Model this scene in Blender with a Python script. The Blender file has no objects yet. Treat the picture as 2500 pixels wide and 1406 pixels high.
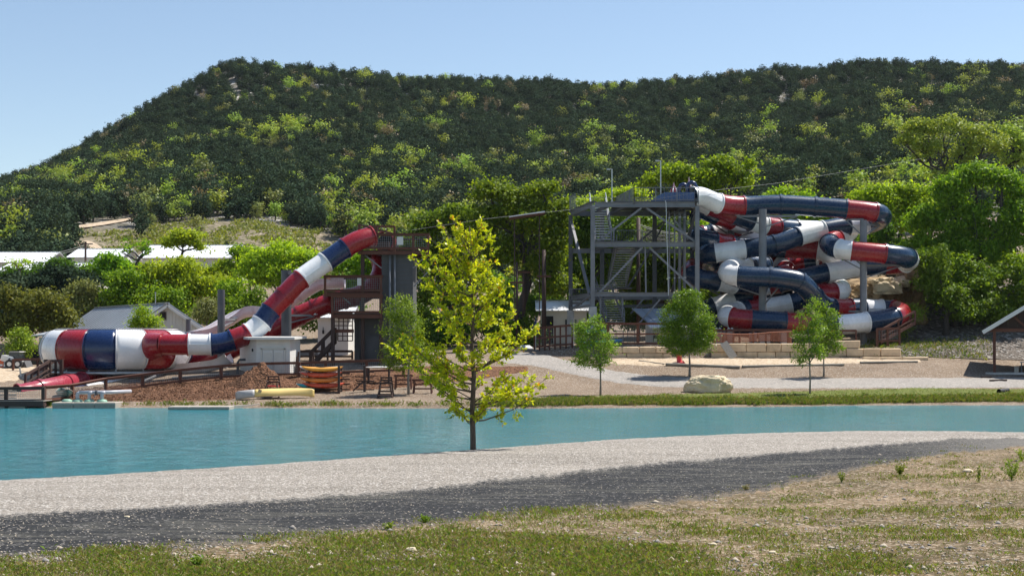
import bpy, bmesh, math, random
import numpy as np
from mathutils import Vector, Matrix, noise as mnoise

# ------------------------------------------------------------------ camera, world, sun, exposure
SC = bpy.context.scene
COL = SC.collection
F, YH, CX, CZ = 3400.0, 850.0, 1250.0, 3.6      # focal length in photo pixels, horizon row, centre column, eye height over the water

cam_d = bpy.data.cameras.new('camera')
cam = bpy.data.objects.new('camera', cam_d)
COL.objects.link(cam)
cam.location = (0, 0, CZ)
cam.rotation_euler = (math.radians(90), 0, 0)
cam_d.sensor_width = 36.0
cam_d.lens = F / 2500.0 * 36.0
cam_d.shift_y = (YH - 703.0) / 2500.0
cam_d.clip_start = 0.5
cam_d.clip_end = 6000
SC.camera = cam

SUN_DIR = Vector((0.58, 0.33, 1.12)).normalized()   # towards the sun: high, behind the slides and to the right
SUN_EL = math.asin(SUN_DIR.z)
SUN_AZ = math.atan2(SUN_DIR.x, SUN_DIR.y)
world = bpy.data.worlds.new('World')
SC.world = world
world.use_nodes = True
wn = world.node_tree.nodes
wn.clear()
sky = wn.new('ShaderNodeTexSky')
sky.sky_type = 'NISHITA'
sky.sun_disc = False
sky.sun_elevation = SUN_EL
sky.sun_rotation = SUN_AZ
sky.altitude = 200
sky.air_density = 1.0
sky.dust_density = 0.4
sky.ozone_density = 0.2
bg = wn.new('ShaderNodeBackground')
bg.inputs['Strength'].default_value = 0.094
wo = wn.new('ShaderNodeOutputWorld')
world.node_tree.links.new(sky.outputs[0], bg.inputs[0])
world.node_tree.links.new(bg.outputs[0], wo.inputs[0])

sun_d = bpy.data.lights.new('sun', 'SUN')
sun_d.energy = 5.0
sun_d.angle = math.radians(0.53)
sun_d.color = (1.0, 0.95, 0.87)
sun = bpy.data.objects.new('sun', sun_d)
COL.objects.link(sun)
sun.location = (60, 40, 120)
sun.rotation_euler = (-SUN_DIR).to_track_quat('-Z', 'Y').to_euler()

SC.view_settings.view_transform = 'Standard'
SC.view_settings.look = 'None'
SC.view_settings.exposure = 0.66
SC.view_settings.gamma = 1.0
SC.view_settings.use_curve_mapping = False
SC.render.engine = 'CYCLES'
SC.cycles.max_bounces = 8
SC.cycles.transparent_max_bounces = 8
SC.cycles.use_denoising = True
try:
    SC.cycles.denoiser = 'OPENIMAGEDENOISE'
except Exception:
    pass

# ------------------------------------------------------------------ helpers
def W(px, py, Y):
    return Vector(((px - CX) / F * Y, Y, CZ - (py - YH) / F * Y))
def PX(x, y):
    return CX + x / y * F
def M(px, Y):
    return px * Y / F

class MB:
    def __init__(s):
        s.v = []; s.f = []; s.mi = []
    def add(s, vs, fs, m=0):
        o = len(s.v)
        s.v += [tuple(p) for p in vs]
        s.f += [tuple(i + o for i in q) for q in fs]
        s.mi += [m] * len(fs)
        return s
    def box(s, c, sz, R=None, m=0, taper=1.0):
        c = Vector(c); x, y, z = sz[0] / 2, sz[1] / 2, sz[2] / 2
        vs = []
        for k in (-1, 1):
            t = taper if k > 0 else 1.0
            for a, b in ((-1, -1), (1, -1), (1, 1), (-1, 1)):
                p = Vector((a * x * t, b * y * t, k * z))
                if R is not None: p = R @ p
                vs.append(c + p)
        return s.add(vs, [(3, 2, 1, 0), (4, 5, 6, 7), (0, 1, 5, 4), (1, 2, 6, 5), (2, 3, 7, 6), (3, 0, 4, 7)], m)
    def cbox(s, c, sz, bev=0.03, R=None, jit=0.0, rng=None, m=0):
        c = Vector(c); h = [q / 2 for q in sz]; b = min(bev, min(h) * 0.6)
        idx = {}; vs = []
        for sx in (-1, 1):
            for sy in (-1, 1):
                for sz_ in (-1, 1):
                    j = Vector((rng.uniform(-jit, jit), rng.uniform(-jit, jit), rng.uniform(-jit, jit))) if rng else Vector()
                    sg = (sx, sy, sz_)
                    for ax in range(3):
                        p = Vector([sg[i] * (h[i] if i == ax else h[i] - b) for i in range(3)]) + j
                        if R is not None: p = R @ p
                        idx[(sg, ax)] = len(vs); vs.append(c + p)
        fs = []
        def quad(l):
            ctr = sum((vs[i] for i in l), Vector()) / len(l)
            nrm = (vs[l[1]] - vs[l[0]]).cross(vs[l[2]] - vs[l[1]])
            fs.append(tuple(l) if nrm.dot(ctr - c) > 0 else tuple(reversed(l)))
        for ax in range(3):
            o = [i for i in range(3) if i != ax]
            for sg in (-1, 1):
                l = []
                for a, d in ((-1, -1), (1, -1), (1, 1), (-1, 1)):
                    k = [0, 0, 0]; k[ax] = sg; k[o[0]] = a; k[o[1]] = d
                    l.append(idx[(tuple(k), ax)])
                quad(l)
        for ax in range(3):
            o = [i for i in range(3) if i != ax]
            for a in (-1, 1):
                for d in (-1, 1):
                    k0 = [0, 0, 0]; k0[o[0]] = a; k0[o[1]] = d
                    k1 = list(k0); k0[ax] = -1; k1[ax] = 1
                    k0, k1 = tuple(k0), tuple(k1)
                    quad([idx[(k0, o[0])], idx[(k1, o[0])], idx[(k1, o[1])], idx[(k0, o[1])]])
        for sx in (-1, 1):
            for sy in (-1, 1):
                for sz_ in (-1, 1):
                    g = (sx, sy, sz_)
                    quad([idx[(g, 0)], idx[(g, 1)], idx[(g, 2)]])
        return s.add(vs, fs, m)
    def beam(s, p, q, w, h, up=(0, 0, 1), m=0):
        p, q = Vector(p), Vector(q); d = q - p
        if d.length < 1e-6: return s
        z = d.normalized(); u = Vector(up)
        if abs(z.dot(u)) > 0.98: u = Vector((0, 1, 0))
        x = z.cross(u).normalized(); y = x.cross(z)
        vs = []
        for e in (p, q):
            for a, b in ((-1, -1), (1, -1), (1, 1), (-1, 1)):
                vs.append(e + x * (a * w / 2) + y * (b * h / 2))
        return s.add(vs, [(3, 2, 1, 0), (4, 5, 6, 7), (0, 1, 5, 4), (1, 2, 6, 5), (2, 3, 7, 6), (3, 0, 4, 7)], m)
    def ibeam(s, p, q, w, h, m=0):
        """rolled steel section: web and two flanges"""
        p, q = Vector(p), Vector(q); z = (q - p).normalized(); u = Vector((0, 0, 1))
        x = z.cross(u).normalized(); y = x.cross(z)
        t = h * 0.09
        s.beam(p, q, w * 0.12, h - 2 * t, m=m)
        for k in (-1, 1):
            s.beam(p + y * (k * (h / 2 - t / 2)), q + y * (k * (h / 2 - t / 2)), w, t, m=m)
        return s
    def tube(s, pts, r, n=8, cap=True, m=0):
        pts = [Vector(p) for p in pts]; k = len(pts)
        rr = r if isinstance(r, (list, tuple)) else [r] * k
        vs = []; px_ = None
        for i, p in enumerate(pts):
            t = (pts[min(i + 1, k - 1)] - pts[max(i - 1, 0)]).normalized()
            if px_ is None:
                u = Vector((0, 0, 1)) if abs(t.z) < 0.9 else Vector((1, 0, 0))
                x = t.cross(u).normalized()
            else:
                x = (px_ - t * px_.dot(t)).normalized()
            px_ = x; y = t.cross(x)
            for j in range(n):
                a = 2 * math.pi * j / n
                vs.append(p + (x * math.cos(a) + y * math.sin(a)) * rr[i])
        fs = []
        for i in range(k - 1):
            for j in range(n):
                j2 = (j + 1) % n
                fs.append((i * n + j, i * n + j2, (i + 1) * n + j2, (i + 1) * n + j))
        if cap:
            fs.append(tuple(reversed(range(n)))); fs.append(tuple(range((k - 1) * n, k * n)))
        return s.add(vs, fs, m)
    def lathe(s, prof, c, n=24, a0=0.0, a1=2 * math.pi, m=0):
        c = Vector(c); full = abs(a1 - a0 - 2 * math.pi) < 1e-6
        na = n if full else n + 1
        vs = []
        for i in range(na):
            a = a0 + (a1 - a0) * i / n
            for r, z in prof:
                vs.append(c + Vector((math.sin(a) * r, -math.cos(a) * r, z)))
        k = len(prof); fs = []
        for i in range(n):
            i2 = (i + 1) % na
            for j in range(k - 1):
                fs.append((i * k + j, i2 * k + j, i2 * k + j + 1, i * k + j + 1))
        return s.add(vs, fs, m)
    def prism(s, poly, d, m=0):
        """poly: 3D points of one flat face; d: extrusion vector"""
        poly = [Vector(p) for p in poly]; d = Vector(d); n = len(poly)
        vs = poly + [p + d for p in poly]
        fs = [tuple(reversed(range(n))), tuple(range(n, 2 * n))]
        for i in range(n):
            j = (i + 1) % n
            fs.append((i, j, n + j, n + i))
        return s.add(vs, fs, m)

ORG = {}
def raw_mesh(name, V, faces, org=(0, 0, 0), smooth=False, mats=(), mi=None):
    me = bpy.data.meshes.new(name)
    o = Vector(org)
    me.from_pydata([(p[0] - o.x, p[1] - o.y, p[2] - o.z) for p in V], [], faces)
    for m_ in mats: me.materials.append(m_)
    if mi is not None and len(mats) > 1:
        me.polygons.foreach_set('material_index', np.array(mi, dtype=np.int32))
    if smooth:
        me.polygons.foreach_set('use_smooth', np.ones(len(me.polygons), dtype=bool))
    me.update()
    return me
def np_mesh(name, V, Q, mats=(), mi=None, smooth=False, attrs=None):
    """V: (n,3) float; Q: (m,k) int"""
    V = np.ascontiguousarray(V, dtype=np.float32); Q = np.ascontiguousarray(Q, dtype=np.int32)
    me = bpy.data.meshes.new(name); m_, k = Q.shape
    me.vertices.add(len(V)); me.vertices.foreach_set('co', V.ravel())
    me.loops.add(m_ * k); me.loops.foreach_set('vertex_index', Q.ravel())
    me.polygons.add(m_)
    me.polygons.foreach_set('loop_start', np.arange(0, m_ * k, k, dtype=np.int32))
    me.polygons.foreach_set('loop_total', np.full(m_, k, dtype=np.int32))
    for a in mats: me.materials.append(a)
    if mi is not None: me.polygons.foreach_set('material_index', np.asarray(mi, dtype=np.int32))
    if smooth: me.polygons.foreach_set('use_smooth', np.ones(m_, dtype=bool))
    me.update(calc_edges=True)
    if attrs:
        for an, av in attrs.items():
            at = me.attributes.new(an, 'FLOAT', 'POINT')
            at.data.foreach_set('value', np.asarray(av, dtype=np.float32))
    me.validate()
    return me
def link(name, me, parent=None, loc=None):
    o = bpy.data.objects.new(name, me); COL.objects.link(o)
    if parent is not None: o.parent = parent
    if loc is not None: o.location = loc
    return o
def tag(o, label=None, cat=None, group=None, kind=None):
    if label: o['label'] = label
    if cat: o['category'] = cat
    if group: o['group'] = group
    if kind: o['kind'] = kind
    return o
def thing(name, label, cat, loc, group=None):
    o = link(name, None, loc=Vector(loc)); o.empty_display_size = 0.2
    ORG[o.name] = Vector(loc)
    return tag(o, label, cat, group)
def part(name, mb, mat, parent, label=None, kind=None, smooth=False):
    org = ORG[parent.name]
    mats = mat if isinstance(mat, (list, tuple)) else [mat]
    me = raw_mesh(name, mb.v, mb.f, org, smooth, mats, mb.mi)
    o = link(name, me, parent)
    ORG[o.name] = org
    return tag(o, label, None, None, kind)
def solo(name, mb, mat, label, cat, group=None, kind=None, loc=None, smooth=False):
    if loc is None:
        a = np.array(mb.v); loc = Vector((a[:, 0].mean(), a[:, 1].mean(), a[:, 2].min()))
    mats = mat if isinstance(mat, (list, tuple)) else [mat]
    me = raw_mesh(name, mb.v, mb.f, loc, smooth, mats, mb.mi)
    o = link(name, me, loc=Vector(loc)); ORG[o.name] = Vector(loc)
    return tag(o, label, cat, group, kind)
def copy_tree(o, parent=None):
    c = o.copy(); COL.objects.link(c)
    if parent is not None: c.parent = parent
    for ch in list(o.children): copy_tree(ch, c)
    return c
def clone(o, loc, label=None, rz=None, scale=None, group=None):
    c = copy_tree(o); c.location = loc
    if rz is not None: c.rotation_euler = (0, 0, rz)
    if scale is not None: c.scale = (scale,) * 3 if not isinstance(scale, (tuple, list)) else scale
    if label: c['label'] = label
    if group: c['group'] = group
    return c
def fbm(x, y, z=0.0, o=4):
    return mnoise.fractal(Vector((x, y, z)), 1.0, 2.0, o)

# ------------------------------------------------------------------ materials
class NT:
    def __init__(s, name):
        s.m = bpy.data.materials.new(name); s.m.use_nodes = True
        s.t = s.m.node_tree; s.n = s.t.nodes; s.n.clear()
        s.out = s.n.new('ShaderNodeOutputMaterial')
    def new(s, typ, **kw):
        n = s.n.new(typ)
        for k, v in kw.items():
            if k in n.inputs: n.inputs[k].default_value = v
            else: setattr(n, k, v)
        return n
    def l(s, a, b): s.t.links.new(a, b)
    def coord(s, obj=True):
        return s.new('ShaderNodeTexCoord').outputs['Object'] if obj else s.new('ShaderNodeNewGeometry').outputs['Position']
    def noise(s, vec, scale, detail=4, rough=0.6, dist=0.0):
        n = s.new('ShaderNodeTexNoise'); n.inputs['Scale'].default_value = scale
        n.inputs['Detail'].default_value = detail; n.inputs['Roughness'].default_value = rough
        n.inputs['Distortion'].default_value = dist
        if vec is not None: s.l(vec, n.inputs['Vector'])
        return n.outputs['Fac']
    def ramp(s, fac, stops, interp='LINEAR'):
        r = s.new('ShaderNodeValToRGB'); r.color_ramp.interpolation = interp
        e = r.color_ramp.elements
        while len(e) < len(stops): e.new(0.5)
        for q, (p, c) in zip(e, stops):
            q.position = p; q.color = (c[0], c[1], c[2], 1) if not isinstance(c, (int, float)) else (c, c, c, 1)
        s.l(fac, r.inputs[0]); return r.outputs[0]
    def mix(s, fac, a, b, mode='MIX'):
        n = s.new('ShaderNodeMix', data_type='RGBA', blend_type=mode)
        for sock, v in ((n.inputs[0], fac), (n.inputs[6], a), (n.inputs[7], b)):
            if isinstance(v, (int, float)): sock.default_value = v
            elif isinstance(v, tuple): sock.default_value = (v[0], v[1], v[2], 1)
            else: s.l(v, sock)
        return n.outputs[2]
    def math(s, op, a, b=None):
        n = s.new('ShaderNodeMath', operation=op)
        for i, v in enumerate((a, b)):
            if v is None: continue
            if isinstance(v, (int, float)): n.inputs[i].default_value = v
            else: s.l(v, n.inputs[i])
        return n.outputs[0]
    def attr(s, name):
        a = s.new('ShaderNodeAttribute'); a.attribute_name = name; return a.outputs['Fac']
    def bump(s, h, strength=0.3, dist=0.02):
        b = s.new('ShaderNodeBump'); b.inputs['Strength'].default_value = strength
        b.inputs['Distance'].default_value = dist; s.l(h, b.inputs['Height']); return b.outputs[0]
    def surf(s, color, rough=0.6, metal=0.0, normal=None, coat=0.0, spec=0.5):
        p = s.new('ShaderNodeBsdfPrincipled')
        if isinstance(color, tuple): p.inputs['Base Color'].default_value = (color[0], color[1], color[2], 1)
        else: s.l(color, p.inputs['Base Color'])
        if isinstance(rough, (int, float)): p.inputs['Roughness'].default_value = rough
        else: s.l(rough, p.inputs['Roughness'])
        p.inputs['Metallic'].default_value = metal
        p.inputs['Coat Weight'].default_value = coat
        p.inputs['Specular IOR Level'].default_value = spec
        if normal is not None: s.l(normal, p.inputs['Normal'])
        s.l(p.outputs[0], s.out.inputs[0]); return s.m

def sc(c, k): return tuple(min(1.0, q * k) for q in c)
def m_plain(name, c, rough=0.6, var=0.18, scale=3.0, metal=0.0, bump=0.15, bscale=30.0, coat=0.0, spec=0.5):
    t = NT(name); v = t.coord(False)
    f = t.noise(v, scale, 5)
    col = t.ramp(f, [(0.3, sc(c, 1 - var)), (0.7, sc(c, 1 + var))])
    nb = t.bump(t.noise(v, bscale, 3), bump, 0.01) if bump else None
    return t.surf(col, rough, metal, nb, coat, spec)
def m_gloss(name, c, dust=0.25, dustc=(0.35, 0.37, 0.38), rough=0.22):
    """weathered gel-coat: dust and mineral haze lies on the upward side"""
    t = NT(name); v = t.coord(False)
    g = t.new('ShaderNodeNewGeometry')
    sep = t.new('ShaderNodeSeparateXYZ'); t.l(g.outputs['Normal'], sep.inputs[0])
    n1 = t.noise(v, 5.0, 6, 0.75); n2 = t.noise(v, 0.7, 3)
    up = t.ramp(sep.outputs[2], [(0.45, 0.0), (0.95, 1.0)])
    du = t.math('MULTIPLY', t.math('MULTIPLY', up, t.ramp(n1, [(0.36, 0.0), (0.66, 1.0)])), dust)
    base = t.ramp(n2, [(0.3, sc(c, 0.86)), (0.7, sc(c, 1.14))])
    mpv = t.new('ShaderNodeMapping'); mpv.inputs['Scale'].default_value = (9, 9, 0.8); t.l(v, mpv.inputs[0])
    st = t.ramp(t.noise(mpv.outputs[0], 1.0, 5, 0.7), [(0.55, 0.0), (0.8, 1.0)])
    base = t.mix(t.math('MULTIPLY', st, 0.16), base, (0.16, 0.14, 0.12))
    col = t.mix(du, base, dustc)
    ro = t.math('ADD', t.math('MULTIPLY', n1, 0.22), rough - 0.05)
    return t.surf(col, ro, 0, t.bump(t.noise(v, 2.2, 2), 0.06, 0.05), 0.25)
def m_leaf(name, cols, trans=0.4, hue=0.03, val=0.35, rough=0.55, tip=None, spec=0.22):
    """leaf: colour varies leaf by leaf and tree by tree, light comes through"""
    t = NT(name)
    g = t.new('ShaderNodeNewGeometry'); oi = t.new('ShaderNodeObjectInfo')
    r = g.outputs['Random Per Island']
    n = len(cols)
    base = t.ramp(r, [(i / max(1, n - 1), c) for i, c in enumerate(cols)])
    if tip is not None:
        base = t.mix(t.ramp(r, [(1 - tip[1], 0.0), (1 - tip[1] + 0.01, 1.0)]), base, tip[0])
    h = t.new('ShaderNodeHueSaturation'); t.l(base, h.inputs['Color'])
    t.l(t.math('ADD', t.math('MULTIPLY', oi.outputs['Random'], hue * 2), 0.5 - hue), h.inputs['Hue'])
    r2 = t.math('FRACT', t.math('MULTIPLY', oi.outputs['Random'], 17.31))
    t.l(t.math('ADD', t.math('MULTIPLY', r2, val * 2), 1 - val), h.inputs['Value'])
    p = t.new('ShaderNodeBsdfPrincipled'); p.inputs['Roughness'].default_value = rough
    p.inputs['Specular IOR Level'].default_value = spec
    t.l(h.outputs[0], p.inputs['Base Color'])
    tr = t.new('ShaderNodeBsdfTranslucent')
    t.l(t.mix(1.0, h.outputs[0], (1.25, 1.15, 0.55), 'MULTIPLY'), tr.inputs['Color'])
    ms = t.new('ShaderNodeMixShader'); ms.inputs[0].default_value = trans
    t.l(p.outputs[0], ms.inputs[1]); t.l(tr.outputs[0], ms.inputs[2])
    t.l(ms.outputs[0], t.out.inputs[0])
    return t.m
def m_wood(name, c, rough=0.75):
    t = NT(name); v = t.coord(False)
    mp = t.new('ShaderNodeMapping'); mp.inputs['Scale'].default_value = (1.0, 1.0, 0.25); t.l(v, mp.inputs[0])
    f = t.noise(mp.outputs[0], 18, 6, 0.65); f2 = t.noise(v, 1.1, 3)
    col = t.mix(f2, t.ramp(f, [(0.3, sc(c, 0.6)), (0.7, sc(c, 1.3))]), t.ramp(f, [(0.3, sc(c, 0.8)), (0.7, sc(c, 1.1))]))
    return t.surf(col, rough, 0, t.bump(f, 0.3, 0.01))
def m_bark(name, c):
    t = NT(name); v = t.coord()
    mp = t.new('ShaderNodeMapping'); mp.inputs['Scale'].default_value = (1, 1, 0.2); t.l(v, mp.inputs[0])
    f = t.noise(mp.outputs[0], 25, 6, 0.7)
    return t.surf(t.ramp(f, [(0.35, sc(c, 0.5)), (0.65, sc(c, 1.4))]), 0.9, 0, t.bump(f, 0.8, 0.03))
def m_roof(name, c, metal=0.0, rough=0.4):
    t = NT(name); v = t.coord(False)
    f = t.noise(v, 0.8, 4); f2 = t.noise(v, 7, 4)
    col = t.mix(t.math('MULTIPLY', f2, 0.4), t.ramp(f, [(0.3, sc(c, 0.88)), (0.7, sc(c, 1.1))]), sc(c, 0.75))
    return t.surf(col, rough, metal)

RED, WHITE, BLUE = (0.27, 0.008, 0.014), (0.76, 0.76, 0.76), (0.004, 0.025, 0.064)
MAT = dict(
    red=m_gloss('red_gelcoat', RED, 0.05, (0.5, 0.35, 0.35)),
    white=m_gloss('white_gelcoat', WHITE, 0.0),
    blue=m_gloss('blue_gelcoat', BLUE, 0.09, (0.12, 0.23, 0.31)),
    navy=m_gloss('navy_gelcoat', (0.005, 0.022, 0.085), 0.02, (0.25, 0.29, 0.33)),
    pink=m_gloss('faded_red_gelcoat', (0.29, 0.03, 0.05), 0.12, (0.5, 0.3, 0.32)),
    flume=m_gloss('aged_white_gelcoat', (0.68, 0.63, 0.65), 0.0),  # white with the pink of bounced light put into the colour
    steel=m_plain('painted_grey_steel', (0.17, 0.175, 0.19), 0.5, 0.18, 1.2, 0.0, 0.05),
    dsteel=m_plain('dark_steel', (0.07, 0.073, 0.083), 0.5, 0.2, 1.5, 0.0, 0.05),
    galv=m_plain('galvanised_steel', (0.45, 0.47, 0.48), 0.4, 0.15, 6, 0.6, 0.05),
    grating=m_plain('galvanised_stair_tread', (0.38, 0.38, 0.37), 0.6, 0.2, 6, 0.0, 0.1),
    wood=m_wood('brown_stained_timber', (0.115, 0.043, 0.025)),
    dwood=m_wood('dark_stained_timber', (0.06, 0.033, 0.025)),
    lwood=m_wood('weathered_timber', (0.36, 0.32, 0.27)),
    siding=m_plain('grey_board_siding', (0.085, 0.086, 0.09), 0.7, 0.15, 1.0, 0, 0.1),
    cream=m_plain('cream_painted_boards', (0.60, 0.58, 0.52), 0.65, 0.06, 1.2, 0, 0.08),
    offwhite=m_plain('white_painted_boards', (0.64, 0.63, 0.60), 0.6, 0.06, 1.5, 0, 0.08),
    roofg=m_roof('grey_metal_roofing', (0.36, 0.38, 0.40), 0.15, 0.42),
    roofw=m_roof('white_metal_roofing', (0.74, 0.75, 0.77), 0.0, 0.32),
    roofb=m_roof('blue_grey_metal_roofing', (0.34, 0.39, 0.45), 0.3, 0.35),
    concrete=m_plain('concrete', (0.42, 0.41, 0.39), 0.85, 0.2, 2.5, 0, 0.4, 14),
    dark=m_plain('dark_opening', (0.012, 0.012, 0.013), 0.8, 0.1, 3, 0, 0),
    glass=m_plain('window_glass', (0.03, 0.045, 0.06), 0.08, 0.1, 2, 0, 0),
    rubber=m_plain('black_rubber', (0.02, 0.02, 0.021), 0.7, 0.2, 5, 0, 0.1),
    mesh=m_plain('mesh_wire', (0.30, 0.30, 0.30), 0.5, 0.1, 5, 0.3, 0),
    netting=m_plain('orange_netting', (0.33, 0.13, 0.075), 0.8, 0.2, 5, 0, 0),
    rope=m_plain('pale_rope', (0.36, 0.35, 0.31), 0.9, 0.15, 9, 0, 0),
    panelb=m_gloss('blue_panel', (0.015, 0.07, 0.22), 0.0),
    pvc=m_plain('grey_pvc', (0.40, 0.40, 0.43), 0.4, 0.06, 3, 0, 0),
    capg=m_plain('green_cap', (0.20, 0.36, 0.27), 0.5, 0.1, 3, 0, 0),
    bark=m_bark('grey_brown_bark', (0.10, 0.075, 0.055)),
    dbark=m_bark('dark_bark', (0.055, 0.045, 0.038)),
    pbark=m_bark('pale_bark', (0.22, 0.19, 0.16)),
    orange=m_gloss('orange_plastic', (0.72, 0.22, 0.03), 0.1, (0.6, 0.4, 0.3)),
    rorange=m_gloss('red_orange_plastic', (0.62, 0.085, 0.035), 0.1, (0.6, 0.4, 0.3)),
    yorange=m_gloss('yellow_orange_plastic', (0.78, 0.36, 0.05), 0.1, (0.6, 0.5, 0.3)),
    ycanoe=m_gloss('faded_yellow_plastic', (0.72, 0.52, 0.17), 0.15, (0.6, 0.55, 0.4), 0.4),
    gcanoe=m_gloss('dark_green_plastic', (0.03, 0.10, 0.09), 0.15, (0.3, 0.35, 0.33), 0.4),
    tan=m_plain('tan_liner', (0.40, 0.31, 0.19), 0.8, 0.15, 4, 0, 0.1),
    greyp=m_plain('grey_plastic', (0.38, 0.37, 0.36), 0.5, 0.1, 4, 0, 0),
    tealp=m_gloss('turquoise_vinyl', (0.03, 0.42, 0.45), 0.05),
    bluep=m_gloss('blue_vinyl', (0.02, 0.23, 0.50), 0.05),
    redb=m_gloss('red_plastic', (0.55, 0.02, 0.035), 0.1, (0.5, 0.3, 0.3), 0.35),
    navyc=m_plain('navy_canvas', (0.018, 0.03, 0.10), 0.9, 0.2, 4, 0, 0),
    redc=m_plain('red_canvas', (0.42, 0.02, 0.03), 0.9, 0.12, 4, 0, 0),
    whitec=m_plain('white_canvas', (0.75, 0.75, 0.74), 0.9, 0.05, 4, 0, 0),
    vwhite=m_plain('white_vehicle_paint', (0.72, 0.72, 0.70), 0.35, 0.05, 3, 0, 0, coat=0.4),
    vdark=m_plain('dark_vehicle_paint', (0.012, 0.016, 0.028), 0.25, 0.1, 3, 0, 0, coat=0.6),
    vorange=m_plain('orange_vehicle_paint', (0.55, 0.10, 0.03), 0.4, 0.1, 3, 0, 0),
)
MAT['r'], MAT['w'], MAT['b'] = MAT['red'], MAT['white'], MAT['blue']
CNAME = {'r': 'red', 'w': 'white', 'b': 'dark blue', 'navy': 'navy', 'red': 'red', 'white': 'white', 'blue': 'dark blue', 'pink': 'faded red', 'flume': 'off-white'}
def m_ground(name, stops, scale, speck, speck2, big=0.25, bumps=0.6, bscale=60, rough=0.95, bdist=0.03, aniso=None):
    """earth or gravel: broad patches, fine grains and single pale or dark stones"""
    t = NT(name); v = t.coord(False)
    fb = t.noise(v, big, 4, 0.6, 0.4)
    f = t.noise(v, scale, 8, 0.8)
    col = t.ramp(t.math('ADD', t.math('MULTIPLY', f, 0.6), t.math('MULTIPLY', fb, 0.4)), stops)
    vo = t.new('ShaderNodeTexVoronoi'); vo.inputs['Scale'].default_value = bscale; t.l(v, vo.inputs['Vector'])
    sp = t.new('ShaderNodeSeparateColor'); t.l(vo.outputs['Color'], sp.inputs[0])
    col = t.mix(t.ramp(sp.outputs[0], [(0.72, 0.0), (0.92, 0.8)]), col, speck)
    col = t.mix(t.ramp(sp.outputs[1], [(0.72, 0.0), (0.92, 0.8)]), col, speck2)
    h = t.math('ADD', vo.outputs['Distance'], f)
    return t.surf(col, rough, 0, t.bump(h, bumps, bdist), 0, 0.2)
# ------------------------------------------------------------------ land and water
# height table of the far side: columns by bearing, rows by distance
TC = [-900, 0, 300, 600, 900, 1250, 1500, 1800, 2200, 2500, 3400]
TY = [80, 82, 84, 86, 88, 90, 92, 94, 97, 101, 105, 109, 109.6, 110.2, 112, 116, 120, 128, 140, 170, 200, 230, 262]
_A = {
 0:    [-1, -.6, -.05, .25, .42, .6, .72, .85, 1.1, 1.6, 2.0, 2.3, 2.33, 2.38, 2.5, 2.9, 3.4, 4.3, 6.0, 9.6, 15, 21, 27.5],
 300:  [-1, -.6, -.05, .28, .45, .6, .72, .9, 1.1, 1.5, 1.9, 2.3, 2.33, 2.38, 2.6, 3.0, 3.4, 4.3, 6.0, 9.6, 15, 21, 27.5],
 600:  [-1, -.5, 0.02, .28, .45, .65, .85, 1.1, 1.6, 2.0, 2.4, 2.6, 2.62, 2.66, 2.8, 3.2, 3.6, 4.6, 6.2, 10, 15.5, 21.5, 28],
 900:  [-1, -.4, .12, .32, .45, .62, .8, 1.0, 1.5, 2.1, 2.5, 2.8, 2.82, 2.86, 3.0, 3.3, 3.6, 4.4, 6.0, 9, 14, 20, 27],
 1250: [-1, -.3, .2, .36, .46, .56, .68, .8, 1.1, 1.7, 2.4, 3.0, 3.05, 3.1, 3.25, 3.5, 3.7, 4.2, 5, 8, 13, 19, 26],
 1500: [-1, -.6, 0.0, .25, .38, .5, .62, .75, .95, 1.45, 2.2, 2.85, 2.9, 3.86, 3.9, 3.9, 3.95, 4.3, 5.2, 9, 14, 20, 27],
 1800: [-1, -.8, -.3, .12, .32, .46, .6, .74, .92, 1.45, 2.2, 2.85, 2.9, 3.86, 3.9, 3.9, 3.95, 4.4, 6, 11, 16, 22, 29],
 2200: [-1, -.9, -.7, -.4, 0.0, .28, .48, .66, .9, 1.45, 2.2, 2.8, 2.85, 2.95, 3.6, 4.0, 5.0, 9.0, 12, 16, 21, 27, 34],
 2500: [-1, -.9, -.7, -.4, 0.0, .28, .48, .66, .9, 1.45, 2.0, 2.5, 2.6, 2.7, 3.1, 4.4, 6.0, 9.5, 13, 18, 24, 30, 37],
}
_A[-900] = _A[0]; _A[3400] = _A[2500]
TZ = np.array([_A[c] for c in TC])
SKY_PX = [-900, -400, 0, 100, 200, 300, 400, 500, 570, 680, 800, 900, 1000, 1200, 1300, 1400, 1480, 1560, 1650, 1750, 1800, 1900, 2000, 2080, 2150, 2250, 2350, 2450, 2500, 2900, 3400]
SKY_PY = [700, 570, 443, 412, 352, 297, 237, 182, 152, 160, 172, 180, 191, 194, 195, 200, 209, 201, 195, 190, 176, 166, 168, 150, 150, 158, 160, 158, 166, 180, 230]
HY = [262, 300, 350, 400, 450, 490, 520, 545, 600, 760, 1500]
_ty = np.array(TY); _tc = np.array(TC, dtype=float)
def ss(t): return t * t * (3 - 2 * t)
def _interp_row(px):
    """height profile at a bearing"""
    px = min(max(px, TC[0]), TC[-1])
    j = int(np.searchsorted(_tc, px) - 1); j = min(max(j, 0), len(TC) - 2)
    t = ss((px - TC[j]) / (TC[j + 1] - TC[j]))
    return TZ[j] * (1 - t) + TZ[j + 1] * t
_rowc = {}
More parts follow.
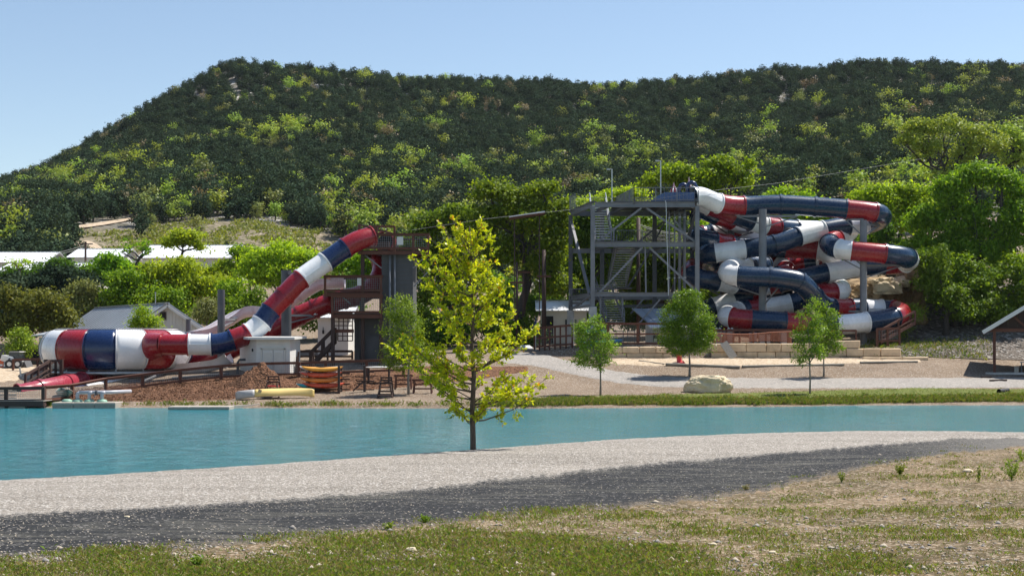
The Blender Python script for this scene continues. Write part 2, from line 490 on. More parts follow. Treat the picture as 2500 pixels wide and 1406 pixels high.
def far_z(x, y):
    px = CX + x / y * F
    k = int(round(px / 4))
    r = _rowc.get(k)
    if r is None: r = _rowc[k] = _interp_row(k * 4.0)
    if y <= 262:
        z = float(np.interp(y, _ty, r))
        n = 0.05 * fbm(x * 0.5, y * 0.5) + 0.03 * fbm(x * 1.9, y * 1.9, 4.0)
        if y > 125: n += min(1.0, (y - 125) / 30.0) * 0.9 * fbm(x * 0.06, y * 0.06, 2.0)
        if 84 < y < 96 and z < 0.4: n += 0.05 * fbm(x * 0.9, y * 0.9, 9)
        return z + n
    sp = float(np.interp(px, SKY_PX, SKY_PY)) + 16
    z0 = r[-1]; p0 = YH - (z0 - CZ) * F / 262.0
    zc = CZ + (YH - sp) / F * 520.0
    if y <= 520:
        t = (y - 262) / (520 - 262.0)
        tt = t ** 0.92
        if px > 450: tt = tt * 0.93 + 0.07 * ss(min(1, max(0, (t - 0.78) / 0.16)))      # a low rock band under the crest
        py = p0 + (sp - p0) * tt
        z = CZ + (YH - py) / F * y
    elif y <= 600: z = zc + (y - 520) * 0.02
    else: z = (zc + 1.6) * max(0.25, 1 - (y - 600) / 900.0)
    am = min(1.0, (y - 262) / 60.0) * (1.0 if y < 480 else max(0.35, 1 - (y - 480) / 60))
    return z + am * (2.2 * fbm(x * 0.02, y * 0.02, 7) + 0.8 * fbm(x * 0.07, y * 0.07, 3)) + (1 - am) * 0.9 * fbm(x * 0.06, y * 0.06, 2.0)
def far_at(px, Y):
    x = (px - CX) / F * Y
    return Vector((x, Y, far_z(x, Y)))
def far_py(px, py, y0=84.0, y1=110.0):
    """distance at which the far ground is seen at this row"""
    for _ in range(40):
        ym = (y0 + y1) / 2; p = far_at(px, ym)
        if YH - (p.z - CZ) * F / ym > py: y0 = ym
        else: y1 = ym
    return (y0 + y1) / 2

def grid_sheet(name, rows_fn, nu, nv, mat, kind='structure', smooth=True, attrs=None):
    V = np.zeros((nu * nv, 3)); i = 0
    for a in range(nu):
        for b in range(nv):
            V[i] = rows_fn(a / (nu - 1), b / (nv - 1)); i += 1
    a, b = np.meshgrid(np.arange(nu - 1), np.arange(nv - 1), indexing='ij')
    i0 = (a * nv + b).ravel()
    Q = np.stack([i0, i0 + nv, i0 + nv + 1, i0 + 1], 1)
    o = link(name, np_mesh(name, V, Q, [mat], smooth=smooth, attrs=attrs))
    return tag(o, kind=kind), V

MAT['gravelfar'] = m_ground('brown_gravel_earth', [(0.35, (0.125, 0.088, 0.06)), (0.52, (0.205, 0.15, 0.105)), (0.68, (0.285, 0.225, 0.165))], 6, (0.38, 0.34, 0.29), (0.09, 0.065, 0.045), 0.35, 0.5, 17, bdist=0.05)
MAT['sand'] = m_ground('pale_sand', [(0.35, (0.38, 0.30, 0.21)), (0.65, (0.50, 0.40, 0.29))], 4, (0.52, 0.44, 0.34), (0.28, 0.2, 0.13), 0.3, 0.3, 8)
MAT['asphalt'] = m_ground('pale_worn_asphalt', [(0.35, (0.22, 0.2, 0.18)), (0.65, (0.32, 0.295, 0.265))], 5, (0.38, 0.35, 0.32), (0.2, 0.19, 0.18), 0.3, 0.3, 12)
MAT['mulch'] = m_ground('brown_bark_mulch', [(0.35, (0.10, 0.05, 0.028)), (0.65, (0.235, 0.12, 0.07))], 7, (0.26, 0.13, 0.07), (0.035, 0.018, 0.01), 0.5, 1.0, 9, bdist=0.1)
MAT['lawn'] = m_ground('green_turf', [(0.35, (0.085, 0.11, 0.022)), (0.65, (0.15, 0.17, 0.04))], 5, (0.19, 0.19, 0.06), (0.05, 0.08, 0.015), 0.4, 0.5, 9)
MAT['brush'] = m_ground('dry_brush_slope', [(0.38, (0.10, 0.09, 0.05)), (0.52, (0.21, 0.17, 0.11)), (0.66, (0.33, 0.27, 0.20))], 0.8, (0.42, 0.36, 0.28), (0.09, 0.085, 0.04), 0.06, 0.6, 1.3, bdist=0.3)
MAT['hillg'] = m_ground('rocky_hill_earth', [(0.4, (0.11, 0.10, 0.075)), (0.6, (0.25, 0.23, 0.20))], 0.5, (0.42, 0.41, 0.40), (0.08, 0.07, 0.05), 0.05, 0.6, 0.8, bdist=0.4)
MAT['trackd'] = m_ground('pale_dirt_track', [(0.35, (0.40, 0.31, 0.21)), (0.65, (0.52, 0.41, 0.30))], 0.8, (0.5, 0.42, 0.34), (0.3, 0.22, 0.15), 0.1, 0.3, 2)
MAT['rubble'] = m_ground('grey_rubble', [(0.4, (0.09, 0.075, 0.06)), (0.6, (0.2, 0.17, 0.145))], 3, (0.36, 0.33, 0.3), (0.05, 0.04, 0.03), 0.3, 1.0, 3, bdist=0.15)

yrows = np.concatenate([np.arange(78, 109, 0.5), [109.0, 109.3, 109.6, 109.9, 110.2, 110.6], np.arange(111, 130, 1.0), np.arange(130, 190, 3.0)])
def far_rows(u, v):
    k = v * (len(yrows) - 1); y = yrows[int(round(k))]
    px = -900 + u * 4500
    x = (px - CX) / F * y
    return (x, y, far_z(x, y) if y > 80 else -1.2)
grid_sheet('far_ground', far_rows, 376, len(yrows), MAT['gravelfar'])
hrows = np.concatenate([np.arange(187, 262, 3.0), np.arange(262, 545, 4.0), [545, 560, 600, 680, 760, 1000]])
def hill_rows(u, v):
    y = hrows[int(round(v * (len(hrows) - 1)))]
    px = -800 + u * 4100
    x = (px - CX) / F * y
    return (x, y, far_z(x, min(y, 1500)))
def brush_mask(px, y):
    a = ss(min(1, max(0, (px - 150) / 60))) * ss(min(1, max(0, (905 - px) / 90)))
    top = 262 - 0.00018 * max(0, px - 520) ** 2 - (10 if px < 350 else 0)
    return a * ss(min(1, max(0, (top - y) / 8)))
t = NT('hill_earth_and_brush'); MAT['hill'] = t.m
def _hillmat():
    v = t.coord(False)
    def g(stops, scale, big, vs, sp, sp2):
        f = t.noise(v, scale, 8, 0.75); fb = t.noise(v, big, 4)
        c = t.ramp(t.math('ADD', t.math('MULTIPLY', f, 0.6), t.math('MULTIPLY', fb, 0.4)), stops)
        vo = t.new('ShaderNodeTexVoronoi'); vo.inputs['Scale'].default_value = vs; t.l(v, vo.inputs['Vector'])
        s_ = t.new('ShaderNodeSeparateColor'); t.l(vo.outputs['Color'], s_.inputs[0])
        c = t.mix(t.ramp(s_.outputs[0], [(0.7, 0.0), (0.9, 0.8)]), c, sp)
        c = t.mix(t.ramp(s_.outputs[1], [(0.6, 0.0), (0.85, 0.8)]), c, sp2)
        return c, t.math('ADD', f, vo.outputs['Distance'])
    ca, ha = g([(0.38, (0.085, 0.08, 0.045)), (0.5, (0.17, 0.14, 0.09)), (0.66, (0.28, 0.23, 0.17))], 0.9, 0.07, 1.5, (0.36, 0.30, 0.24), (0.07, 0.075, 0.03))
    cb, hb = g([(0.4, (0.10, 0.09, 0.07)), (0.62, (0.26, 0.24, 0.21))], 0.5, 0.05, 0.6, (0.42, 0.41, 0.39), (0.08, 0.075, 0.05))
    c = t.mix(t.attr('brush'), cb, ca)
    t.surf(c, 0.95, 0, t.bump(hb, 0.7, 0.4), 0, 0.2)
_hillmat()
nu = 241
av = [brush_mask(-800 + (a / (nu - 1)) * 4100, y) for a in range(nu) for y in hrows]
grid_sheet('hill', hill_rows, nu, len(hrows), MAT['hill'], attrs={'brush': av})

def far_strip(name, ca, cb, mat, lift, nu, nv, rag=0.0, seed=1, y0=84.0, y1=112.0, smooth=True, extra=None):
    """ground sheet between two edges given as photo (column,row) outlines on the far ground"""
    pa = sorted(set([p[0] for p in ca] + [p[0] for p in cb])); lo, hi = pa[0], pa[-1]
    def fn(u, v):
        px = lo + (hi - lo) * u
        ya = far_py(px, float(np.interp(px, [p[0] for p in ca], [p[1] for p in ca])), y0, y1)
        yb = far_py(px, float(np.interp(px, [p[0] for p in cb], [p[1] for p in cb])), y0, y1)
        y = ya + (yb - ya) * v
        if rag: y += rag * fbm(px * 0.06, v * 3 + seed, seed) * (1 if v in (0, 1) else 0.5)
        x = (px - CX) / F * y
        z = far_z(x, y) + lift * (1 if 0 < v < 1 and 0 < u < 1 else -.6)
        if extra: z += extra(u, v, px, y)
        return (x, y, z)
    return grid_sheet(name, fn, nu, nv, mat, smooth=smooth)
# the far road: comes in from the right, bends up past the steel tower
far_strip('far_road', [(1215, 884), (1300, 893), (1400, 915), (1500, 934), (1600, 944), (1750, 948), (2000, 948), (2300, 947), (2700, 946)],
          [(1215, 858), (1300, 862), (1340, 868), (1400, 882), (1500, 905), (1600, 917), (1750, 922), (2000, 923), (2300, 922), (2700, 921)],
          MAT['asphalt'], 0.06, 200, 14, 0.25, 3)
far_strip('sand_yard', [(1480, 888), (1560, 893), (1640, 894), (1800, 894), (2000, 889), (2250, 884)], [(1480, 876), (1560, 875), (1640, 874), (1800, 874), (2000, 875), (2250, 879)],
          MAT['sand'], 0.05, 120, 8, 0.2, 5, 95, 109.2)
far_strip('grass_bank', [(1190, 989), (1300, 987), (1500, 984), (1800, 984), (2000, 983), (2300, 978), (2700, 976)],
          [(1190, 986), (1300, 972), (1500, 965), (1700, 961), (1900, 956), (2050, 952), (2250, 946), (2450, 949), (2700, 950)], MAT['lawn'], 0.045, 240, 12, 0.35, 7, 84, 100)
far_strip('mulch_bed', [(160, 984), (300, 982), (420, 982), (560, 976), (700, 962), (840, 955), (930, 950), (1060, 940), (1180, 925), (1290, 905)],
          [(160, 955), (300, 940), (420, 928), (560, 918), (700, 913), (840, 905), (930, 900), (1060, 893), (1180, 890), (1290, 893)], MAT['mulch'], 0.05, 200, 26, 0.3, 11, 84, 104,
          extra=lambda u, v, px, y: 0.16 * max(0, fbm(px * 0.05, y * 0.9, 3)) * math.sin(math.pi * v))
far_strip('pale_yard', [(-400, 935), (0, 935), (60, 928), (110, 915)], [(-400, 893), (0, 893), (60, 893), (110, 896)], MAT['sand'], 0.05, 60, 10, 0.2, 13, 90, 120)
# dirt track across the brush slope
def track(u, v):
    c = [(150, 562), (200, 556), (250, 549), (300, 541), (350, 532)]
    px = 150 + 200 * u
    py = np.interp(px, [a for a, b in c], [b for a, b in c]) + (8 * math.sin(math.pi * (0.25 + 0.6 * u))) * (0.5 - v)
    y = far_py(px, py, 192, 300); x = (px - CX) / F * y
    return (x, y, far_z(x, y) + 0.25)
grid_sheet('dirt_track', track, 60, 4, MAT['trackd'])
def cut(u, v):
    px = 180 + 70 * u; py = 612 - v * (18 * math.sin(math.pi * min(1, u * 0.9 + 0.1)) + 2)
    y = far_py(px, py, 182, 262); x = (px - CX) / F * y
    return (x, y, far_z(x, y) + 0.3)
grid_sheet('earth_bank', cut, 20, 5, MAT['trackd'])

# ---- pond
t = NT('turquoise_pond_water')
v = t.coord(False)
mp = t.new('ShaderNodeMapping'); mp.inputs['Scale'].default_value = (0.9, 1.0, 1); t.l(v, mp.inputs[0])
n1 = t.noise(mp.outputs[0], 1.1, 7, 0.68, 0.4); n2 = t.noise(mp.outputs[0], 0.12, 3)
h = t.math('ADD', n1, t.math('MULTIPLY', n2, 0.5))
col = t.ramp(n2, [(0.3, (0.010, 0.16, 0.195)), (0.7, (0.018, 0.19, 0.225))])
p = t.surf(col, 0.1, 0, t.bump(h, 1.0, 0.45), 0, 0.38)
MAT['water'] = t.m
mb = MB(); mb.add([(-260, 22, 0), (260, 22, 0), (260, 100, 0), (-260, 100, 0)], [(0, 1, 2, 3)])
pond = link('pond', raw_mesh('pond', mb.v, mb.f, mats=[MAT['water']])); tag(pond, kind='structure')

# ---- the near bank: gravel road on a low dam, dark shoulder, rough grass
E_FAR = [(-700, 1210), (0, 1172), (300, 1155), (625, 1135), (1000, 1108), (1155, 1097), (1500, 1072), (1800, 1058), (2100, 1051), (2350, 1052), (2500, 1055), (3100, 1066)]
E_MID = [(-700, 1290), (0, 1253), (300, 1240), (600, 1222), (1000, 1193), (1250, 1165), (1600, 1127), (1800, 1112), (2100, 1087), (2300, 1072), (2500, 1066), (3100, 1074)]
E_LOW = [(-700, 1420), (0, 1372), (300, 1348), (500, 1338), (700, 1318), (900, 1297), (1100, 1277), (1250, 1258), (1500, 1243), (1700, 1222), (1850, 1200), (2000, 1168), (2150, 1135), (2300, 1108), (2500, 1090), (3100, 1092)]
def cv(c, px): return float(np.interp(px, [a for a, b in c], [b for a, b in c]))
def near_z(x, y):
    z = 0.65 + 0.42 * ss(min(1, max(0, (31 - y) / 17.0))) + 0.22 * ss(min(1, max(0, (x - 4) / 9.0))) * ss(min(1, max(0, (41 - y) / 8)))
    return z + 0.018 * fbm(x * 0.8, y * 0.8) + 0.012 * fbm(x * 3, y * 3, 5)
def near_at(px, py):
    y0, y1 = 3.0, 75.0
    for _ in range(36):
        ym = (y0 + y1) / 2; x = (px - CX) / F * ym
        if YH - (near_z(x, ym) - CZ) * F / ym > py: y0 = ym
        else: y1 = ym
    x = (px - CX) / F * ym
    return Vector((x, ym, near_z(x, ym)))
def near_band(name, ca, cb, mat, nu, nv, za=0, rag=0):
    def fn(u, v):
        px = -1700 + 6000 * u
        a = near_at(px, ca(px)); b = near_at(px, cb(px))
        q = a + (b - a) * v
        if v not in (0, 1): q.z = near_z(q.x, q.y)
        if za: q.z += za * math.sin(math.pi * v)
        return q
    return grid_sheet(name, fn, nu, nv, mat)
t = NT('pale_road_gravel')
v = t.coord(False)
# wheel tracks follow the road as a worn band: kept to broad stretched noise
mp = t.new('ShaderNodeMapping'); mp.inputs['Scale'].default_value = (0.12, 1.0, 1); mp.inputs['Rotation'].default_value = (0, 0, -0.36); t.l(v, mp.inputs[0])
fb = t.noise(mp.outputs[0], 0.9, 4); f = t.noise(v, 14, 8, 0.85)
c = t.ramp(t.math('ADD', t.math('MULTIPLY', f, 0.62), t.math('MULTIPLY', fb, 0.38)), [(0.36, (0.12, 0.104, 0.085)), (0.5, (0.25, 0.222, 0.19)), (0.66, (0.345, 0.312, 0.275))])
vo = t.new('ShaderNodeTexVoronoi'); vo.inputs['Scale'].default_value = 26; t.l(v, vo.inputs['Vector'])
s_ = t.new('ShaderNodeSeparateColor'); t.l(vo.outputs['Color'], s_.inputs[0])
c = t.mix(t.ramp(s_.outputs[0], [(0.7, 0.0), (0.95, 0.9)]), c, (0.55, 0.52, 0.48))
c = t.mix(t.ramp(s_.outputs[1], [(0.78, 0.0), (0.96, 0.9)]), c, (0.10, 0.09, 0.08))
MAT['road'] = t.surf(c, 0.95, 0, t.bump(t.math('ADD', f, vo.outputs['Distance']), 0.8, 0.03), 0, 0.2)
t = NT('dark_shoulder_gravel')
v = t.coord(False)
fb = t.noise(v, 0.35, 4, 0.6, 0.5); f = t.noise(v, 12, 8, 0.85)
mp = t.new('ShaderNodeMapping'); mp.inputs['Scale'].default_value = (0.22, 1.6, 1); mp.inputs['Rotation'].default_value = (0, 0, -0.1); t.l(v, mp.inputs[0])
rut = t.noise(mp.outputs[0], 1.5, 5, 0.6, 0.3)
c = t.ramp(f, [(0.36, (0.006, 0.006, 0.007)), (0.5, (0.018, 0.0185, 0.02)), (0.66, (0.044, 0.044, 0.045))])
geo = t.new('ShaderNodeNewGeometry'); sx = t.new('ShaderNodeSeparateXYZ'); t.l(geo.outputs['Position'], sx.inputs[0])
patch = t.math('MULTIPLY', t.ramp(fb, [(0.42, 0.0), (0.56, 1.0)]), t.ramp(rut, [(0.48, 0.0), (0.56, 0.85)]))
c = t.mix(t.math('MULTIPLY', patch, .7), c, (0.10, 0.095, 0.08))
vo = t.new('ShaderNodeTexVoronoi'); vo.inputs['Scale'].default_value = 22; t.l(v, vo.inputs['Vector'])
s_ = t.new('ShaderNodeSeparateColor'); t.l(vo.outputs['Color'], s_.inputs[0])
c = t.mix(t.ramp(s_.outputs[0], [(0.93, 0.0), (0.99, 0.8)]), c, (0.30, 0.28, 0.26))
# the pale gravel spills over the upper edge, earth and grit over the lower one, and the strip pales towards the right
fg = t.noise(v, 9, 6, .8)
def spill(a, lo, hi): return t.ramp(t.math('ADD', t.attr(a), t.math('MULTIPLY', t.math('SUBTRACT', fg, .5), .9)), [(lo, 0.0), (hi, 1.0)])
c = t.mix(t.math('MULTIPLY', spill('right', .45, .95), .75), c, (0.20, 0.185, 0.165))
c = t.mix(spill('up', .94, 1.03), c, (0.33, 0.30, 0.265))
c = t.mix(t.math('MULTIPLY', spill('low', .88, 1.04), .8), c, (0.19, 0.15, 0.105))
MAT['shoulder'] = t.surf(c, 0.9, 0, t.bump(t.math('ADD', t.math('ADD', f, vo.outputs['Distance']), t.math('MULTIPLY', rut, 2.0)), 0.9, 0.03), 0, 0.25)
MAT['field'] = m_ground('dry_stony_earth', [(0.38, (0.06, 0.048, 0.022)), (0.5, (0.155, 0.11, 0.062)), (0.62, (0.32, 0.228, 0.15))], 7, (0.42, 0.34, 0.25), (0.075, 0.065, 0.025), 0.5, 0.9, 16, bdist=0.04)

def rg(px, s, a): return a * (fbm(px * 0.013, s, s) + 0.6 * fbm(px * 0.07, s + 3, s) + 0.4 * fbm(px * 0.25, s + 3, s))
cfar = lambda px: cv(E_FAR, px) + rg(px, 1, 1.2)
cmid = lambda px: cv(E_MID, px) + rg(px, 2, 5)
clow = lambda px: cv(E_LOW, px) + rg(px, 4, 9)
near_band('gravel_road', cmid, cfar, MAT['road'], 960, 16, 0.05)
so, _ = near_band('gravel_shoulder', clow, cmid, MAT['shoulder'], 960, 20)
for an, fn_ in (('up', lambda u, v: v), ('low', lambda u, v: 1 - v), ('right', lambda u, v: min(1, max(0, (-1700 + 6000 * u - 1850) / 750)))):
    at = so.data.attributes.new(an, 'FLOAT', 'POINT'); at.data.foreach_set('value', np.array([fn_(a / 959, b / 19) for a in range(960) for b in range(20)], dtype=np.float32))
near_band('near_ground', lambda px: 2100.0, clow, MAT['field'], 960, 40)
def bank(u, v):
    px = -1700 + 6000 * u; a = near_at(px, cfar(px))
    return (a.x * (1 + 0.05 * v), a.y + 3.2 * v, a.z - 1.5 * v ** 1.3)
grid_sheet('pond_bank', bank, 960, 8, MAT['field'])
# ------------------------------------------------------------------ vegetation
LEAF = dict(
    juniper=m_leaf('juniper_sprays', [(0.026, 0.046, 0.028), (0.043, 0.068, 0.041), (0.062, 0.09, 0.052)], 0.15, 0.02, 0.28, 0.8, None, 0.0),
    lime=m_leaf('lime_oak_leaves', [(0.18, 0.27, 0.035), (0.26, 0.36, 0.05), (0.34, 0.42, 0.085)], 0.4, 0.02, 0.25),
    olive=m_leaf('olive_oak_leaves', [(0.13, 0.165, 0.045), (0.19, 0.22, 0.06), (0.24, 0.26, 0.09)], 0.32, 0.02, 0.25),
    tan=m_leaf('tan_spring_twigs', [(0.15, 0.12, 0.07), (0.21, 0.17, 0.10), (0.28, 0.23, 0.14)], 0.25, 0.02, 0.3),
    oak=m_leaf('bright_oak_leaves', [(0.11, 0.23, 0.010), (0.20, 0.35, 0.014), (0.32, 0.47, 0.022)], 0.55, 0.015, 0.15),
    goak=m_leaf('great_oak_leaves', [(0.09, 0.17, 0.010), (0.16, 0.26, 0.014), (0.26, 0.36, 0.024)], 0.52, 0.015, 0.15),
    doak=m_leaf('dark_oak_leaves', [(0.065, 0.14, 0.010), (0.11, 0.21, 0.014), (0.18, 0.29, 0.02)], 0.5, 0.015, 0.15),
    spring=m_leaf('spring_oak_leaves', [(0.22, 0.33, 0.012), (0.34, 0.46, 0.02), (0.46, 0.56, 0.035)], 0.55, 0.015, 0.15),
    ygreen=m_leaf('yellow_green_leaves', [(0.27, 0.35, 0.010), (0.47, 0.55, 0.015), (0.66, 0.66, 0.03)], 0.5, 0.0, 0.0, 0.4, ((0.55, 0.30, 0.03), 0.05), 0.3),
    fresh=m_leaf('fresh_green_leaves', [(0.11, 0.20, 0.015), (0.19, 0.30, 0.024), (0.29, 0.40, 0.045)], 0.48, 0.015, 0.12, 0.4),
    dense=m_leaf('glossy_green_leaves', [(0.07, 0.15, 0.008), (0.13, 0.24, 0.012), (0.24, 0.36, 0.03)], 0.45, 0.0, 0.0, 0.38),
    brown=m_leaf('bronze_green_leaves', [(0.10, 0.13, 0.02), (0.17, 0.20, 0.03), (0.24, 0.25, 0.05)], 0.42, 0.02, 0.2),
    grass=m_leaf('grass_blades', [(0.11, 0.18, 0.02), (0.18, 0.26, 0.03), (0.28, 0.32, 0.06)], 0.4, 0.02, 0.1),
    dgrass=m_leaf('dry_grass_blades', [(0.20, 0.17, 0.06), (0.32, 0.25, 0.13), (0.19, 0.21, 0.05)], 0.3, 0.02, 0.1),
    bgrass=m_leaf('bank_grass_blades', [(0.08, 0.14, 0.015), (0.14, 0.20, 0.022), (0.24, 0.26, 0.05)], 0.4, 0.02, 0.1),
)
def leaf_quads(P, size, rng, up=0.35, aspect=0.55, D=None, O=None):
    """rhombic leaves: P (n,3), size (n,)"""
    n = len(P)
    if D is None:
        D = rng.normal(size=(n, 3)); D[:, 2] -= 0.15
    D = D / (np.linalg.norm(D, axis=1, keepdims=True) + 1e-9)
    N = rng.normal(size=(n, 3)) * (1.0 if O is None else 0.5); N[:, 2] += up * 2
    if O is not None: N += O * 1.1
    S = np.cross(D, N); S /= (np.linalg.norm(S, axis=1, keepdims=True) + 1e-9)
    N = np.cross(S, D)
    s = size[:, None]
    V = np.stack([P - D * s * .5, P + S * s * aspect * .5 + N * s * .06 - D * s * 0.06, P + D * s * .5, P - S * s * aspect * .5 + N * s * .06 - D * s * 0.06], 1).reshape(-1, 3)
    Q = np.arange(4 * n, dtype=np.int32).reshape(n, 4)
    return V, Q
def blob_points(blobs, n, rng, shell=0.55):
    vol = np.array([b[3] * b[4] * b[5] for b in blobs]) ** (2 / 3.0)
    k = rng.choice(len(blobs), n, p=vol / vol.sum())
    B = np.array(blobs)[k]
    d = rng.normal(size=(n, 3)); d /= np.linalg.norm(d, axis=1, keepdims=True)
    r = shell + (1 - shell) * rng.random(n) ** 0.6
    return B[:, :3] + d * r[:, None] * B[:, 3:6], k
def crown_np(blobs, nclump, per, lsize, seed, spread=0.35, shell=0.5, up=0.35, flat=0.7, aspect=0.6):
    rng = np.random.default_rng(seed)
    C, k = blob_points(blobs, nclump, rng, shell)
    sz = rng.uniform(0.6, 1.5, nclump)
    dl = rng.normal(size=(nclump * per, 3))
    P = np.repeat(C, per, 0) + dl * (spread * np.repeat(sz, per)[:, None]) * np.array([1, 1, flat])
    B = np.array(blobs)[np.repeat(k, per)]
    O = (P - B[:, :3]) / B[:, 3:6]; O /= (np.linalg.norm(O, axis=1, keepdims=True) + 1e-6)
    O = O * .6 + dl / (np.linalg.norm(dl, axis=1, keepdims=True) + 1e-6) * .6
    size = rng.uniform(0.65, 1.35, len(P)) * lsize
    return leaf_quads(P, size, rng, up, aspect, None, O)
def limb_mb(mb, p, q, r0, r1, rng, n=6, k=5, wob=0.06):
    p, q = Vector(p), Vector(q); L = (q - p).length; pts = []; rr = []
    for i in range(k + 1):
        t = i / k
        w = Vector((rng.gauss(0, 1), rng.gauss(0, 1), rng.gauss(0, .5))) * (L * wob * (0 if i in (0, k) else 1))
        sag = Vector((0, 0, L * 0.10 * math.sin(math.pi * t)))
        pts.append(p.lerp(q, t) + w - sag * 0.5); rr.append(r0 + (r1 - r0) * t)
    mb.tube(pts, rr, n)
    return pts
def tree(name, label, cat, base, blobs, trunk_h, tr, leaf, bark, seed, nclump=260, per=22, lsize=0.3, spread=0.4, shell=0.5, group=None, lean=(0, 0), limbs=None, twigs=0, trunk_pts=None, up=0.35, aspect=0.6, sub=8):
    """blobs are in metres from the base: (x,y,z,rx,ry,rz)"""
    rng = random.Random(seed)
    t = thing(name, label, cat, base, group)
    base = Vector(base)
    mb = MB()
    if trunk_pts is None:
        trunk_pts = [(0, 0, -0.3), (lean[0] * .3 + rng.gauss(0, .03) * trunk_h * .3, lean[1] * .3, trunk_h * .35), (lean[0] * .7, lean[1] * .7, trunk_h * .7), (lean[0], lean[1], trunk_h)]
    tp = [base + Vector(p) for p in trunk_pts]
    kk = len(tp)
    mb.tube(tp, [tr * (1.25 if i == 0 else 1 - 0.45 * i / (kk - 1)) for i in range(kk)], 9)
    top = tp[-1]
    for b in (blobs if limbs is None else blobs[:limbs]):
        c = base + Vector(b[:3])
        st = tp[-1] if rng.random() < 0.5 else tp[-2].lerp(tp[-1], rng.uniform(0.3, 1))
        pts = limb_mb(mb, st, c, tr * 0.5, tr * 0.16, rng)
        for _ in range(twigs):
            d = Vector((rng.gauss(0, 1), rng.gauss(0, 1), rng.gauss(.2, .7))).normalized()
            e = c + Vector((d.x * b[3], d.y * b[4], d.z * b[5])) * rng.uniform(.6, .95)
            limb_mb(mb, pts[rng.randint(2, 5)], e, tr * 0.17, tr * 0.04, rng, 4, 4)
    part('trunk', mb, bark, t, smooth=True)
    if sub:
        sb = []
        for b in blobs:
            for _ in range(sub):
                d = Vector((rng.gauss(0, 1), rng.gauss(0, 1), rng.gauss(.15, 1))).normalized(); k = rng.uniform(.35, .9); q = rng.uniform(.36, .6)
                sb.append((b[0] + d.x * b[3] * k, b[1] + d.y * b[4] * k, b[2] + d.z * b[5] * k, b[3] * q, b[4] * q, max(b[5], b[3] * .6) * q * .8))
        blobs = sb
    V, Q = crown_np(blobs, int(nclump * (1.35 if sub else 1)), int(per * 1.55), lsize * .76, seed, spread * (.75 if sub else 1), shell, up, 0.6, aspect)
    c = link('crown', np_mesh('crown', V, Q, [leaf]), t); ORG[c.name] = base
    c['kind'] = 'stuff'
    return t
def blobs_px(base, Y, lst, depth=0.85):
    """crown lobes given as photo ellipses (px,py,rx,ry[,dY]) at distance Y"""
    out = []
    for e in lst:
        dy = e[4] if len(e) > 4 else 0
        p = W(e[0], e[1], Y + dy) - Vector(base)
        rx, rz = M(e[2], Y + dy), M(e[3], Y + dy)
        out.append((p.x, p.y, p.z, rx, (rx + rz) / 2 * depth, rz))
    return out
def ptree(name, label, cat, px, Y, lobes, leaf, bark, seed, trunk_top=None, tr=0.2, base_z=None, trunk_px=None, depth=0.85, **k):
    if name in ('young_tree', 'shrub'): k.setdefault('sub', 0)
    b = far_at(px, Y)
    bl = blobs_px(b, Y, lobes, depth)
    if trunk_px is None:
        zt = (W(px, trunk_top, Y).z - b.z) if trunk_top else sum(q[2] for q in bl) / len(bl)
        return tree(name, label, cat, b, bl, max(0.8, zt), tr, leaf, bark, seed, **k)
    tps = [(0, 0, -0.3)] + [tuple(W(a, c, Y) - b) for a, c in trunk_px]
    return tree(name, label, cat, b, bl, 1, tr, leaf, bark, seed, trunk_pts=tps, **k)

# ---- hillside trees --------------------------------------------------------
rngh = np.random.default_rng(77)
TRUNK = {}
def hill_proto(seed, leaf, bark, wide, high, n, ls, open_=False):
    """one tree as one mesh: crown leaves and trunk"""
    r = np.random.default_rng(seed); rr = random.Random(seed)
    bl = []
    for i in range(r.integers(3, 6)):
        a = r.uniform(0, 6.28); d = r.uniform(0.2, 0.6) * wide
        bl.append((math.cos(a) * d, math.sin(a) * d, high * r.uniform(0.3, 0.66), wide * r.uniform(.42, .62), wide * r.uniform(.42, .62), high * r.uniform(.24, .34)))
    bl.append((0, 0, high * 0.72, wide * .5, wide * .5, high * .28))
    V, Q = crown_np(bl, n // 9, 9, ls, seed, 0.38 if not open_ else 0.5, 0.7 if not open_ else 0.5, 0.5, 0.7, 0.75)
    mb = MB(); mb.tube([(0, 0, -0.8), (0.05, 0, high * .3), (0, 0.1, high * .62)], [.2, .15, .07], 5)
    for b in bl: limb_mb(mb, (0, 0, high * .3), b[:3], .08, .03, rr, 4, 3)
    qs = [f for f in mb.f if len(f) == 4]
    me = np_mesh('crown', V, Q, [leaf])
    TRUNK[me.name] = np_mesh('trunk', np.array(mb.v), np.array(qs), [bark])
    return me
PJ = [hill_proto(100 + i, LEAF['juniper'], MAT['dbark'], 2.0 + 0.25 * (i % 3), 4.2 + 0.5 * (i % 4), 760, 0.42) for i in range(7)]
PL = [hill_proto(200 + i, LEAF['lime'], MAT['bark'], 2.4 + 0.3 * (i % 3), 4.8 + 0.4 * (i % 3), 480, 0.46, True) for i in range(4)]
PO = [hill_proto(300 + i, LEAF['olive'], MAT['bark'], 2.6 + 0.3 * (i % 3), 4.6, 460, 0.46, True) for i in range(3)]
PT = [hill_proto(400 + i, LEAF['tan'], MAT['bark'], 2.4, 4.2, 330, 0.4, True) for i in range(3)]
LANDM = [(90, 'over the left barn roof'), (190, 'left of the utility pole'), (270, 'over the dirt track'), (390, 'over the long white barn'), (560, 'above the striped bowl'), (720, 'over the left of the bare slope'), (880, 'over the right of the bare slope'), (1030, 'left of the yellow tree top'), (1180, 'behind the timber slide tower'), (1480, 'behind the big oak'), (1760, 'behind the steel stair tower'), (2160, 'behind the spiral tubes'), (9999, 'above the oak at the right edge')]
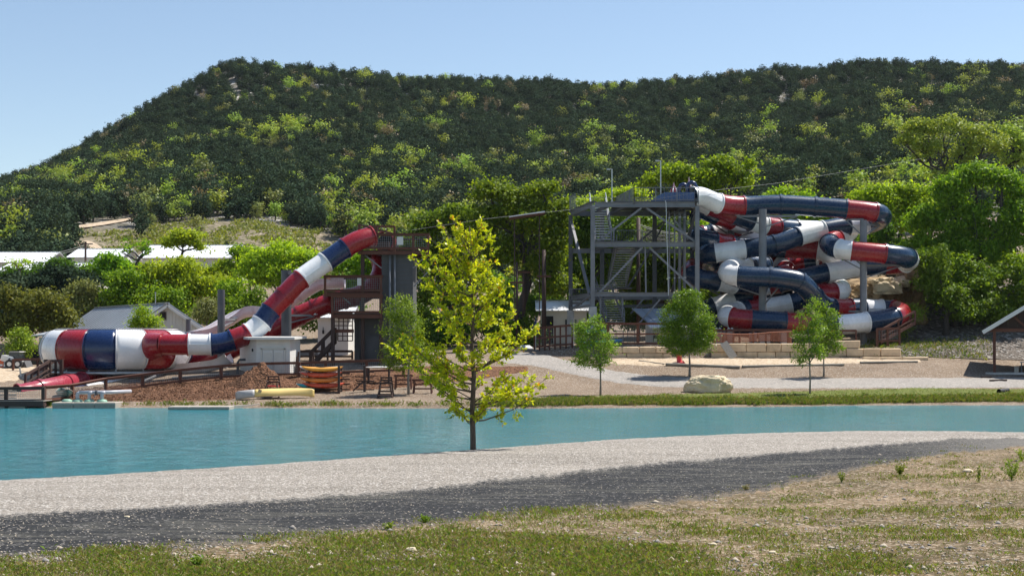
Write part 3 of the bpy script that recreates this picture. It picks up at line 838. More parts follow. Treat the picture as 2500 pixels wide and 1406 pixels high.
def zone(x, y, z):
    px = PX(x, y); py = YH - (z - CZ) * F / y
    s = next(n for m_, n in LANDM if px < m_)
    h = 'low on the hillside' if y < 330 else ('halfway up the hillside' if y < 430 else 'high on the hillside')
    return '%s %s' % (h, s)
cands = []
yy = 188.0
while yy < 560:
    step = 3.0
    x0, x1 = (-700 - CX) / F * yy, (3300 - CX) / F * yy
    xs = np.arange(x0, x1, step)
    for x in xs:
        X = x + rngh.uniform(-1.6, 1.6); Y = yy + rngh.uniform(-1.6, 1.6)
        px = PX(X, Y)
        m_ = brush_mask(px, Y)
        if m_ > 0.4 and rngh.random() < 0.965: continue
        if Y < 262 and px > 905 and rngh.random() < 0.5: continue
        z = far_z(X, Y); py = YH - (z - CZ) * F / Y
        if 150 < px < 352 and abs(py - np.interp(px, [150, 250, 350], [562, 549, 532]) - 3) < 9: continue
        if 170 < px < 262 and 585 < py < 616: continue
        if Y > 460 and 560 < px < 1050 and fbm(X * 0.03, Y * 0.03, 5) + 0.5 * rngh.random() > 0.66: continue
        if Y > 400 and fbm(X * 0.05, Y * 0.05, 8) > 0.42: continue
        cands.append((Y, X, z, px, py))
    yy += 3.0
cands.sort()
light = lambda X, Y: fbm(X * 0.022, Y * 0.022, 31)
stuff_pts = {0: []}
n_ind = 0; n_l = 0
for Y, X, z, px, py in cands:
    inview = -15 < px < 2515
    hidden = (px > 930 and py > 560) or (px > 2260 and py > 330) or (px > 1150 and px < 1400 and py > 480)
    a = light(X, Y); r = rngh.random()
    far_damp = 1.15 if Y < 420 else max(0.3, 1 - (Y - 420) / 100)
    pl = max(0.02, 0.075 + 0.42 * a) * far_damp
    kind = 'j'
    if r < pl: kind = 'l' if rngh.random() < 0.72 else 'o'
    elif r < pl + (0.05 + 0.10 * max(0, fbm(X * 0.03, Y * 0.03, 51))): kind = 't' if rngh.random() < 0.6 else 'o'
    if brush_mask(px, Y) > 0.4: kind = 'j' if rngh.random() < 0.6 else 'o'
    s = rngh.uniform(0.64, 1.15) * (1.0 if kind == 'j' else rngh.uniform(.7, 1.25))
    if brush_mask(px, Y) > 0.4: s *= rngh.uniform(0.35, 0.8)
    if Y > 500: s *= 0.85
    rot = rngh.uniform(0, 6.28)
    if kind == 'j' and n_ind < 292 and inview and not hidden:
        n_ind += 1; me = PJ[rngh.integers(len(PJ))]
        nm, lb, ct = 'juniper_tree', ('tall ' if s > 1.08 else 'small ' if s < .86 else '') + 'dark green juniper ' + zone(X, Y, z), 'tree'
    elif kind != 'j' and inview and not hidden and n_l < 298:
        n_l += 1
        if kind == 'l': me = PL[rngh.integers(len(PL))]; nm, lb = 'young_oak', 'lime green leafing oak ' + zone(X, Y, z)
        elif kind == 'o': me = PO[rngh.integers(len(PO))]; nm, lb = 'olive_oak', 'dull olive green oak ' + zone(X, Y, z)
        else: me = PT[rngh.integers(len(PT))]; nm, lb = 'bare_oak', 'tan half bare oak ' + zone(X, Y, z)
        ct = 'tree'; lb = ('broad ' if s > 1.1 else 'small ' if s < .75 else '') + lb
    else:
        k = {'j': 0, 'l': 7, 'o': 11, 't': 14}[kind]
        k += int(rngh.integers({'j': 7, 'l': 4, 'o': 3, 't': 3}[kind]))
        stuff_pts[0].append((X, Y, z, rot, s, k)); continue
    o = link(nm, None, loc=(X, Y, z)); link('trunk', TRUNK[me.name], o); link('crown', me, o)['kind'] = 'stuff'; o.rotation_euler = (0, 0, rot); o.scale = (s, s, s * rngh.uniform(.85, 1.1))
    tag(o, lb, ct, lb.replace('green juniper', 'green junipers').replace('oak', 'oaks', 1))
# the rest of the wood: one object, instanced from the same tree meshes
proto_obs = []
seen = {}
for o in COL.objects:
    if o.type == 'MESH' and o.data in PJ + PL + PO + PT and o.data.name not in seen: seen[o.data.name] = o
pts = np.array(stuff_pts[0])
me = bpy.data.meshes.new('hillside_wood')
me.vertices.add(len(pts)); me.vertices.foreach_set('co', pts[:, :3].astype(np.float32).ravel())
for an, c in (('rot', 3), ('scl', 4)):
    at = me.attributes.new(an, 'FLOAT', 'POINT'); at.data.foreach_set('value', pts[:, c].astype(np.float32))
at = me.attributes.new('kindno', 'INT', 'POINT'); at.data.foreach_set('value', pts[:, 5].astype(np.int32))
me.update()
wood = link('hillside_wood', me); tag(wood, 'dense wood of dark junipers with lighter oaks covering the upper hill', 'wood', None, 'stuff')
ng = bpy.data.node_groups.new('hillside_wood', 'GeometryNodeTree')
ng.interface.new_socket('Geometry', in_out='INPUT', socket_type='NodeSocketGeometry')
ng.interface.new_socket('Geometry', in_out='OUTPUT', socket_type='NodeSocketGeometry')
gi = ng.nodes.new('NodeGroupInput'); go = ng.nodes.new('NodeGroupOutput'); jn = ng.nodes.new('GeometryNodeJoinGeometry')
def gattr(n, typ):
    a = ng.nodes.new('GeometryNodeInputNamedAttribute'); a.data_type = typ; a.inputs['Name'].default_value = n; return a.outputs[0]
for k, pm in enumerate(PJ + PL + PO + PT):
    if pm.name not in seen: continue
    oi = ng.nodes.new('GeometryNodeObjectInfo'); oi.transform_space = 'ORIGINAL'; oi.inputs['Object'].default_value = seen[pm.name]; oi.inputs['As Instance'].default_value = True
    ip = ng.nodes.new('GeometryNodeInstanceOnPoints')
    m2p = ng.nodes.new('GeometryNodeMeshToPoints')
    cmp_ = ng.nodes.new('FunctionNodeCompare'); cmp_.data_type = 'INT'; cmp_.operation = 'EQUAL'
    ng.links.new(gattr('kindno', 'INT'), cmp_.inputs[2]); cmp_.inputs[3].default_value = k
    ng.links.new(gi.outputs[0], m2p.inputs['Mesh']); ng.links.new(cmp_.outputs[0], m2p.inputs['Selection'])
    ng.links.new(m2p.outputs[0], ip.inputs['Points']); ng.links.new(oi.outputs['Geometry'], ip.inputs['Instance'])
    cx = ng.nodes.new('ShaderNodeCombineXYZ'); ng.links.new(gattr('rot', 'FLOAT'), cx.inputs[2])
    er = ng.nodes.new('FunctionNodeEulerToRotation'); ng.links.new(cx.outputs[0], er.inputs[0]); ng.links.new(er.outputs[0], ip.inputs['Rotation'])
    ng.links.new(gattr('scl', 'FLOAT'), ip.inputs['Scale'])
    ng.links.new(ip.outputs[0], jn.inputs[0])
ng.links.new(jn.outputs[0], go.inputs[0])
md = wood.modifiers.new('wood', 'NODES'); md.node_group = ng

# pale rock ledges under the crest
rngl = random.Random(5)
MAT['ledge'] = m_plain('grey_limestone', (0.24, 0.235, 0.225), .9, .35, .8, 0, 1.0, 2)
for i in range(46):
    px = rngl.uniform(600, 900) if i < 34 else rngl.uniform(900, 1090)
    Y = 494 + rngl.uniform(-7, 6)
    p = far_at(px, Y)
    L = rngl.uniform(2.5, 7); H = rngl.uniform(1.2, 2.6)
    mb = MB(); mb.cbox((p.x, p.y, p.z + H * .25), (L, rngl.uniform(2, 3), H), 0.35, Matrix.Rotation(rngl.uniform(-.25, .25), 3, 'Z'), 0.3, rngl)
    lb = 'grey limestone ledge in the broken band below the rocky hilltop'
    solo('rock_ledge', mb, MAT['ledge'], lb, 'rock', 'limestone ledges below the hilltop')

# ---- brush slope: low shrubs as a mass
def scatter_brush():
    r = np.random.default_rng(9); P = []; S = []
    for _ in range(5200):
        px = r.uniform(160, 905); Y = r.uniform(190, 266); 
        if brush_mask(px, Y) < 0.3: continue
        x = (px - CX) / F * Y; z = far_z(x, Y); py = YH - (z - CZ) * F / Y
        if 150 < px < 355 and abs(py - np.interp(px, [150, 250, 350], [562, 549, 532])) < 7: continue
        if 178 < px < 255 and 590 < py < 614: continue
        if fbm(x * 0.12, Y * 0.12, 3) < -0.05: continue
        k = r.integers(5, 12); s = r.uniform(.25, .7)
        P.append(np.array([x, Y, z + s * .4]) + r.normal(size=(k, 3)) * np.array([s, s, s * .45])); S.append(r.uniform(.3, .6, k))
    P = np.vstack(P); S = np.concatenate(S)
    V, Q = leaf_quads(P, S, r, 0.4, 0.7)
    o = link('slope_brush', np_mesh('slope_brush', V, Q, [LEAF['brown'], LEAF['olive']], (np.arange(len(Q)) // 40) % 2))
    tag(o, 'low tufts of scrub scattered over the bare brush slope', 'scrub', None, 'stuff')
scatter_brush()

# ---- trees between the slides and the hill --------------------------------
OAK, DOAK, SPR, BRN = LEAF['oak'], LEAF['doak'], LEAF['spring'], LEAF['brown']
BK, DB, PB = MAT['bark'], MAT['dbark'], MAT['pbark']
g1 = None
# left belt, behind the bowl
ptree('oak_tree', 'bright green oak behind the pale flume, broadest crown right of the gabled house', 'tree', 430, 141, [(420, 665, 60, 28), (490, 690, 70, 40), (540, 720, 40, 40), (450, 720, 50, 40), (370, 680, 45, 25)], SPR, DB, 11, 760, .3, nclump=260, per=26, lsize=.42, spread=.55)
ptree('oak_tree', 'mid green round oak right behind the gabled house roof', 'tree', 330, 139, [(300, 700, 70, 34), (360, 720, 80, 40), (280, 735, 55, 36), (420, 745, 50, 40), (330, 760, 60, 30)], OAK, DB, 12, 770, .3, nclump=300, per=26, lsize=.4, spread=.5)
ptree('oak_tree', 'dense green oak behind the tall grey column of the white flume', 'tree', 560, 132, [(520, 760, 45, 35), (570, 720, 50, 45), (600, 760, 50, 40), (560, 780, 60, 30)], OAK, DB, 13, 780, .28, nclump=240, per=24, lsize=.4, spread=.5)
ptree('oak_tree', 'wide yellow green oak left of the red slide tube top', 'tree', 690, 140, [(640, 640, 60, 30), (700, 620, 55, 25), (760, 640, 50, 35), (680, 670, 70, 36), (740, 690, 60, 45), (620, 690, 50, 40)], SPR, BK, 14, 760, .3, nclump=330, per=26, lsize=.42, spread=.55, twigs=2)
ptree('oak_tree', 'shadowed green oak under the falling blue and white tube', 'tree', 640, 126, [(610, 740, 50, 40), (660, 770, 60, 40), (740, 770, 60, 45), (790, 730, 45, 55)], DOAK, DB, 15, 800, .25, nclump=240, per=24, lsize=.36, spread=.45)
ptree('oak_tree', 'green oak behind the timber tower platforms', 'tree', 840, 128, [(820, 650, 50, 40), (860, 700, 50, 50), (830, 770, 60, 50), (900, 640, 40, 40)], OAK, DB, 16, 790, .3, nclump=240, per=24, lsize=.38, spread=.5)
ptree('cedar_tree', 'blackish cedar in front of the long white barn', 'tree', 160, 145, [(120, 680, 70, 36), (190, 690, 60, 44), (150, 730, 80, 45), (60, 710, 60, 45), (220, 740, 50, 45)], LEAF['juniper'], DB, 17, 760, .3, nclump=330, per=26, lsize=.45, spread=.5)
ptree('cedar_tree', 'dark cedar at the left edge of the tree belt', 'tree', 20, 138, [(-10, 740, 60, 50), (30, 720, 45, 40), (-40, 700, 60, 40), (60, 780, 60, 50)], LEAF['juniper'], DB, 18, 780, .3, nclump=260, per=26, lsize=.45, spread=.5)
ptree('oak_tree', 'bronze green oak above the skid loader', 'tree', 70, 124, [(40, 730, 55, 40), (100, 740, 60, 40), (140, 780, 40, 45), (60, 790, 55, 40), (10, 800, 40, 40)], BRN, DB, 19, 830, .3, nclump=300, per=24, lsize=.36, spread=.45)
ptree('oak_tree', 'green oak between the bronze oak and the house gable', 'tree', 190, 139, [(200, 715, 40, 30), (170, 760, 30, 36), (215, 760, 36, 36)], LEAF['olive'], BK, 20, 790, .22, nclump=150, per=24, lsize=.36, spread=.45, twigs=2)
ptree('oak_tree', 'green oak standing before the white barn end', 'tree', 300, 150, [(270, 650, 40, 30), (330, 660, 45, 25), (290, 690, 50, 30)], OAK, DB, 21, 700, .25, nclump=150, per=24, lsize=.45, spread=.5)
ptree('bare_tree', 'gnarled yellow topped oak before the white barn roof', 'tree', 445, 150, [(450, 580, 45, 14), (425, 592, 25, 14), (485, 597, 18, 12)], SPR, DB, 22, 640, .24, nclump=80, per=22, lsize=.4, spread=.45, twigs=4, trunk_px=[(447, 660), (440, 635), (446, 615)])
ptree('bare_tree', 'leafless dark tree forking in front of the white barn roof', 'tree', 345, 149, [(318, 608, 22, 20), (350, 605, 16, 26), (365, 612, 18, 18), (300, 618, 14, 12)], OAK, DB, 23, 660, .24, nclump=14, per=16, lsize=.35, spread=.3, twigs=6, trunk_px=[(338, 668), (333, 645), (342, 628)])
ptree('bare_tree', 'leafless grey tree by the left barn roofs', 'tree', 48, 148, [(35, 640, 16, 16), (60, 645, 16, 14)], SPR, BK, 24, 660, .2, nclump=8, per=14, lsize=.35, spread=.3, twigs=6)
ptree('shrub', 'grey green round shrub beside the tall flume column', 'shrub', 505, 122, [(505, 755, 22, 24), (495, 765, 18, 18)], LEAF['olive'], BK, 25, 775, .1, nclump=70, per=22, lsize=.3, spread=.35)
# centre: big oaks behind the yellow tree and left of the steel tower
ptree('big_oak', 'large dark oak with a curving trunk left of the steel stair tower', 'tree', 1262, 122, [(1192, 462, 40, 26), (1232, 478, 36, 30), (1268, 505, 40, 30), (1325, 470, 42, 30), (1372, 512, 26, 26), (1210, 540, 70, 45), (1300, 550, 70, 45), (1360, 540, 40, 45), (1340, 620, 55, 50), (1240, 610, 50, 40), (1180, 600, 50, 45), (1360, 690, 40, 40)], LEAF['goak'], DB, 31, None, .45, nclump=620, per=26, lsize=.4, spread=.5, trunk_px=[(1265, 790), (1275, 740), (1290, 690), (1283, 640), (1290, 600)], twigs=2)
ptree('big_oak', 'dark shaded oak between the timber tower and the yellow tree', 'tree', 1105, 126, [(1040, 560, 60, 40), (1100, 530, 60, 40), (1150, 560, 50, 50), (1060, 640, 60, 50), (1120, 650, 60, 50), (1080, 720, 60, 45), (1000, 600, 45, 45)], DOAK, DB, 32, None, .4, nclump=460, per=26, lsize=.4, spread=.5, trunk_px=[(1104, 780), (1100, 720), (1105, 680)])
ptree('big_oak', 'dark green oak filling the space behind the steel stairs', 'tree', 1420, 128, [(1400, 600, 60, 60), (1440, 540, 50, 40), (1480, 640, 60, 60), (1420, 700, 60, 45), (1500, 580, 50, 40), (1540, 540, 50, 35)], DOAK, DB, 33, 760, .4, nclump=470, per=26, lsize=.4, spread=.5)
ptree('big_oak', 'shaded oak behind the steel tower pipes', 'tree', 1600, 130, [(1590, 640, 65, 55), (1640, 690, 60, 45), (1560, 700, 60, 45), (1650, 620, 50, 40), (1610, 580, 50, 35)], DOAK, DB, 34, 760, .35, nclump=430, per=26, lsize=.4, spread=.5)
ptree('oak_tree', 'tall oak with open crown above the top slide flags', 'tree', 1740, 142, [(1690, 430, 60, 30), (1750, 415, 60, 26), (1800, 430, 45, 26), (1640, 425, 40, 16), (1720, 465, 60, 22), (1590, 440, 30, 12), (1830, 402, 16, 10)], OAK, DB, 35, 520, .35, nclump=300, per=22, lsize=.42, spread=.5, twigs=3)
ptree('oak_tree', 'sunlit yellow green oak behind the slide tower deck', 'tree', 1520, 150, [(1505, 478, 34, 12), (1540, 470, 34, 16), (1465, 498, 36, 14), (1420, 500, 30, 14)], SPR, BK, 36, 540, .3, nclump=130, per=22, lsize=.45, spread=.5)
ptree('oak_tree', 'green oak behind the first spiral turns', 'tree', 1800, 134, [(1760, 600, 60, 45), (1830, 560, 60, 40), (1780, 680, 60, 50), (1730, 740, 50, 40), (1720, 580, 45, 40)], OAK, DB, 37, 760, .3, nclump=350, per=24, lsize=.4, spread=.5)
ptree('oak_tree', 'bright green oak showing between the two top tubes', 'tree', 1960, 138, [(1900, 530, 60, 30), (1970, 520, 60, 28), (2030, 540, 60, 40), (1940, 580, 80, 45), (2080, 590, 60, 50), (1900, 480, 35, 14), (1960, 476, 25, 12)], OAK, DB, 38, 720, .35, nclump=430, per=24, lsize=.4, spread=.5)
ptree('oak_tree', 'yellow green oak right behind the top tube bend', 'tree', 2170, 142, [(2120, 475, 55, 24), (2180, 490, 60, 40), (2150, 545, 50, 45), (2220, 540, 60, 60), (2230, 470, 40, 24), (2170, 600, 50, 45)], SPR, DB, 39, 700, .35, nclump=430, per=24, lsize=.42, spread=.5)
ptree('cedar_tree', 'narrow dark cedar behind the top tube bend', 'tree', 2165, 134, [(2165, 560, 20, 40), (2165, 600, 28, 40), (2170, 640, 34, 36)], DOAK, DB, 40, 640, .2, nclump=150, per=24, lsize=.32, spread=.35)
for i, (px, lb, lobes, lf) in enumerate(((470, 'bright low oak along the wall of the rightmost long barn', [(420, 668, 46, 24), (480, 662, 46, 26), (540, 660, 40, 26)], SPR), (250, 'green low oak before the porch of the middle barn', [(215, 664, 44, 24), (270, 660, 40, 24), (310, 660, 34, 22)], OAK),
    (90, 'dark low tree in front of the left barn roofs', [(40, 672, 50, 20), (100, 668, 46, 22), (150, 660, 40, 24)], DOAK), (610, 'bushy oak right of the rightmost barn', [(590, 632, 40, 26), (630, 645, 44, 30)], OAK))):
    ptree('oak_tree', lb, 'tree', px, 152, lobes, lf, DB, 170 + i, None, .2, nclump=130, per=24, lsize=.42, spread=.5)
# undergrowth below the big trees, some of it added to stand for shade
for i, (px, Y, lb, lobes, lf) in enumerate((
    (1215, 121.5, 'dark low bushes around the big oak trunk right of the yellow tree', [(1200, 800, 40, 36), (1240, 815, 34, 30), (1295, 810, 26, 30)], DOAK),  # these and the next bushes are added to darken sunlit bare ground
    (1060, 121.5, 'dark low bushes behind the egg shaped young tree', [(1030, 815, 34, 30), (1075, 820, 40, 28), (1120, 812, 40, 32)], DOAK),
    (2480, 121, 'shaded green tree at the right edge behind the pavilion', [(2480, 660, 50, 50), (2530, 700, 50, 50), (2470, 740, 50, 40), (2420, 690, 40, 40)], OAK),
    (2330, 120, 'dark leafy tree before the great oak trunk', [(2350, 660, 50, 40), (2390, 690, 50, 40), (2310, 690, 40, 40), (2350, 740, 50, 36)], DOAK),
    (1060, 128, 'dark undergrowth tree left of the yellow tree top, below the shaded oak', [(1040, 780, 50, 30), (1100, 790, 50, 28), (1000, 760, 40, 40)], DOAK),  # added for the darkness beneath the oaks
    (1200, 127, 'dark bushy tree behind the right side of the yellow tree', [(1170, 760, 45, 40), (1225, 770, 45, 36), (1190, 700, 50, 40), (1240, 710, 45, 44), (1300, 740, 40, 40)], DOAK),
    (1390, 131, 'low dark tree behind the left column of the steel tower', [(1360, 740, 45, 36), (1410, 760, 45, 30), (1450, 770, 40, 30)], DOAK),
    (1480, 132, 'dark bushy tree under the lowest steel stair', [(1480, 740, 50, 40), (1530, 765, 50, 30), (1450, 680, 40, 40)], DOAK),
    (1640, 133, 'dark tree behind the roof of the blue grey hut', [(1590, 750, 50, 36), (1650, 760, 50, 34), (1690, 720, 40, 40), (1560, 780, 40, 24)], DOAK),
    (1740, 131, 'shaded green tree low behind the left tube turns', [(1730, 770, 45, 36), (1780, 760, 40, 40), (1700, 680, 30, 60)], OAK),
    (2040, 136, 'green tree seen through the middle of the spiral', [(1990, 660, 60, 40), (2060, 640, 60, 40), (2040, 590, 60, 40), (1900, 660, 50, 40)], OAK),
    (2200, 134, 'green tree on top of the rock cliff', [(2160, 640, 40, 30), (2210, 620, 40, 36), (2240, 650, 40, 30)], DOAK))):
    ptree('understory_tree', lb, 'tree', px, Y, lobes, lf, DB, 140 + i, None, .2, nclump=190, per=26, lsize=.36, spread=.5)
# right: the tall thin-leaved tree and the great oak
ptree('tall_oak', 'tall pale green tree with bare dark limbs above the great oak', 'tree', 2330, 138, [(2230, 330, 40, 36), (2300, 310, 50, 30), (2370, 320, 45, 30), (2270, 370, 50, 36), (2350, 370, 45, 36), (2420, 350, 40, 30), (2210, 345, 25, 20), (2240, 300, 24, 12), (2310, 420, 50, 25)], LEAF['lime'], DB, 41, None, .36, nclump=250, per=18, lsize=.36, spread=.45, twigs=5, trunk_px=[(2330, 560), (2320, 480), (2325, 430)])
ptree('tall_oak', 'thin leaved tree with black limbs at the right edge above the great oak', 'tree', 2470, 140, [(2470, 330, 30, 24), (2440, 355, 24, 24), (2500, 350, 40, 30), (2490, 390, 40, 20)], LEAF['lime'], DB, 42, None, .3, nclump=80, per=18, lsize=.36, spread=.4, twigs=6, trunk_px=[(2470, 560), (2468, 440), (2470, 400)])
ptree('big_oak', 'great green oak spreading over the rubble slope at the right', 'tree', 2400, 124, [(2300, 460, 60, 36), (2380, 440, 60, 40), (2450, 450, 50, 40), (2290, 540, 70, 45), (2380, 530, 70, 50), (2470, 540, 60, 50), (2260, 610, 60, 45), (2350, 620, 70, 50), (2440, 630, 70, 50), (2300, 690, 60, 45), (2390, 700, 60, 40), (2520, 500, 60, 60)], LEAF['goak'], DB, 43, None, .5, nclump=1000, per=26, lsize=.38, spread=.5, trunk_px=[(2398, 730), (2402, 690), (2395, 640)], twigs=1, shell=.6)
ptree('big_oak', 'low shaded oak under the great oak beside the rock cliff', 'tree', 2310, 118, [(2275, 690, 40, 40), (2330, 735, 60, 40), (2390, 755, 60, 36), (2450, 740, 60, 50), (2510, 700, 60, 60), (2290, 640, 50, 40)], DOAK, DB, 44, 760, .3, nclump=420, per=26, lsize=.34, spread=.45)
ptree('shrub', 'leafy green shrub at the head of the timber steps', 'shrub', 2212, 117, [(2212, 800, 16, 18), (2200, 815, 14, 12), (2235, 765, 20, 26)], LEAF['fresh'], BK, 45, 810, .06, nclump=60, per=20, lsize=.2, spread=.3)
for dx, dy, s_, lb in ((14, 4, .9, 'dense oak on the slope beyond the right edge'), (27, 8, 1.05, 'far dense oak on the slope beyond the right edge')):
    q = next(o for o in COL.objects if o.get('label', '').startswith('great green oak')); c_ = Vector(q.location) + Vector((dx, dy, 0)); c_.z = far_z(c_.x, c_.y); clone(q, c_, lb, 1.9 * dx, s_)
# small trees
ptree('young_tree', 'bright young tree beside the dark car at the left edge', 'tree', 52, 108, [(52, 830, 26, 26), (40, 850, 22, 18), (66, 850, 20, 18), (50, 812, 16, 14)], LEAF['fresh'], BK, 51, 850, .1, nclump=120, per=22, lsize=.2, spread=.28)
ptree('young_tree', 'small pointed tree in front of the house gable, over the striped bowl', 'tree', 352, 106, [(352, 785, 30, 18), (350, 768, 20, 16), (352, 752, 10, 10), (335, 792, 18, 12), (375, 790, 20, 14), (350, 820, 26, 16)], OAK, BK, 52, 800, .1, nclump=120, per=22, lsize=.2, spread=.25)
# trees planted along the far bank
ptree('young_tree', 'mid green young tree with an egg shaped crown behind the yellow tree', 'tree', 998, 90.2, [(978, 760, 38, 32), (965, 800, 34, 36), (1005, 800, 32, 40), (985, 850, 44, 36), (960, 870, 30, 28), (1015, 860, 34, 36), (975, 735, 24, 16), (985, 890, 36, 18)], LEAF['fresh'], PB, 53, 860, .085, nclump=330, per=18, lsize=.17, spread=.2, twigs=3)
ptree('young_tree', 'lopsided young tree with small leafy crown left of the pale boulder', 'tree', 1466, 90.8, [(1440, 800, 30, 22), (1430, 830, 28, 22), (1465, 830, 30, 22), (1450, 860, 40, 24), (1485, 850, 26, 18), (1420, 880, 26, 16), (1470, 885, 28, 18), (1412, 800, 14, 14), (1455, 778, 14, 10)], LEAF['fresh'], PB, 54, 890, .07, nclump=250, per=15, lsize=.17, spread=.17, twigs=3)
ptree('young_tree', 'dense round crowned young tree behind the pale boulder', 'tree', 1683, 101.5, [(1675, 740, 34, 30), (1650, 775, 36, 34), (1705, 775, 34, 34), (1640, 815, 32, 32), (1678, 810, 40, 40), (1715, 815, 28, 32), (1660, 845, 40, 20), (1700, 845, 34, 18), (1690, 725, 16, 16)], LEAF['dense'], PB, 55, 850, .09, nclump=820, per=18, lsize=.17, spread=.2, shell=.75, twigs=1)
ptree('young_tree', 'thin young tree with open crown right of the pale boulder', 'tree', 1977, 92.0, [(1985, 740, 16, 16), (1975, 775, 30, 22), (1960, 815, 26, 22), (1990, 810, 24, 24), (1965, 850, 30, 22), (1955, 880, 22, 14), (2000, 860, 18, 22)], LEAF['fresh'], PB, 56, 870, .065, nclump=210, per=15, lsize=.16, spread=.17, twigs=3)
ptree('young_tree', 'sparse young tree set just behind the thin tree right of the boulder', 'tree', 2011, 101.5, [(2020, 770, 28, 22), (2010, 800, 34, 26), (2035, 810, 22, 22), (2015, 845, 34, 22), (2005, 750, 16, 16), (2040, 850, 16, 14)], LEAF['dense'], PB, 57, 870, .07, nclump=190, per=15, lsize=.19, spread=.2, twigs=3)

# ---- the yellow-green tree on the near bank --------------------------------
def yellow_tree():
    Yt = 40.9; base = near_at(1155, 1099); Yt = base.y + 0.25
    base = Vector((W(1155, 1097, Yt).x, Yt, near_z(W(1155, 1097, Yt).x, Yt) - 0.12))
    t = thing('young_tree', 'yellow green young tree on the near bank, leaves against the turquoise pond', 'tree', base)
    rng = random.Random(8); nr = np.random.default_rng(8)
    tp = [base + Vector((0, 0, -0.2))] + [W(a, b, Yt) for a, b in ((1155, 1080), (1153, 1000), (1157, 920), (1152, 840), (1156, 760), (1148, 680), (1150, 600), (1146, 552))]
    mb = MB(); mb.tube(tp, [.10, .088, .078, .07, .058, .046, .034, .022, .01], 10)
    part('trunk', mb, MAT['bark'], t, smooth=True)
    ends = [(1110, 540, -.1), (1085, 556, .5), (1175, 545, -.4), (1190, 575, .3), (1060, 590, -.5), (1200, 620, .5), (1040, 630, .2), (1015, 645, -.3), (1195, 655, -.6), (1075, 655, .8),
            (1215, 690, .4), (1245, 675, -.2), (1040, 700, .6), (1060, 735, -.8), (1225, 730, .8), (1255, 770, .1), (1075, 770, .9), (1240, 800, -.8), (1110, 790, -1.0), (1020, 815, -.4),
            (985, 825, .3), (1050, 850, -.9), (965, 850, .6), (1000, 880, -.1), (1280, 815, .2), (1305, 805, -.1), (1245, 830, .6), (1060, 895, .8), (1035, 920, -.5), (1090, 940, -.9),
            (1240, 910, -.5), (1280, 920, .5), (1300, 935, -.2), (1330, 928, .1), (1225, 940, .9), (1110, 975, .5), (1115, 1000, -.4), (1205, 965, -.8), (1180, 900, 1.0), (1120, 900, -1.0),
            (1130, 620, -.6), (1165, 700, -.9), (1130, 700, .8), (1170, 770, .9), (1190, 830, -.9), (1120, 840, .9), (1300, 968, .2), (1175, 1010, -.2), (1140, 580, .5), (1100, 600, -.7), (1170, 640, .8), (1090, 690, -.5), (1150, 655, -.4), (1140, 750, -.9), (1205, 765, -.5), (1120, 565, .2), (1160, 590, -.3), (1105, 635, .3), (1185, 735, .4), (1100, 725, .5), (1095, 830, .4), (1160, 860, -.6), (1045, 875, .2), (1010, 845, -.6), (1200, 700, -.3)]
    P = []; D = []
    for ei, (a, b, dy) in enumerate(ends):
        e = W(a, b, Yt + dy)
        hgt = 50 + abs(a - 1152) * (0.42 if b < 800 else 0.30)
        if (a, b) in ((1330, 928), (1300, 968), (1300, 935)): hgt = 60
        sy = min(1040, b + hgt); s0 = W(1154, sy, Yt)
        k = 6; pts = []
        for i in range(k + 1):
            f = i / k
            q = s0.lerp(e, f); q.z -= 0.10 * (e - s0).length * math.sin(math.pi * f) * (1 if b < 900 else 0.6)
            q += Vector((rng.gauss(0, .03), rng.gauss(0, .04), rng.gauss(0, .03))) * (0 if i == 0 else 1)
            pts.append(q)
        mb = MB(); L = (e - s0).length
        r0 = 0.012 + 0.008 * L
        mb.tube(pts, [r0 * (1 - .8 * i / k) for i in range(k + 1)], 5)
        sub = []
        for j in range(int(8 + L * 8)):
            f = rng.uniform(.34, 1.0) if j else 1.0
            q = pts[int(f * k)] if f == 1.0 else pts[int(f * k)].lerp(pts[min(k, int(f * k) + 1)], (f * k) % 1)
            d = (e - s0).normalized() * .7 + Vector((rng.gauss(0, .6), rng.gauss(0, .6), rng.gauss(.25, .5)))
            d.normalize(); l = rng.uniform(.12, .36)
            q2 = q + d * l
            mb.tube([q, q.lerp(q2, .5) + Vector((0, 0, .015)), q2], [.006, .005, .003], 4, False)
            sub.append((q, q2, d))
        part('branch', mb, MAT['bark'], t, smooth=True)
        for q, q2, d in sub:
            n = rng.randint(7, 12)
            for i in range(n):
                f = rng.uniform(.3, 1.05)
                out = d * rng.uniform(.2, 1.0) + Vector((rng.gauss(0, .7), rng.gauss(0, .7), rng.gauss(-.05, .6)))
                out.normalize()
                P.append(q.lerp(q2, f) + out * rng.uniform(.04, .09)); D.append(out)
    P = np.array([tuple(p) for p in P]); D = np.array([tuple(p) for p in D])
    size = nr.uniform(.075, .16, len(P))
    # the biggest and nearest leaves are parts of their own, the rest one crown
    order = np.argsort(P[:, 1] - size * 4); big, rest = order[:280], order[280:]
    def leaf_mesh(seed):
        rr = np.random.default_rng(seed)
        w = rr.uniform(.2, .27); c = rr.uniform(-.12, .12)
        v = [(0, 0, -.5), (-w * .7, .04, -.2), (-w, .06 + c, .1), (-w * .55, .03 + c, .36), (0, c, .52), (w * .55, .03 + c, .36), (w, .06 + c, .1), (w * .7, .04, -.2), (0, -.02 + c * .3, .05)]
        f = [(8, i, (i + 1) % 8) for i in range(8)]
        return raw_mesh('leaf', v, f, mats=[LEAF['ygreen']])
    lms = [leaf_mesh(i) for i in range(8)]
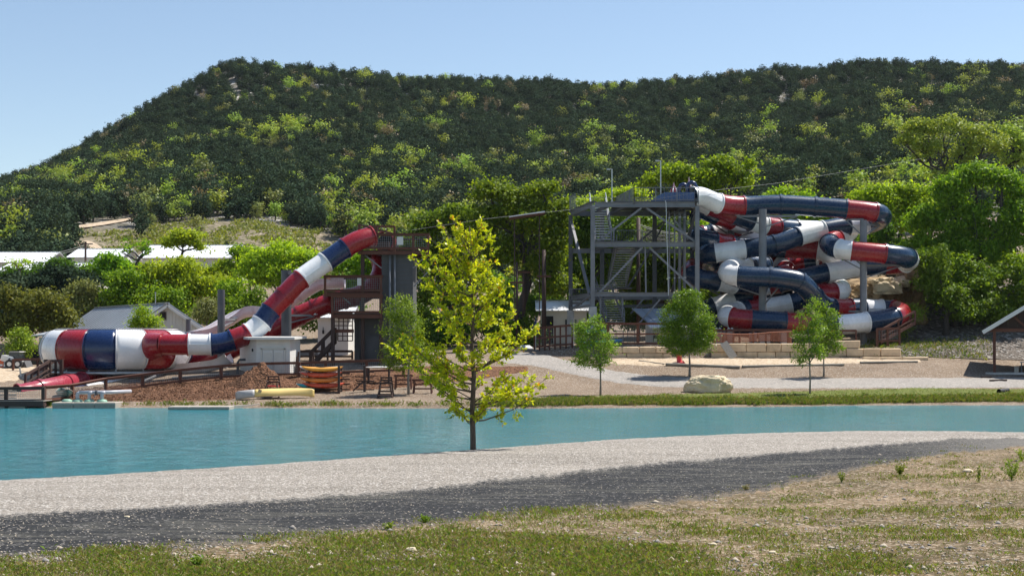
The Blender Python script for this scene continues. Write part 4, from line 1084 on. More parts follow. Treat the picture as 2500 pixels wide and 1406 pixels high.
    for i in big:
        o = link('leaf', lms[int(nr.integers(8))], t); o.location = Vector(P[i]) - base
        qd = Vector(D[i]).to_track_quat('Z', 'Y'); o.rotation_mode = 'QUATERNION'
        from mathutils import Quaternion
        o.rotation_quaternion = qd @ Quaternion((0, 0, 1), float(nr.uniform(0, 6.28))); o.scale = (size[i],) * 3
    V, Q = leaf_quads(P[rest], size[rest], nr, .45, .55, D[rest])
    c = link('crown', np_mesh('crown', V, Q, [LEAF['ygreen']]), t); ORG[c.name] = base
    c.data.vertices.foreach_get('co', a := np.zeros(len(V) * 3, dtype=np.float32)); a = a.reshape(-1, 3) - np.array(base, dtype=np.float32)
    c.data.vertices.foreach_set('co', a.ravel().astype(np.float32)); c.data.update(); c['kind'] = 'stuff'
yellow_tree()

# ---- grass, weeds and stones ------------------------------------------------
def blades(name, P, H, mats, seed, label, width=.16, lean=.45):
    r = np.random.default_rng(seed); n = len(P)
    a = r.uniform(0, 6.28, n); S = np.stack([np.cos(a), np.sin(a), np.zeros(n)], 1)
    L = r.normal(size=(n, 3)) * lean; L[:, 2] = 1; L /= np.linalg.norm(L, axis=1, keepdims=True)
    h = H[:, None]
    bend = r.normal(size=(n, 3)) * .25; bend[:, 2] = -.12
    w = width * h * .5
    V = np.stack([P - S * w, P + S * w, P + L * h * .6 + S * w * .7, P + (L + bend) * h], 1).reshape(-1, 3)
    o = link(name, np_mesh(name, V, np.arange(4 * n).reshape(n, 4), mats, r.integers(0, len(mats), n)))
    return tag(o, label, 'grass', None, 'stuff')
def near_scatter():
    r = np.random.default_rng(21); P = []; H = []; mi = []
    n = 0
    while n < 7000:
        px = r.uniform(-150, 2650); v = r.random()
        lo = clow(px) - 14; py = lo + (1490 - lo) * v ** 0.8
        p = near_at(px, py)
        d = fbm(p.x * .45, p.y * .45, 3) + 0.6 * fbm(p.x * 1.6, p.y * 1.6, 7) + 0.20 * math.exp(-((px - 1050) / 620) ** 2) - 0.20 * ss(min(1, max(0, (px - 1250) / 900))) - 0.12 * ss(min(1, max(0, (400 - px) / 300)))
        if px > 2150 and py < 1180: d += 0.25
        edge = py < clow(px) + 18
        if d < (0.16 if edge else -0.16) + r.uniform(-.3, .3): continue
        k = r.integers(12, 40); rad = r.uniform(.05, .3)
        q = np.array(p) + np.stack([r.normal(0, rad, k), r.normal(0, rad, k), np.zeros(k)], 1)
        q[:, 2] = [near_z(a, b) - .005 for a, b, _ in q]
        P.append(q); H.append(r.uniform(.02, .07, k) * (1 + .6 * max(0, d))); n += 1
    for _ in range(3400):
        px = r.uniform(-150, 2650); lo = clow(px) - 22; p = near_at(px, lo + (1490 - lo) * r.random() ** .8); k = r.integers(4, 12); rad = r.uniform(.03, .16)
        q = np.array(p) + np.stack([r.normal(0, rad, k), r.normal(0, rad, k), np.zeros(k)], 1); q[:, 2] = [near_z(a, b) - .005 for a, b, _ in q]
        P.append(q); H.append(r.uniform(.012, .045, k))
    P = np.vstack(P); H = np.concatenate(H)
    o = blades('grass', P, H, [LEAF['grass'], LEAF['grass'], LEAF['dgrass'], LEAF['dgrass']], 22, 'thin patchy green grass on the stony near ground', .1)
    # stones
    S = []; Z = []
    for _ in range(11000):
        px = r.uniform(-150, 2650); lo = clow(px) - 25
        py = lo + (1490 - lo) * r.random() ** .8; p = near_at(px, py)
        if fbm(p.x * .6, p.y * .6, 15) < -0.12 and r.random() < .7: continue
        S.append(p); Z.append(r.uniform(.008, .03) * (1 + (r.random() < .06) * 1.4))
    for _ in range(4000):
        px = r.uniform(-150, 2650); a, b = clow(px), cfar(px)
        p = near_at(px, b + (a - b) * r.random() ** .7); S.append(p); Z.append(r.uniform(.008, .022))
    for _ in range(2500):
        px = r.uniform(-150, 2650); py = cmid(px) + abs(r.normal(0, 1)) * (clow(px) - cmid(px)) * .2; S.append(near_at(px, py)); Z.append(r.uniform(.006, .017))
    S = np.array([tuple(p) for p in S]); Z = np.array(Z)
    oct_ = np.array([(1, 0, 0), (0, 1, 0), (-1, 0, 0), (0, -1, 0), (0, 0, 1), (0, 0, -1)], float)
    tri = np.array([(0, 1, 4), (1, 2, 4), (2, 3, 4), (3, 0, 4), (1, 0, 5), (2, 1, 5), (3, 2, 5), (0, 3, 5)])
    n = len(S); V = oct_[None] * (Z[:, None, None] * r.uniform(.5, 1.5, (n, 6, 1)) * np.array([1.2, 1, .6]))
    a = r.uniform(0, 6.28, n); c, s = np.cos(a)[:, None], np.sin(a)[:, None]
    V = np.stack([V[..., 0] * c - V[..., 1] * s, V[..., 0] * s + V[..., 1] * c, V[..., 2]], -1) + S[:, None, :]
    T = (tri[None] + np.arange(n)[:, None, None] * 6).reshape(-1, 3)
    ms = [m_plain('pale_stone', (0.34, 0.29, 0.23), .9, .2, 3, 0, .3, 20), m_plain('grey_stone', (0.24, 0.22, 0.20), .9, .25, 3, 0, .3, 20)]
    MAT['stone_a'], MAT['stone_b'] = ms
    o = link('loose_stones', np_mesh('loose_stones', V.reshape(-1, 3), T, ms, np.repeat((r.random(n) < .35).astype(int), 8)))
    tag(o, 'small loose stones scattered over the near ground and road', 'stones', None, 'stuff')
near_scatter()
def rock_mb(c, sx, sy, sz, seed, sub=2, rough=.35, sink=.25, fine=0.0):
    bm = bmesh.new(); bmesh.ops.create_icosphere(bm, subdivisions=sub, radius=1.0)
    for v in bm.verts:
        n = v.co.normalized()
        k = 1 + rough * mnoise.noise(n * 1.3 + Vector((seed, 0, 0))) + rough * .5 * mnoise.noise(n * 3.1 + Vector((0, seed, 0)))
        k += fine * mnoise.fractal(n * 7 + Vector((seed, seed, 0)), 1.0, 2.0, 3)
        q = n * k
        q = Vector([math.copysign(abs(a) ** .75, a) for a in q])
        v.co = Vector((q.x * sx, q.y * sy, max(q.z, -sink) * sz)) 
    mb = MB(); mb.add([v.co + Vector(c) for v in bm.verts], [tuple(x.index for x in f.verts) for f in bm.faces]); bm.free()
    return mb
MAT['lime'] = m_plain('pale_limestone', (0.52, 0.44, 0.31), .9, .28, 1.6, 0, .9, 7)
for i, (px, py, w, lb) in enumerate([(1005, 1343, 28, 'flat cream stone lying on the grass in the bottom centre'), (1740, 1330, 22, 'pale stone in the dry earth, bottom right of centre'), (1886, 1350, 20, 'cream stone in dry earth half right of the centre'),
        (2340, 1307, 20, 'whitish stone on bare earth far right of the grass'), (1570, 1386, 18, 'small pale stone at the bottom edge'), (1895, 1245, 16, 'pale stone near the dark gravel edge at right'), (2363, 1152, 26, 'white stone slab among weeds at the right'), (310, 1262, 14, 'white chip on the dark gravel at left'), (2090, 1388, 18, 'pale stone at the bottom right edge')]):
    p = near_at(px, py); s = M(w, p.y) / 2
    mb = rock_mb((p.x, p.y, p.z + s * .1), s, s * .8, s * .5, i * 3.1, 2)
    solo('stone', mb, MAT['lime'], lb, 'stone', 'loose pale stones on the near ground')
def weed(px, py, h, w, lb, n=120, seed=1, leaf='grass'):
    r = np.random.default_rng(seed); p = near_at(px, py)
    hh = M(h, p.y); ww = M(w, p.y) / 2; P = []; mb = MB()
    for i in range(14):
        a = r.uniform(0, 6.28); d = r.uniform(.2, 1) * ww
        q = Vector((p.x + math.cos(a) * d, p.y + math.sin(a) * d, p.z + hh * r.uniform(.6, 1)))
        mb.tube([p, p.lerp(q, .5) + Vector((0, 0, .02)), q], [.006, .004, .002], 4, False)
        for f in r.uniform(.25, 1, n // 14): P.append(p.lerp(q, f) + Vector(r.normal(0, .02, 3)))
    t = thing('weed', lb, 'weed', p)
    part('stem', mb, LEAF[leaf], t)
    V, Q = leaf_quads(np.array([tuple(a) for a in P]), r.uniform(.03, .07, len(P)), r, .2, .4)
    c = link('foliage', np_mesh('foliage', V - np.array(p), Q, [LEAF[leaf]]), t); c['kind'] = 'stuff'; ORG[c.name] = p
weed(2196, 1160, 32, 30, 'tufted green weed standing beside the dark gravel at right', 260, 3)
weed(2470, 1172, 54, 60, 'large bright green weed at the right edge of the near ground', 420, 4, 'fresh')
weed(2390, 1178, 40, 12, 'thin upright weed left of the large weed', 80, 5)
weed(2495, 1125, 30, 40, 'leafy weed at the right edge near the road', 200, 6, 'fresh')
weed(2055, 1178, 30, 22, 'thin weed at the grass edge in the right half', 90, 7)
weed(1040, 1275, 18, 34, 'low bright weed on the dark gravel edge right of centre', 160, 8)
weed(950, 1292, 16, 30, 'low weed on the dark gravel edge below the yellow tree', 120, 9)
weed(480, 1384, 26, 40, 'broad green weed in the grass at the bottom left', 200, 10)
weed(1822, 1195, 12, 26, 'small brownish weed on the grey gravel patch', 80, 11, 'dgrass')
def bank_grass():
    r = np.random.default_rng(31); P = []; H = []
    for _ in range(3000):
        px = r.uniform(1185, 2600); k = r.integers(14, 28)
        y = far_py(px, float(np.interp(px, [1190, 1300, 1500, 1800, 2000, 2300, 2600], [989, 990, 987, 987, 986, 981, 978])) - abs(r.normal(0, 5.5)), 81, 96)
        q = np.stack([(px - CX) / F * y + r.normal(0, .25, k), y + r.normal(0, .2, k), np.zeros(k)], 1)
        q[:, 2] = [far_z(a, b) for a, b, _ in q]; q = q[q[:, 2] > -0.05]
        P.append(q); H.append(r.uniform(.1, .36, len(q)))
    for _ in range(2200):
        px = r.uniform(1250, 2600); k = r.integers(6, 12)
        lo = float(np.interp(px, [1250, 1500, 1800, 2000, 2300, 2600], [984, 982, 982, 982, 977, 975])); hi = float(np.interp(px, [1250, 1500, 1900, 2250, 2450, 2600], [975, 966, 957, 948, 952, 952]))
        y = far_py(px, r.uniform(hi, lo), 83, 99); q = np.stack([(px - CX) / F * y + r.normal(0, .4, k), y + r.normal(0, .4, k), np.zeros(k)], 1)
        q[:, 2] = [far_z(a, b) + .04 for a, b, _ in q]
        P.append(q); H.append(r.uniform(.05, .13, len(q)))
    for _ in range(420):
        px = r.uniform(60, 1190); k = r.integers(6, 14)
        if fbm(px * .02, 3, 1) < -.1: continue
        y = far_py(px, 992 - abs(r.normal(0, 4)), 81, 92); q = np.stack([(px - CX) / F * y + r.normal(0, .25, k), y + r.normal(0, .15, k), np.zeros(k)], 1)
        q[:, 2] = [far_z(a, b) for a, b, _ in q]; q = q[q[:, 2] > -0.05]
        P.append(q); H.append(r.uniform(.1, .34, len(q)))
    for _ in range(500):
        px = r.uniform(2110, 2420); y = r.uniform(109.8, 117); k = r.integers(6, 12); x = (px - CX) / F * y
        q = np.stack([x + r.normal(0, .3, k), y + r.normal(0, .3, k), np.zeros(k)], 1); q[:, 2] = [far_z(a, b) for a, b, _ in q]
        P.append(q); H.append(r.uniform(.1, .4, len(q)))
    blades('bank_grass', np.vstack(P), np.concatenate(H), [LEAF['bgrass'], LEAF['bgrass'], LEAF['dgrass']], 33, 'longer green grass along the far bank of the pond', .06)
bank_grass()
# ------------------------------------------------------------------ tube slides
def catmull(pts, k=7):
    P = [Vector(p) for p in pts]; out = []
    for i in range(len(P) - 1):
        a = P[max(i - 1, 0)]; b = P[i]; c = P[i + 1]; d = P[min(i + 2, len(P) - 1)]
        # centripetal-like damping for uneven spacing
        m1 = (c - a) * 0.5; m2 = (d - b) * 0.5
        L = (c - b).length
        if m1.length > 1.2 * L: m1 *= 1.2 * L / m1.length
        if m2.length > 1.2 * L: m2 *= 1.2 * L / m2.length
        for j in range(k):
            t = j / k; t2, t3 = t * t, t * t * t
            out.append((b * (2 * t3 - 3 * t2 + 1) + m1 * (t3 - 2 * t2 + t) + c * (-2 * t3 + 3 * t2) + m2 * (t3 - t2), i + t))
    out.append((P[-1], len(P) - 1.0))
    return out
def frames(pts):
    fr = []
    for i, p in enumerate(pts):
        t = (pts[min(i + 1, len(pts) - 1)] - pts[max(i - 1, 0)]).normalized()
        u = Vector((0, 0, 1))
        s = t.cross(u).normalized() if abs(t.z) < .98 else Vector((1, 0, 0))
        fr.append((p, t, s, s.cross(t)))
    return fr
def tube_prof(r, n=22):
    """round section with the two bolted seams standing out at the sides"""
    pr = []
    for j in range(n):
        a = 2 * math.pi * j / n
        pr.append((math.cos(a) * r, math.sin(a) * r))
    out = []
    for j, (x, y) in enumerate(pr):
        if abs(y) < 1e-6:
            s = 1 if x > 0 else -1
            e = 0.028; w = 0.03
            ring = [(x, -w * s), (x + s * e, -w * s), (x + s * e, w * s), (x, w * s)]
            out += ring
        else: out.append((x, y))
    return out
def sweep(mb, fr, prof, closed=True, caps=False, inner=None):
    k = len(prof); o = []
    for p, t, s, u in fr:
        for x, y in prof: o.append(p + s * x + u * y)
    fs = []
    nn = k if closed else k - 1
    for i in range(len(fr) - 1):
        for j in range(nn):
            j2 = (j + 1) % k
            fs.append((i * k + j, (i + 1) * k + j, (i + 1) * k + j2, i * k + j2))
    if caps: fs += [tuple(range(k)), tuple(reversed(range((len(fr) - 1) * k, len(fr) * k)))]
    mb.add(o, fs)
def flange(mb, f, r, n=22, h=0.075, w=0.05):
    p, t, s, u = f
    vs = []; prof = [(r * 0.99, -w), (r + h, -w), (r + h, w), (r * 0.99, w)]
    for j in range(n):
        a = 2 * math.pi * j / n; d = s * math.cos(a) + u * math.sin(a)
        for q, z in prof: vs.append(p + d * q + t * z)
    fs = []
    for j in range(n):
        j2 = (j + 1) % n
        for i in range(3): fs.append((j * 4 + i, j * 4 + i + 1, j2 * 4 + i + 1, j2 * 4 + i))
    mb.add(vs, fs)
def slide(name, label, pts, r, cat='water slide', group=None, half=False, open_ends=True, name_part='tube_section', parent=None, zbase=None):
    """pts: (px,py,Y,colour or None[,radius])"""
    P = [W(p[0], p[1], p[2]) for p in pts]
    den = catmull(P); cols = []
    cur = None; cuts = []
    for i, p in enumerate(pts):
        if p[3] is not None: cur = p[3]; cuts.append((float(i), cur))
    cuts.append((len(pts) - 1.0, None))
    if parent is None:
        b = P[0].copy(); b.z = zbase if zbase is not None else min(q.z for q in P) - r
        parent = thing(name, label, cat, b, group)
    pl = [d[0] for d in den]; fr = frames(pl); tt = [d[1] for d in den]
    for (a, c), (b, _) in zip(cuts[:-1], cuts[1:]):
        ids = [i for i, q in enumerate(tt) if a - 1e-6 <= q <= b + 1e-6]
        f = [fr[i] for i in ids]
        if len(f) < 2: continue
        mb = MB()
        if not half:
            sweep(mb, f, tube_prof(r))
            flange(mb, (f[0][0] + f[0][1] * 0.055, f[0][1], f[0][2], f[0][3]), r)
            flange(mb, (f[-1][0] - f[-1][1] * 0.055, f[-1][1], f[-1][2], f[-1][3]), r)
        else:
            n = 14; th = 0.05
            pr = [(math.cos(math.pi + math.pi * j / n) * r, math.sin(math.pi + math.pi * j / n) * r + (.12 if 0 < j < n else .3)) for j in range(n + 1)]
            pr = [(-r - .10, .30), (-r - .10, .25)] + pr[0:0] + [(-r, .25)] + [(x, y) for x, y in pr[1:-1]] + [(r, .25), (r + .10, .25), (r + .10, .30), (r - th, .30)] + [(x * (1 - th / r), y + th) for x, y in reversed(pr[1:-1])] + [(-r + th, .30)]
            sweep(mb, f, pr, True, True)
            ring = [(x * 1.05, y * 1.05 - .02) for x, y in pr]
            for q, sg in ((f[0], 1), (f[-1], -1)):
                sweep(mb, [(q[0] + q[1] * (.01 * sg), q[1], q[2], q[3]), (q[0] + q[1] * (.07 * sg), q[1], q[2], q[3])], ring, True, True)
        o = part(name_part, mb, MAT[c], parent, '%s %s section' % (CNAME.get(c, c), 'flume' if half else 'tube'))
        sm = np.ones(len(o.data.polygons), dtype=bool); o.data.polygons.foreach_set('use_smooth', sm)
        try: o.data.set_sharp_from_angle(angle=math.radians(40))
        except Exception: pass
    return parent
def arm_mb(mb, p, q, w=.12): mb.beam(p, q, w, w)
R0 = 0.80
# upper slide: leaves the steel deck, long straight run, back across and round
sA = slide('tube_slide', 'uppermost tube slide, long dark blue run with a red section before its rounded end', [
    (1690, 481, 113.8, 'w'), (1712, 481, 114.2, None), (1755, 497, 115.2, 'r'), (1815, 503, 116.0, 'b'), (1905, 500, 116.2, 'b'), (1990, 505, 116.2, 'b'), (2066, 511, 116.0, 'r'), (2135, 519, 116.0, 'b'),
    (2152, 526, 116.8, None), (2150, 536, 118.4, None), (2130, 545, 119.4, None), (2118, 547, 119.5, 'w'), (2070, 552, 119.2, 'b'), (2010, 562, 118.6, 'w'), (1948, 578, 117.9, 'b'), (1890, 597, 117.4, 'b'), (1817, 608, 117.2, 'w'), (1746, 618, 117.2, 'b'),
    (1727, 622, 117.7, 'b'), (1720, 632, 119.0, None), (1735, 645, 121.0, 'r'), (1775, 652, 122.2, 'b'), (1875, 646, 122.6, 'r'), (1905, 648, 122.0, 'w'), (1918, 660, 120.6, 'r'), (1905, 672, 119.6, 'b'), (1850, 690, 119.8, None), (1800, 702, 121.5, None)], R0, 'tube slide', 'red, white and blue tube slides of the spiral')
sC = slide('tube_slide', 'tube slide curling under the top run and looping round at the far right', [
    (1688, 482, 116.8, 'w'), (1708, 492, 117.0, None), (1733, 503, 117.3, 'r'), (1765, 513, 117.3, None), (1793, 525, 117.3, 'b'), (1835, 541, 117.8, 'w'), (1868, 551, 118.3, 'r'), (1898, 556, 118.9, 'b'), (1943, 560, 119.8, 'w'), (2010, 562, 121.0, 'b'), (2050, 560, 122.0, None),
    (2072, 564, 121.6, 'w'), (2062, 574, 120.0, None), (2040, 583, 118.6, 'r'), (2026, 594, 117.3, 'b'), (2032, 603, 116.2, None), (2050, 608, 115.4, 'w'), (2079, 612, 114.8, 'r'), (2160, 620, 114.6, 'b'), (2200, 625, 115.0, None), (2216, 630, 115.8, 'w'), (2220, 636, 117.0, None), (2210, 642, 118.2, 'r'), (2185, 647, 119.0, None),
    (2158, 648, 119.2, 'b'), (2104, 652, 119.0, 'w'), (2017, 666, 118.6, 'b'), (1955, 680, 118.4, 'b'), (1905, 692, 119.0, 'r'), (1880, 697, 119.6, 'w'), (1860, 700, 119.4, 'b'), (1792, 693, 118.0, 'w'), (1752, 687, 117.3, 'b'), (1706, 680, 117.3, 'b'), (1688, 671, 117.8, 'r'), (1684, 662, 118.6, None), (1692, 655, 119.6, 'w'), (1705, 652, 120.5, 'b'), (1735, 655, 121.6, None)], R0, 'tube slide', 'red, white and blue tube slides of the spiral')
sD = slide('tube_slide', 'lowest tube slide, white turn at its left, red turn at lower right', [
    (1870, 650, 120.6, 'b'), (1830, 647, 119.4, None), (1818, 648, 118.8, 'w'), (1792, 653, 117.0, None), (1778, 661, 115.4, None), (1781, 669, 114.2, None), (1803, 674, 113.4, 'b'), (1880, 677, 113.2, 'b'), (1925, 682, 113.2, None), (1952, 689, 113.3, 'b'), (1972, 706, 113.7, None), (1988, 725, 114.3, 'b'), (2008, 744, 115.2, None), (2030, 752, 116.2, 'r'), (2073, 753, 117.0, 'b'), (2105, 753, 117.6, 'w'), (2152, 755, 118.2, 'b'), (2180, 757, 118.0, 'r'),
    (2196, 760, 117.2, None), (2200, 766, 116.0, None), (2184, 774, 114.8, 'b'), (2116, 786, 113.9, 'w'), (2040, 793, 113.5, 'b'), (1985, 792, 113.4, 'r'), (1918, 786, 113.3, 'b'), (1834, 781, 113.3, 'r'), (1788, 776, 113.6, 'w'), (1776, 772, 114.4, None), (1779, 766, 115.8, None), (1800, 760, 117.6, 'b'), (1825, 757, 118.2, 'r'), (1866, 752, 118.4, 'w'), (1930, 741, 118.4, 'b'), (1960, 730, 118.4, None),
    (1995, 717, 118.0, 'r'), (2038, 715, 118.0, 'w'), (2052, 712, 118.6, None), (2052, 704, 120.0, None), (2036, 698, 121.0, 'b'), (2018, 697, 121.2, 'r'), (1985, 700, 121.4, None), (1940, 706, 121.8, 'b')], R0 + .02, 'tube slide', 'red, white and blue tube slides of the spiral')
sJ = slide('tube_slide', 'rear tube slide seen in short pieces behind the steel tower column', [
    (1690, 508, 119.4, 'b'), (1720, 515, 119.4, None), (1748, 526, 119.6, 'r'), (1785, 538, 120.4, 'w'), (1815, 552, 121.8, 'b'), (1850, 558, 123.2, 'w'), (1868, 566, 123.6, None), (1850, 572, 123.0, None), (1800, 566, 122.2, 'r'), (1768, 565, 121.8, 'w'), (1738, 571, 121.6, 'b'), (1714, 574, 121.4, 'r'), (1703, 576, 120.8, 'b'), (1700, 580, 119.8, None), (1712, 583, 119.2, None), (1743, 589, 119.4, 'r'), (1780, 596, 120.4, 'b'), (1830, 604, 121.4, None), (1915, 607, 121.6, 'r'), (1995, 611, 121.4, 'w'), (2020, 620, 121.0, None), (2030, 632, 121.6, 'r'), (2012, 640, 122.6, 'w'), (1992, 642, 122.8, 'b'), (1962, 646, 123.0, 'r'), (1905, 655, 123.2, None)], R0, 'tube slide', 'red, white and blue tube slides of the spiral')
sH = slide('tube_slide', 'low rear tube slide with a pale white section behind the round tree', [
    (1925, 712, 120.6, 'b'), (1860, 712, 120.0, 'r'), (1830, 720, 119.8, 'b'), (1790, 733, 119.6, 'w'), (1742, 749, 119.4, 'b'), (1728, 754, 119.4, None), (1712, 762, 119.8, None)], R0 - .02, 'tube slide', 'red, white and blue tube slides of the spiral')
slide('tube_slide', 'dark tube slide end lying low behind the orange net', [
    (1725, 792, 118.4, 'b'), (1760, 797, 118.4, 'r'), (1790, 800, 118.6, 'b'), (1840, 806, 118.6, None), (1880, 810, 118.6, 'r'), (1930, 815, 118.6, None)], R0 - .1, 'tube slide', 'red, white and blue tube slides of the spiral')

# steel columns with their arms
def column(px, Y, ptop, wpx, label, arms=(), mat='steel', sq=False, zb=None):
    b = far_at(px, Y); zt = W(px, ptop, Y).z
    if zb is not None: b.z = zb
    t = thing('steel_column', label, 'column', b, 'steel columns of the slides')
    r = M(wpx, Y) / 2; mb = MB()
    x = W(px, 0, Y).x
    mb.tube([(x, Y, b.z - .3), (x, Y, zt)], r, 16)
    o = part('post', mb, MAT[mat], t, smooth=True); o.data.set_sharp_from_angle(angle=math.radians(40))
    mb = MB(); mb.box((x, Y, b.z + .06), (r * 3.2, r * 3.2, .08)); 
    for a in (-1, 1):
        for c in (-1, 1): mb.tube([(x + a * r * 1.3, Y + c * r * 1.3, b.z + .1), (x + a * r * 1.3, Y + c * r * 1.3, b.z + .22)], .03, 6)
    part('base_plate', mb, MAT[mat], t)
    mb = MB(); mb.box((x, Y, b.z - .25), (r * 3.8, r * 3.8, .56)); part('footing', mb, MAT['concrete'], t)
    for (ax, ay, aY, by) in arms:
        mb = MB(); q = W(ax, ay, aY)
        mb.beam((x, Y, W(px, ay, Y).z), q, .16, .16)
        part('arm', mb, MAT['steel'], t)
        mb = MB(); mb.beam((x, Y, W(px, by, Y).z), q - Vector((0, 0, .05)), .09, .09)
        part('brace', mb, MAT['steel'], t)
        mb = MB(); mb.box(q + Vector((0, 0, .1)), (.35, .5, .12)); part('saddle', mb, MAT['galv'], t)
    return t
column(1862, 115.0, 511, 19, 'front steel column under the left end of the top blue run', [(1945, 528, 116.2, 556), (1800, 528, 116.0, 548), (1772, 690, 114.0, 722), (1905, 695, 113.6, 748)])
column(2108, 115.3, 538, 17, 'right steel column carrying the bend of the top tube', [(2065, 536, 116.1, 578), (2148, 549, 117.4, 576), (2060, 633, 115.2, 660), (2200, 648, 117.2, 680), (2092, 636, 115.0, 650), (2050, 760, 116.6, 735)])
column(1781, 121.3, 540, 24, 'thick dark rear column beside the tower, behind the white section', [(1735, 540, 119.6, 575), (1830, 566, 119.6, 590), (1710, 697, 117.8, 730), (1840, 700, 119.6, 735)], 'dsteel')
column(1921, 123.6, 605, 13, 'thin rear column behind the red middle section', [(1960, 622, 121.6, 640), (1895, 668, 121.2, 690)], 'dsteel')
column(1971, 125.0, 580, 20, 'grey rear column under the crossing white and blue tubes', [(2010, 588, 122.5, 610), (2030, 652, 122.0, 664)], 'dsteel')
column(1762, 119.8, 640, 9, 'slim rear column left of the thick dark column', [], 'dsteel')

# ------------------------------------------------------------------ the bowl ride and its long entry tube
BC = W(286, 850, 103.4); BC.z = 0
ZB0, ZB1, RB = W(286, 904, 98).z, W(286, 803, 98).z, M(183, 103.4)
zg = far_z(BC.x, BC.y)
bowl = thing('bowl_slide', 'great red, white and blue striped bowl slide standing on columns at the left', 'water slide', (BC.x, BC.y, zg))
hm = (ZB0 + ZB1) / 2; hh = (ZB1 - ZB0) / 2
prof = []
for i in range(17):
    a = -math.pi / 2 + math.pi * i / 16
    prof.append((RB - 1.35 + 1.35 * max(0, math.cos(a)) ** .9, hm + hh * math.sin(a)))
seq = ['w', 'r', 'navy', 'w', 'r', 'w', 'navy', 'r', 'w', 'navy', 'r', 'w', 'navy', 'r', 'navy']
step = 2 * math.pi / 15
for i, c in enumerate(seq):
    a0 = math.radians(-57.2) + i * step + .004
    mb = MB(); mb.lathe(prof, BC, 8, a0, a0 + step - .008)
    # turned flange along the seam and bolted rims
    for e in (a0, a0 + step - .008):
        mb.lathe([(r_ + d, z) for r_, z in prof for d in (0,)], BC, 1, e - .004, e + .004)
        mb.lathe([(r_ + .07, z) for r_, z in prof], BC, 1, e - .006, e + .006)
    o = part('bowl_panel', mb, MAT[c], bowl, CNAME[c] + ' bowl panel', smooth=True)
    o.data.set_sharp_from_angle(angle=math.radians(50))
    sd = o.modifiers.new('thickness', 'SOLIDIFY'); sd.thickness = .05; sd.offset = -1
mb = MB(); mb.lathe([(RB - 1.35, hm + hh), (RB - 1.15, hm + hh), (RB - 1.15, hm + hh + .07), (RB - 1.4, hm + hh + .07)], BC, 60); part('rim', mb, MAT['flume'], bowl, smooth=False)
mb = MB()
for i in range(150):
    a = math.radians(-110) + i * math.radians(220) / 150
    for z, rr_ in ((prof[1][1], prof[1][0] + .02), (prof[15][1], prof[15][0] + .02)):
        mb.box(BC + Vector((math.sin(a) * rr_, -math.cos(a) * rr_, z)), (.06, .06, .06))
part('rivets', mb, MAT['dsteel'], bowl, kind='stuff')
mb = MB(); mb.lathe([(RB - 1.35, ZB0), (2.2, ZB0 - .6), (.9, ZB0 - 1.0), (.9, ZB0 - 1.4)], BC, 40); part('floor_cone', mb, MAT['flume'], bowl, smooth=True)
zr = W(286, 911, 98).z
mb = MB(); mb.tube([BC + Vector((math.sin(a) * (RB - .9), -math.cos(a) * (RB - .9), zr)) for a in [i * math.pi / 30 for i in range(61)]], .12, 8, False); part('ring_beam', mb, MAT['galv'], bowl, smooth=True)
for i in range(6):
    a = i * math.pi / 6 + .15; d = Vector((math.sin(a), -math.cos(a), 0)) * (RB - .9)
    mb = MB(); mb.ibeam(BC + d + Vector((0, 0, zr - .32)), BC - d + Vector((0, 0, zr - .32 - .003 * i)), .2, .3); part('beam', mb, MAT['dsteel'], bowl)
for i in range(15):
    a = math.radians(-57.2) + i * step; d = Vector((math.sin(a), -math.cos(a), 0))
    mb = MB(); mb.beam(BC + d * (RB - .9) + Vector((0, 0, zr)), BC + d * (RB - 1.0) + Vector((0, 0, ZB0 + .05)), .1, .06); part('bracket', mb, MAT['galv'], bowl)
for px, Y in ((186, 98.6), (328, 98.2), (450, 104), (240, 108.5), (388, 108.5), (130, 103.5)):
    g = far_at(px, Y); mb = MB(); mb.tube([(g.x, g.y, g.z - .4), (g.x, g.y, zr - .47)], .42 if px in (186, 328) else .25, 14)
    o = part('column', mb, MAT['siding'] if px != 186 else MAT['concrete'], bowl, smooth=True); o.data.set_sharp_from_angle(angle=math.radians(40))
# entry fairing: red piece that flares from the bowl wall into the tube
sE = slide('tube_slide', 'long striped tube falling from the timber tower into the bowl', [
    (394, 841, 98.75, 'r'), (425, 841, 98.7, None), (461, 841, 98.8, 'w'), (516, 841, 99.0, 'navy'), (544, 837, 99.2, None), (567, 830, 99.4, 'r'), (588, 822, 99.6, None), (606, 815, 99.8, 'w'), (622, 803, 100.0, None), (640, 787, 100.2, 'navy'), (661, 758, 100.5, 'r'), (695, 722, 100.9, 'r'), (736, 681, 101.4, 'w'), (795, 639, 102.2, 'navy'), (842, 606, 102.8, 'r'), (874, 588, 103.2, None), (908, 577, 103.8, None)], .745, 'tube slide')
mb = MB(); fr_ = frames([W(362, 846, 98.5), W(378, 843, 98.6), W(395, 841, 98.7)])
for i in range(2):
    pass
ring = []
for q, k in zip(frames([W(368, 846, 99.6), W(378, 844, 99.25), W(388, 842, 98.95), W(400, 841, 98.75)]), (1.35, 1.22, 1.08, 1.0)):
    ring.append([q[0] + q[2] * math.cos(a) * .76 * k * (0.6 if k > 1.6 else .85 if k > 1.3 else 1) + q[3] * math.sin(a) * .76 * k for a in [2 * math.pi * j / 22 for j in range(22)]])
vs = [p for r_ in ring for p in r_]; fs = [(i * 22 + j, (i + 1) * 22 + j, (i + 1) * 22 + (j + 1) % 22, i * 22 + (j + 1) % 22) for i in range(3) for j in range(22)]
mb.add(vs, fs); part('entry_fairing', mb, MAT['red'], bowl, smooth=True)
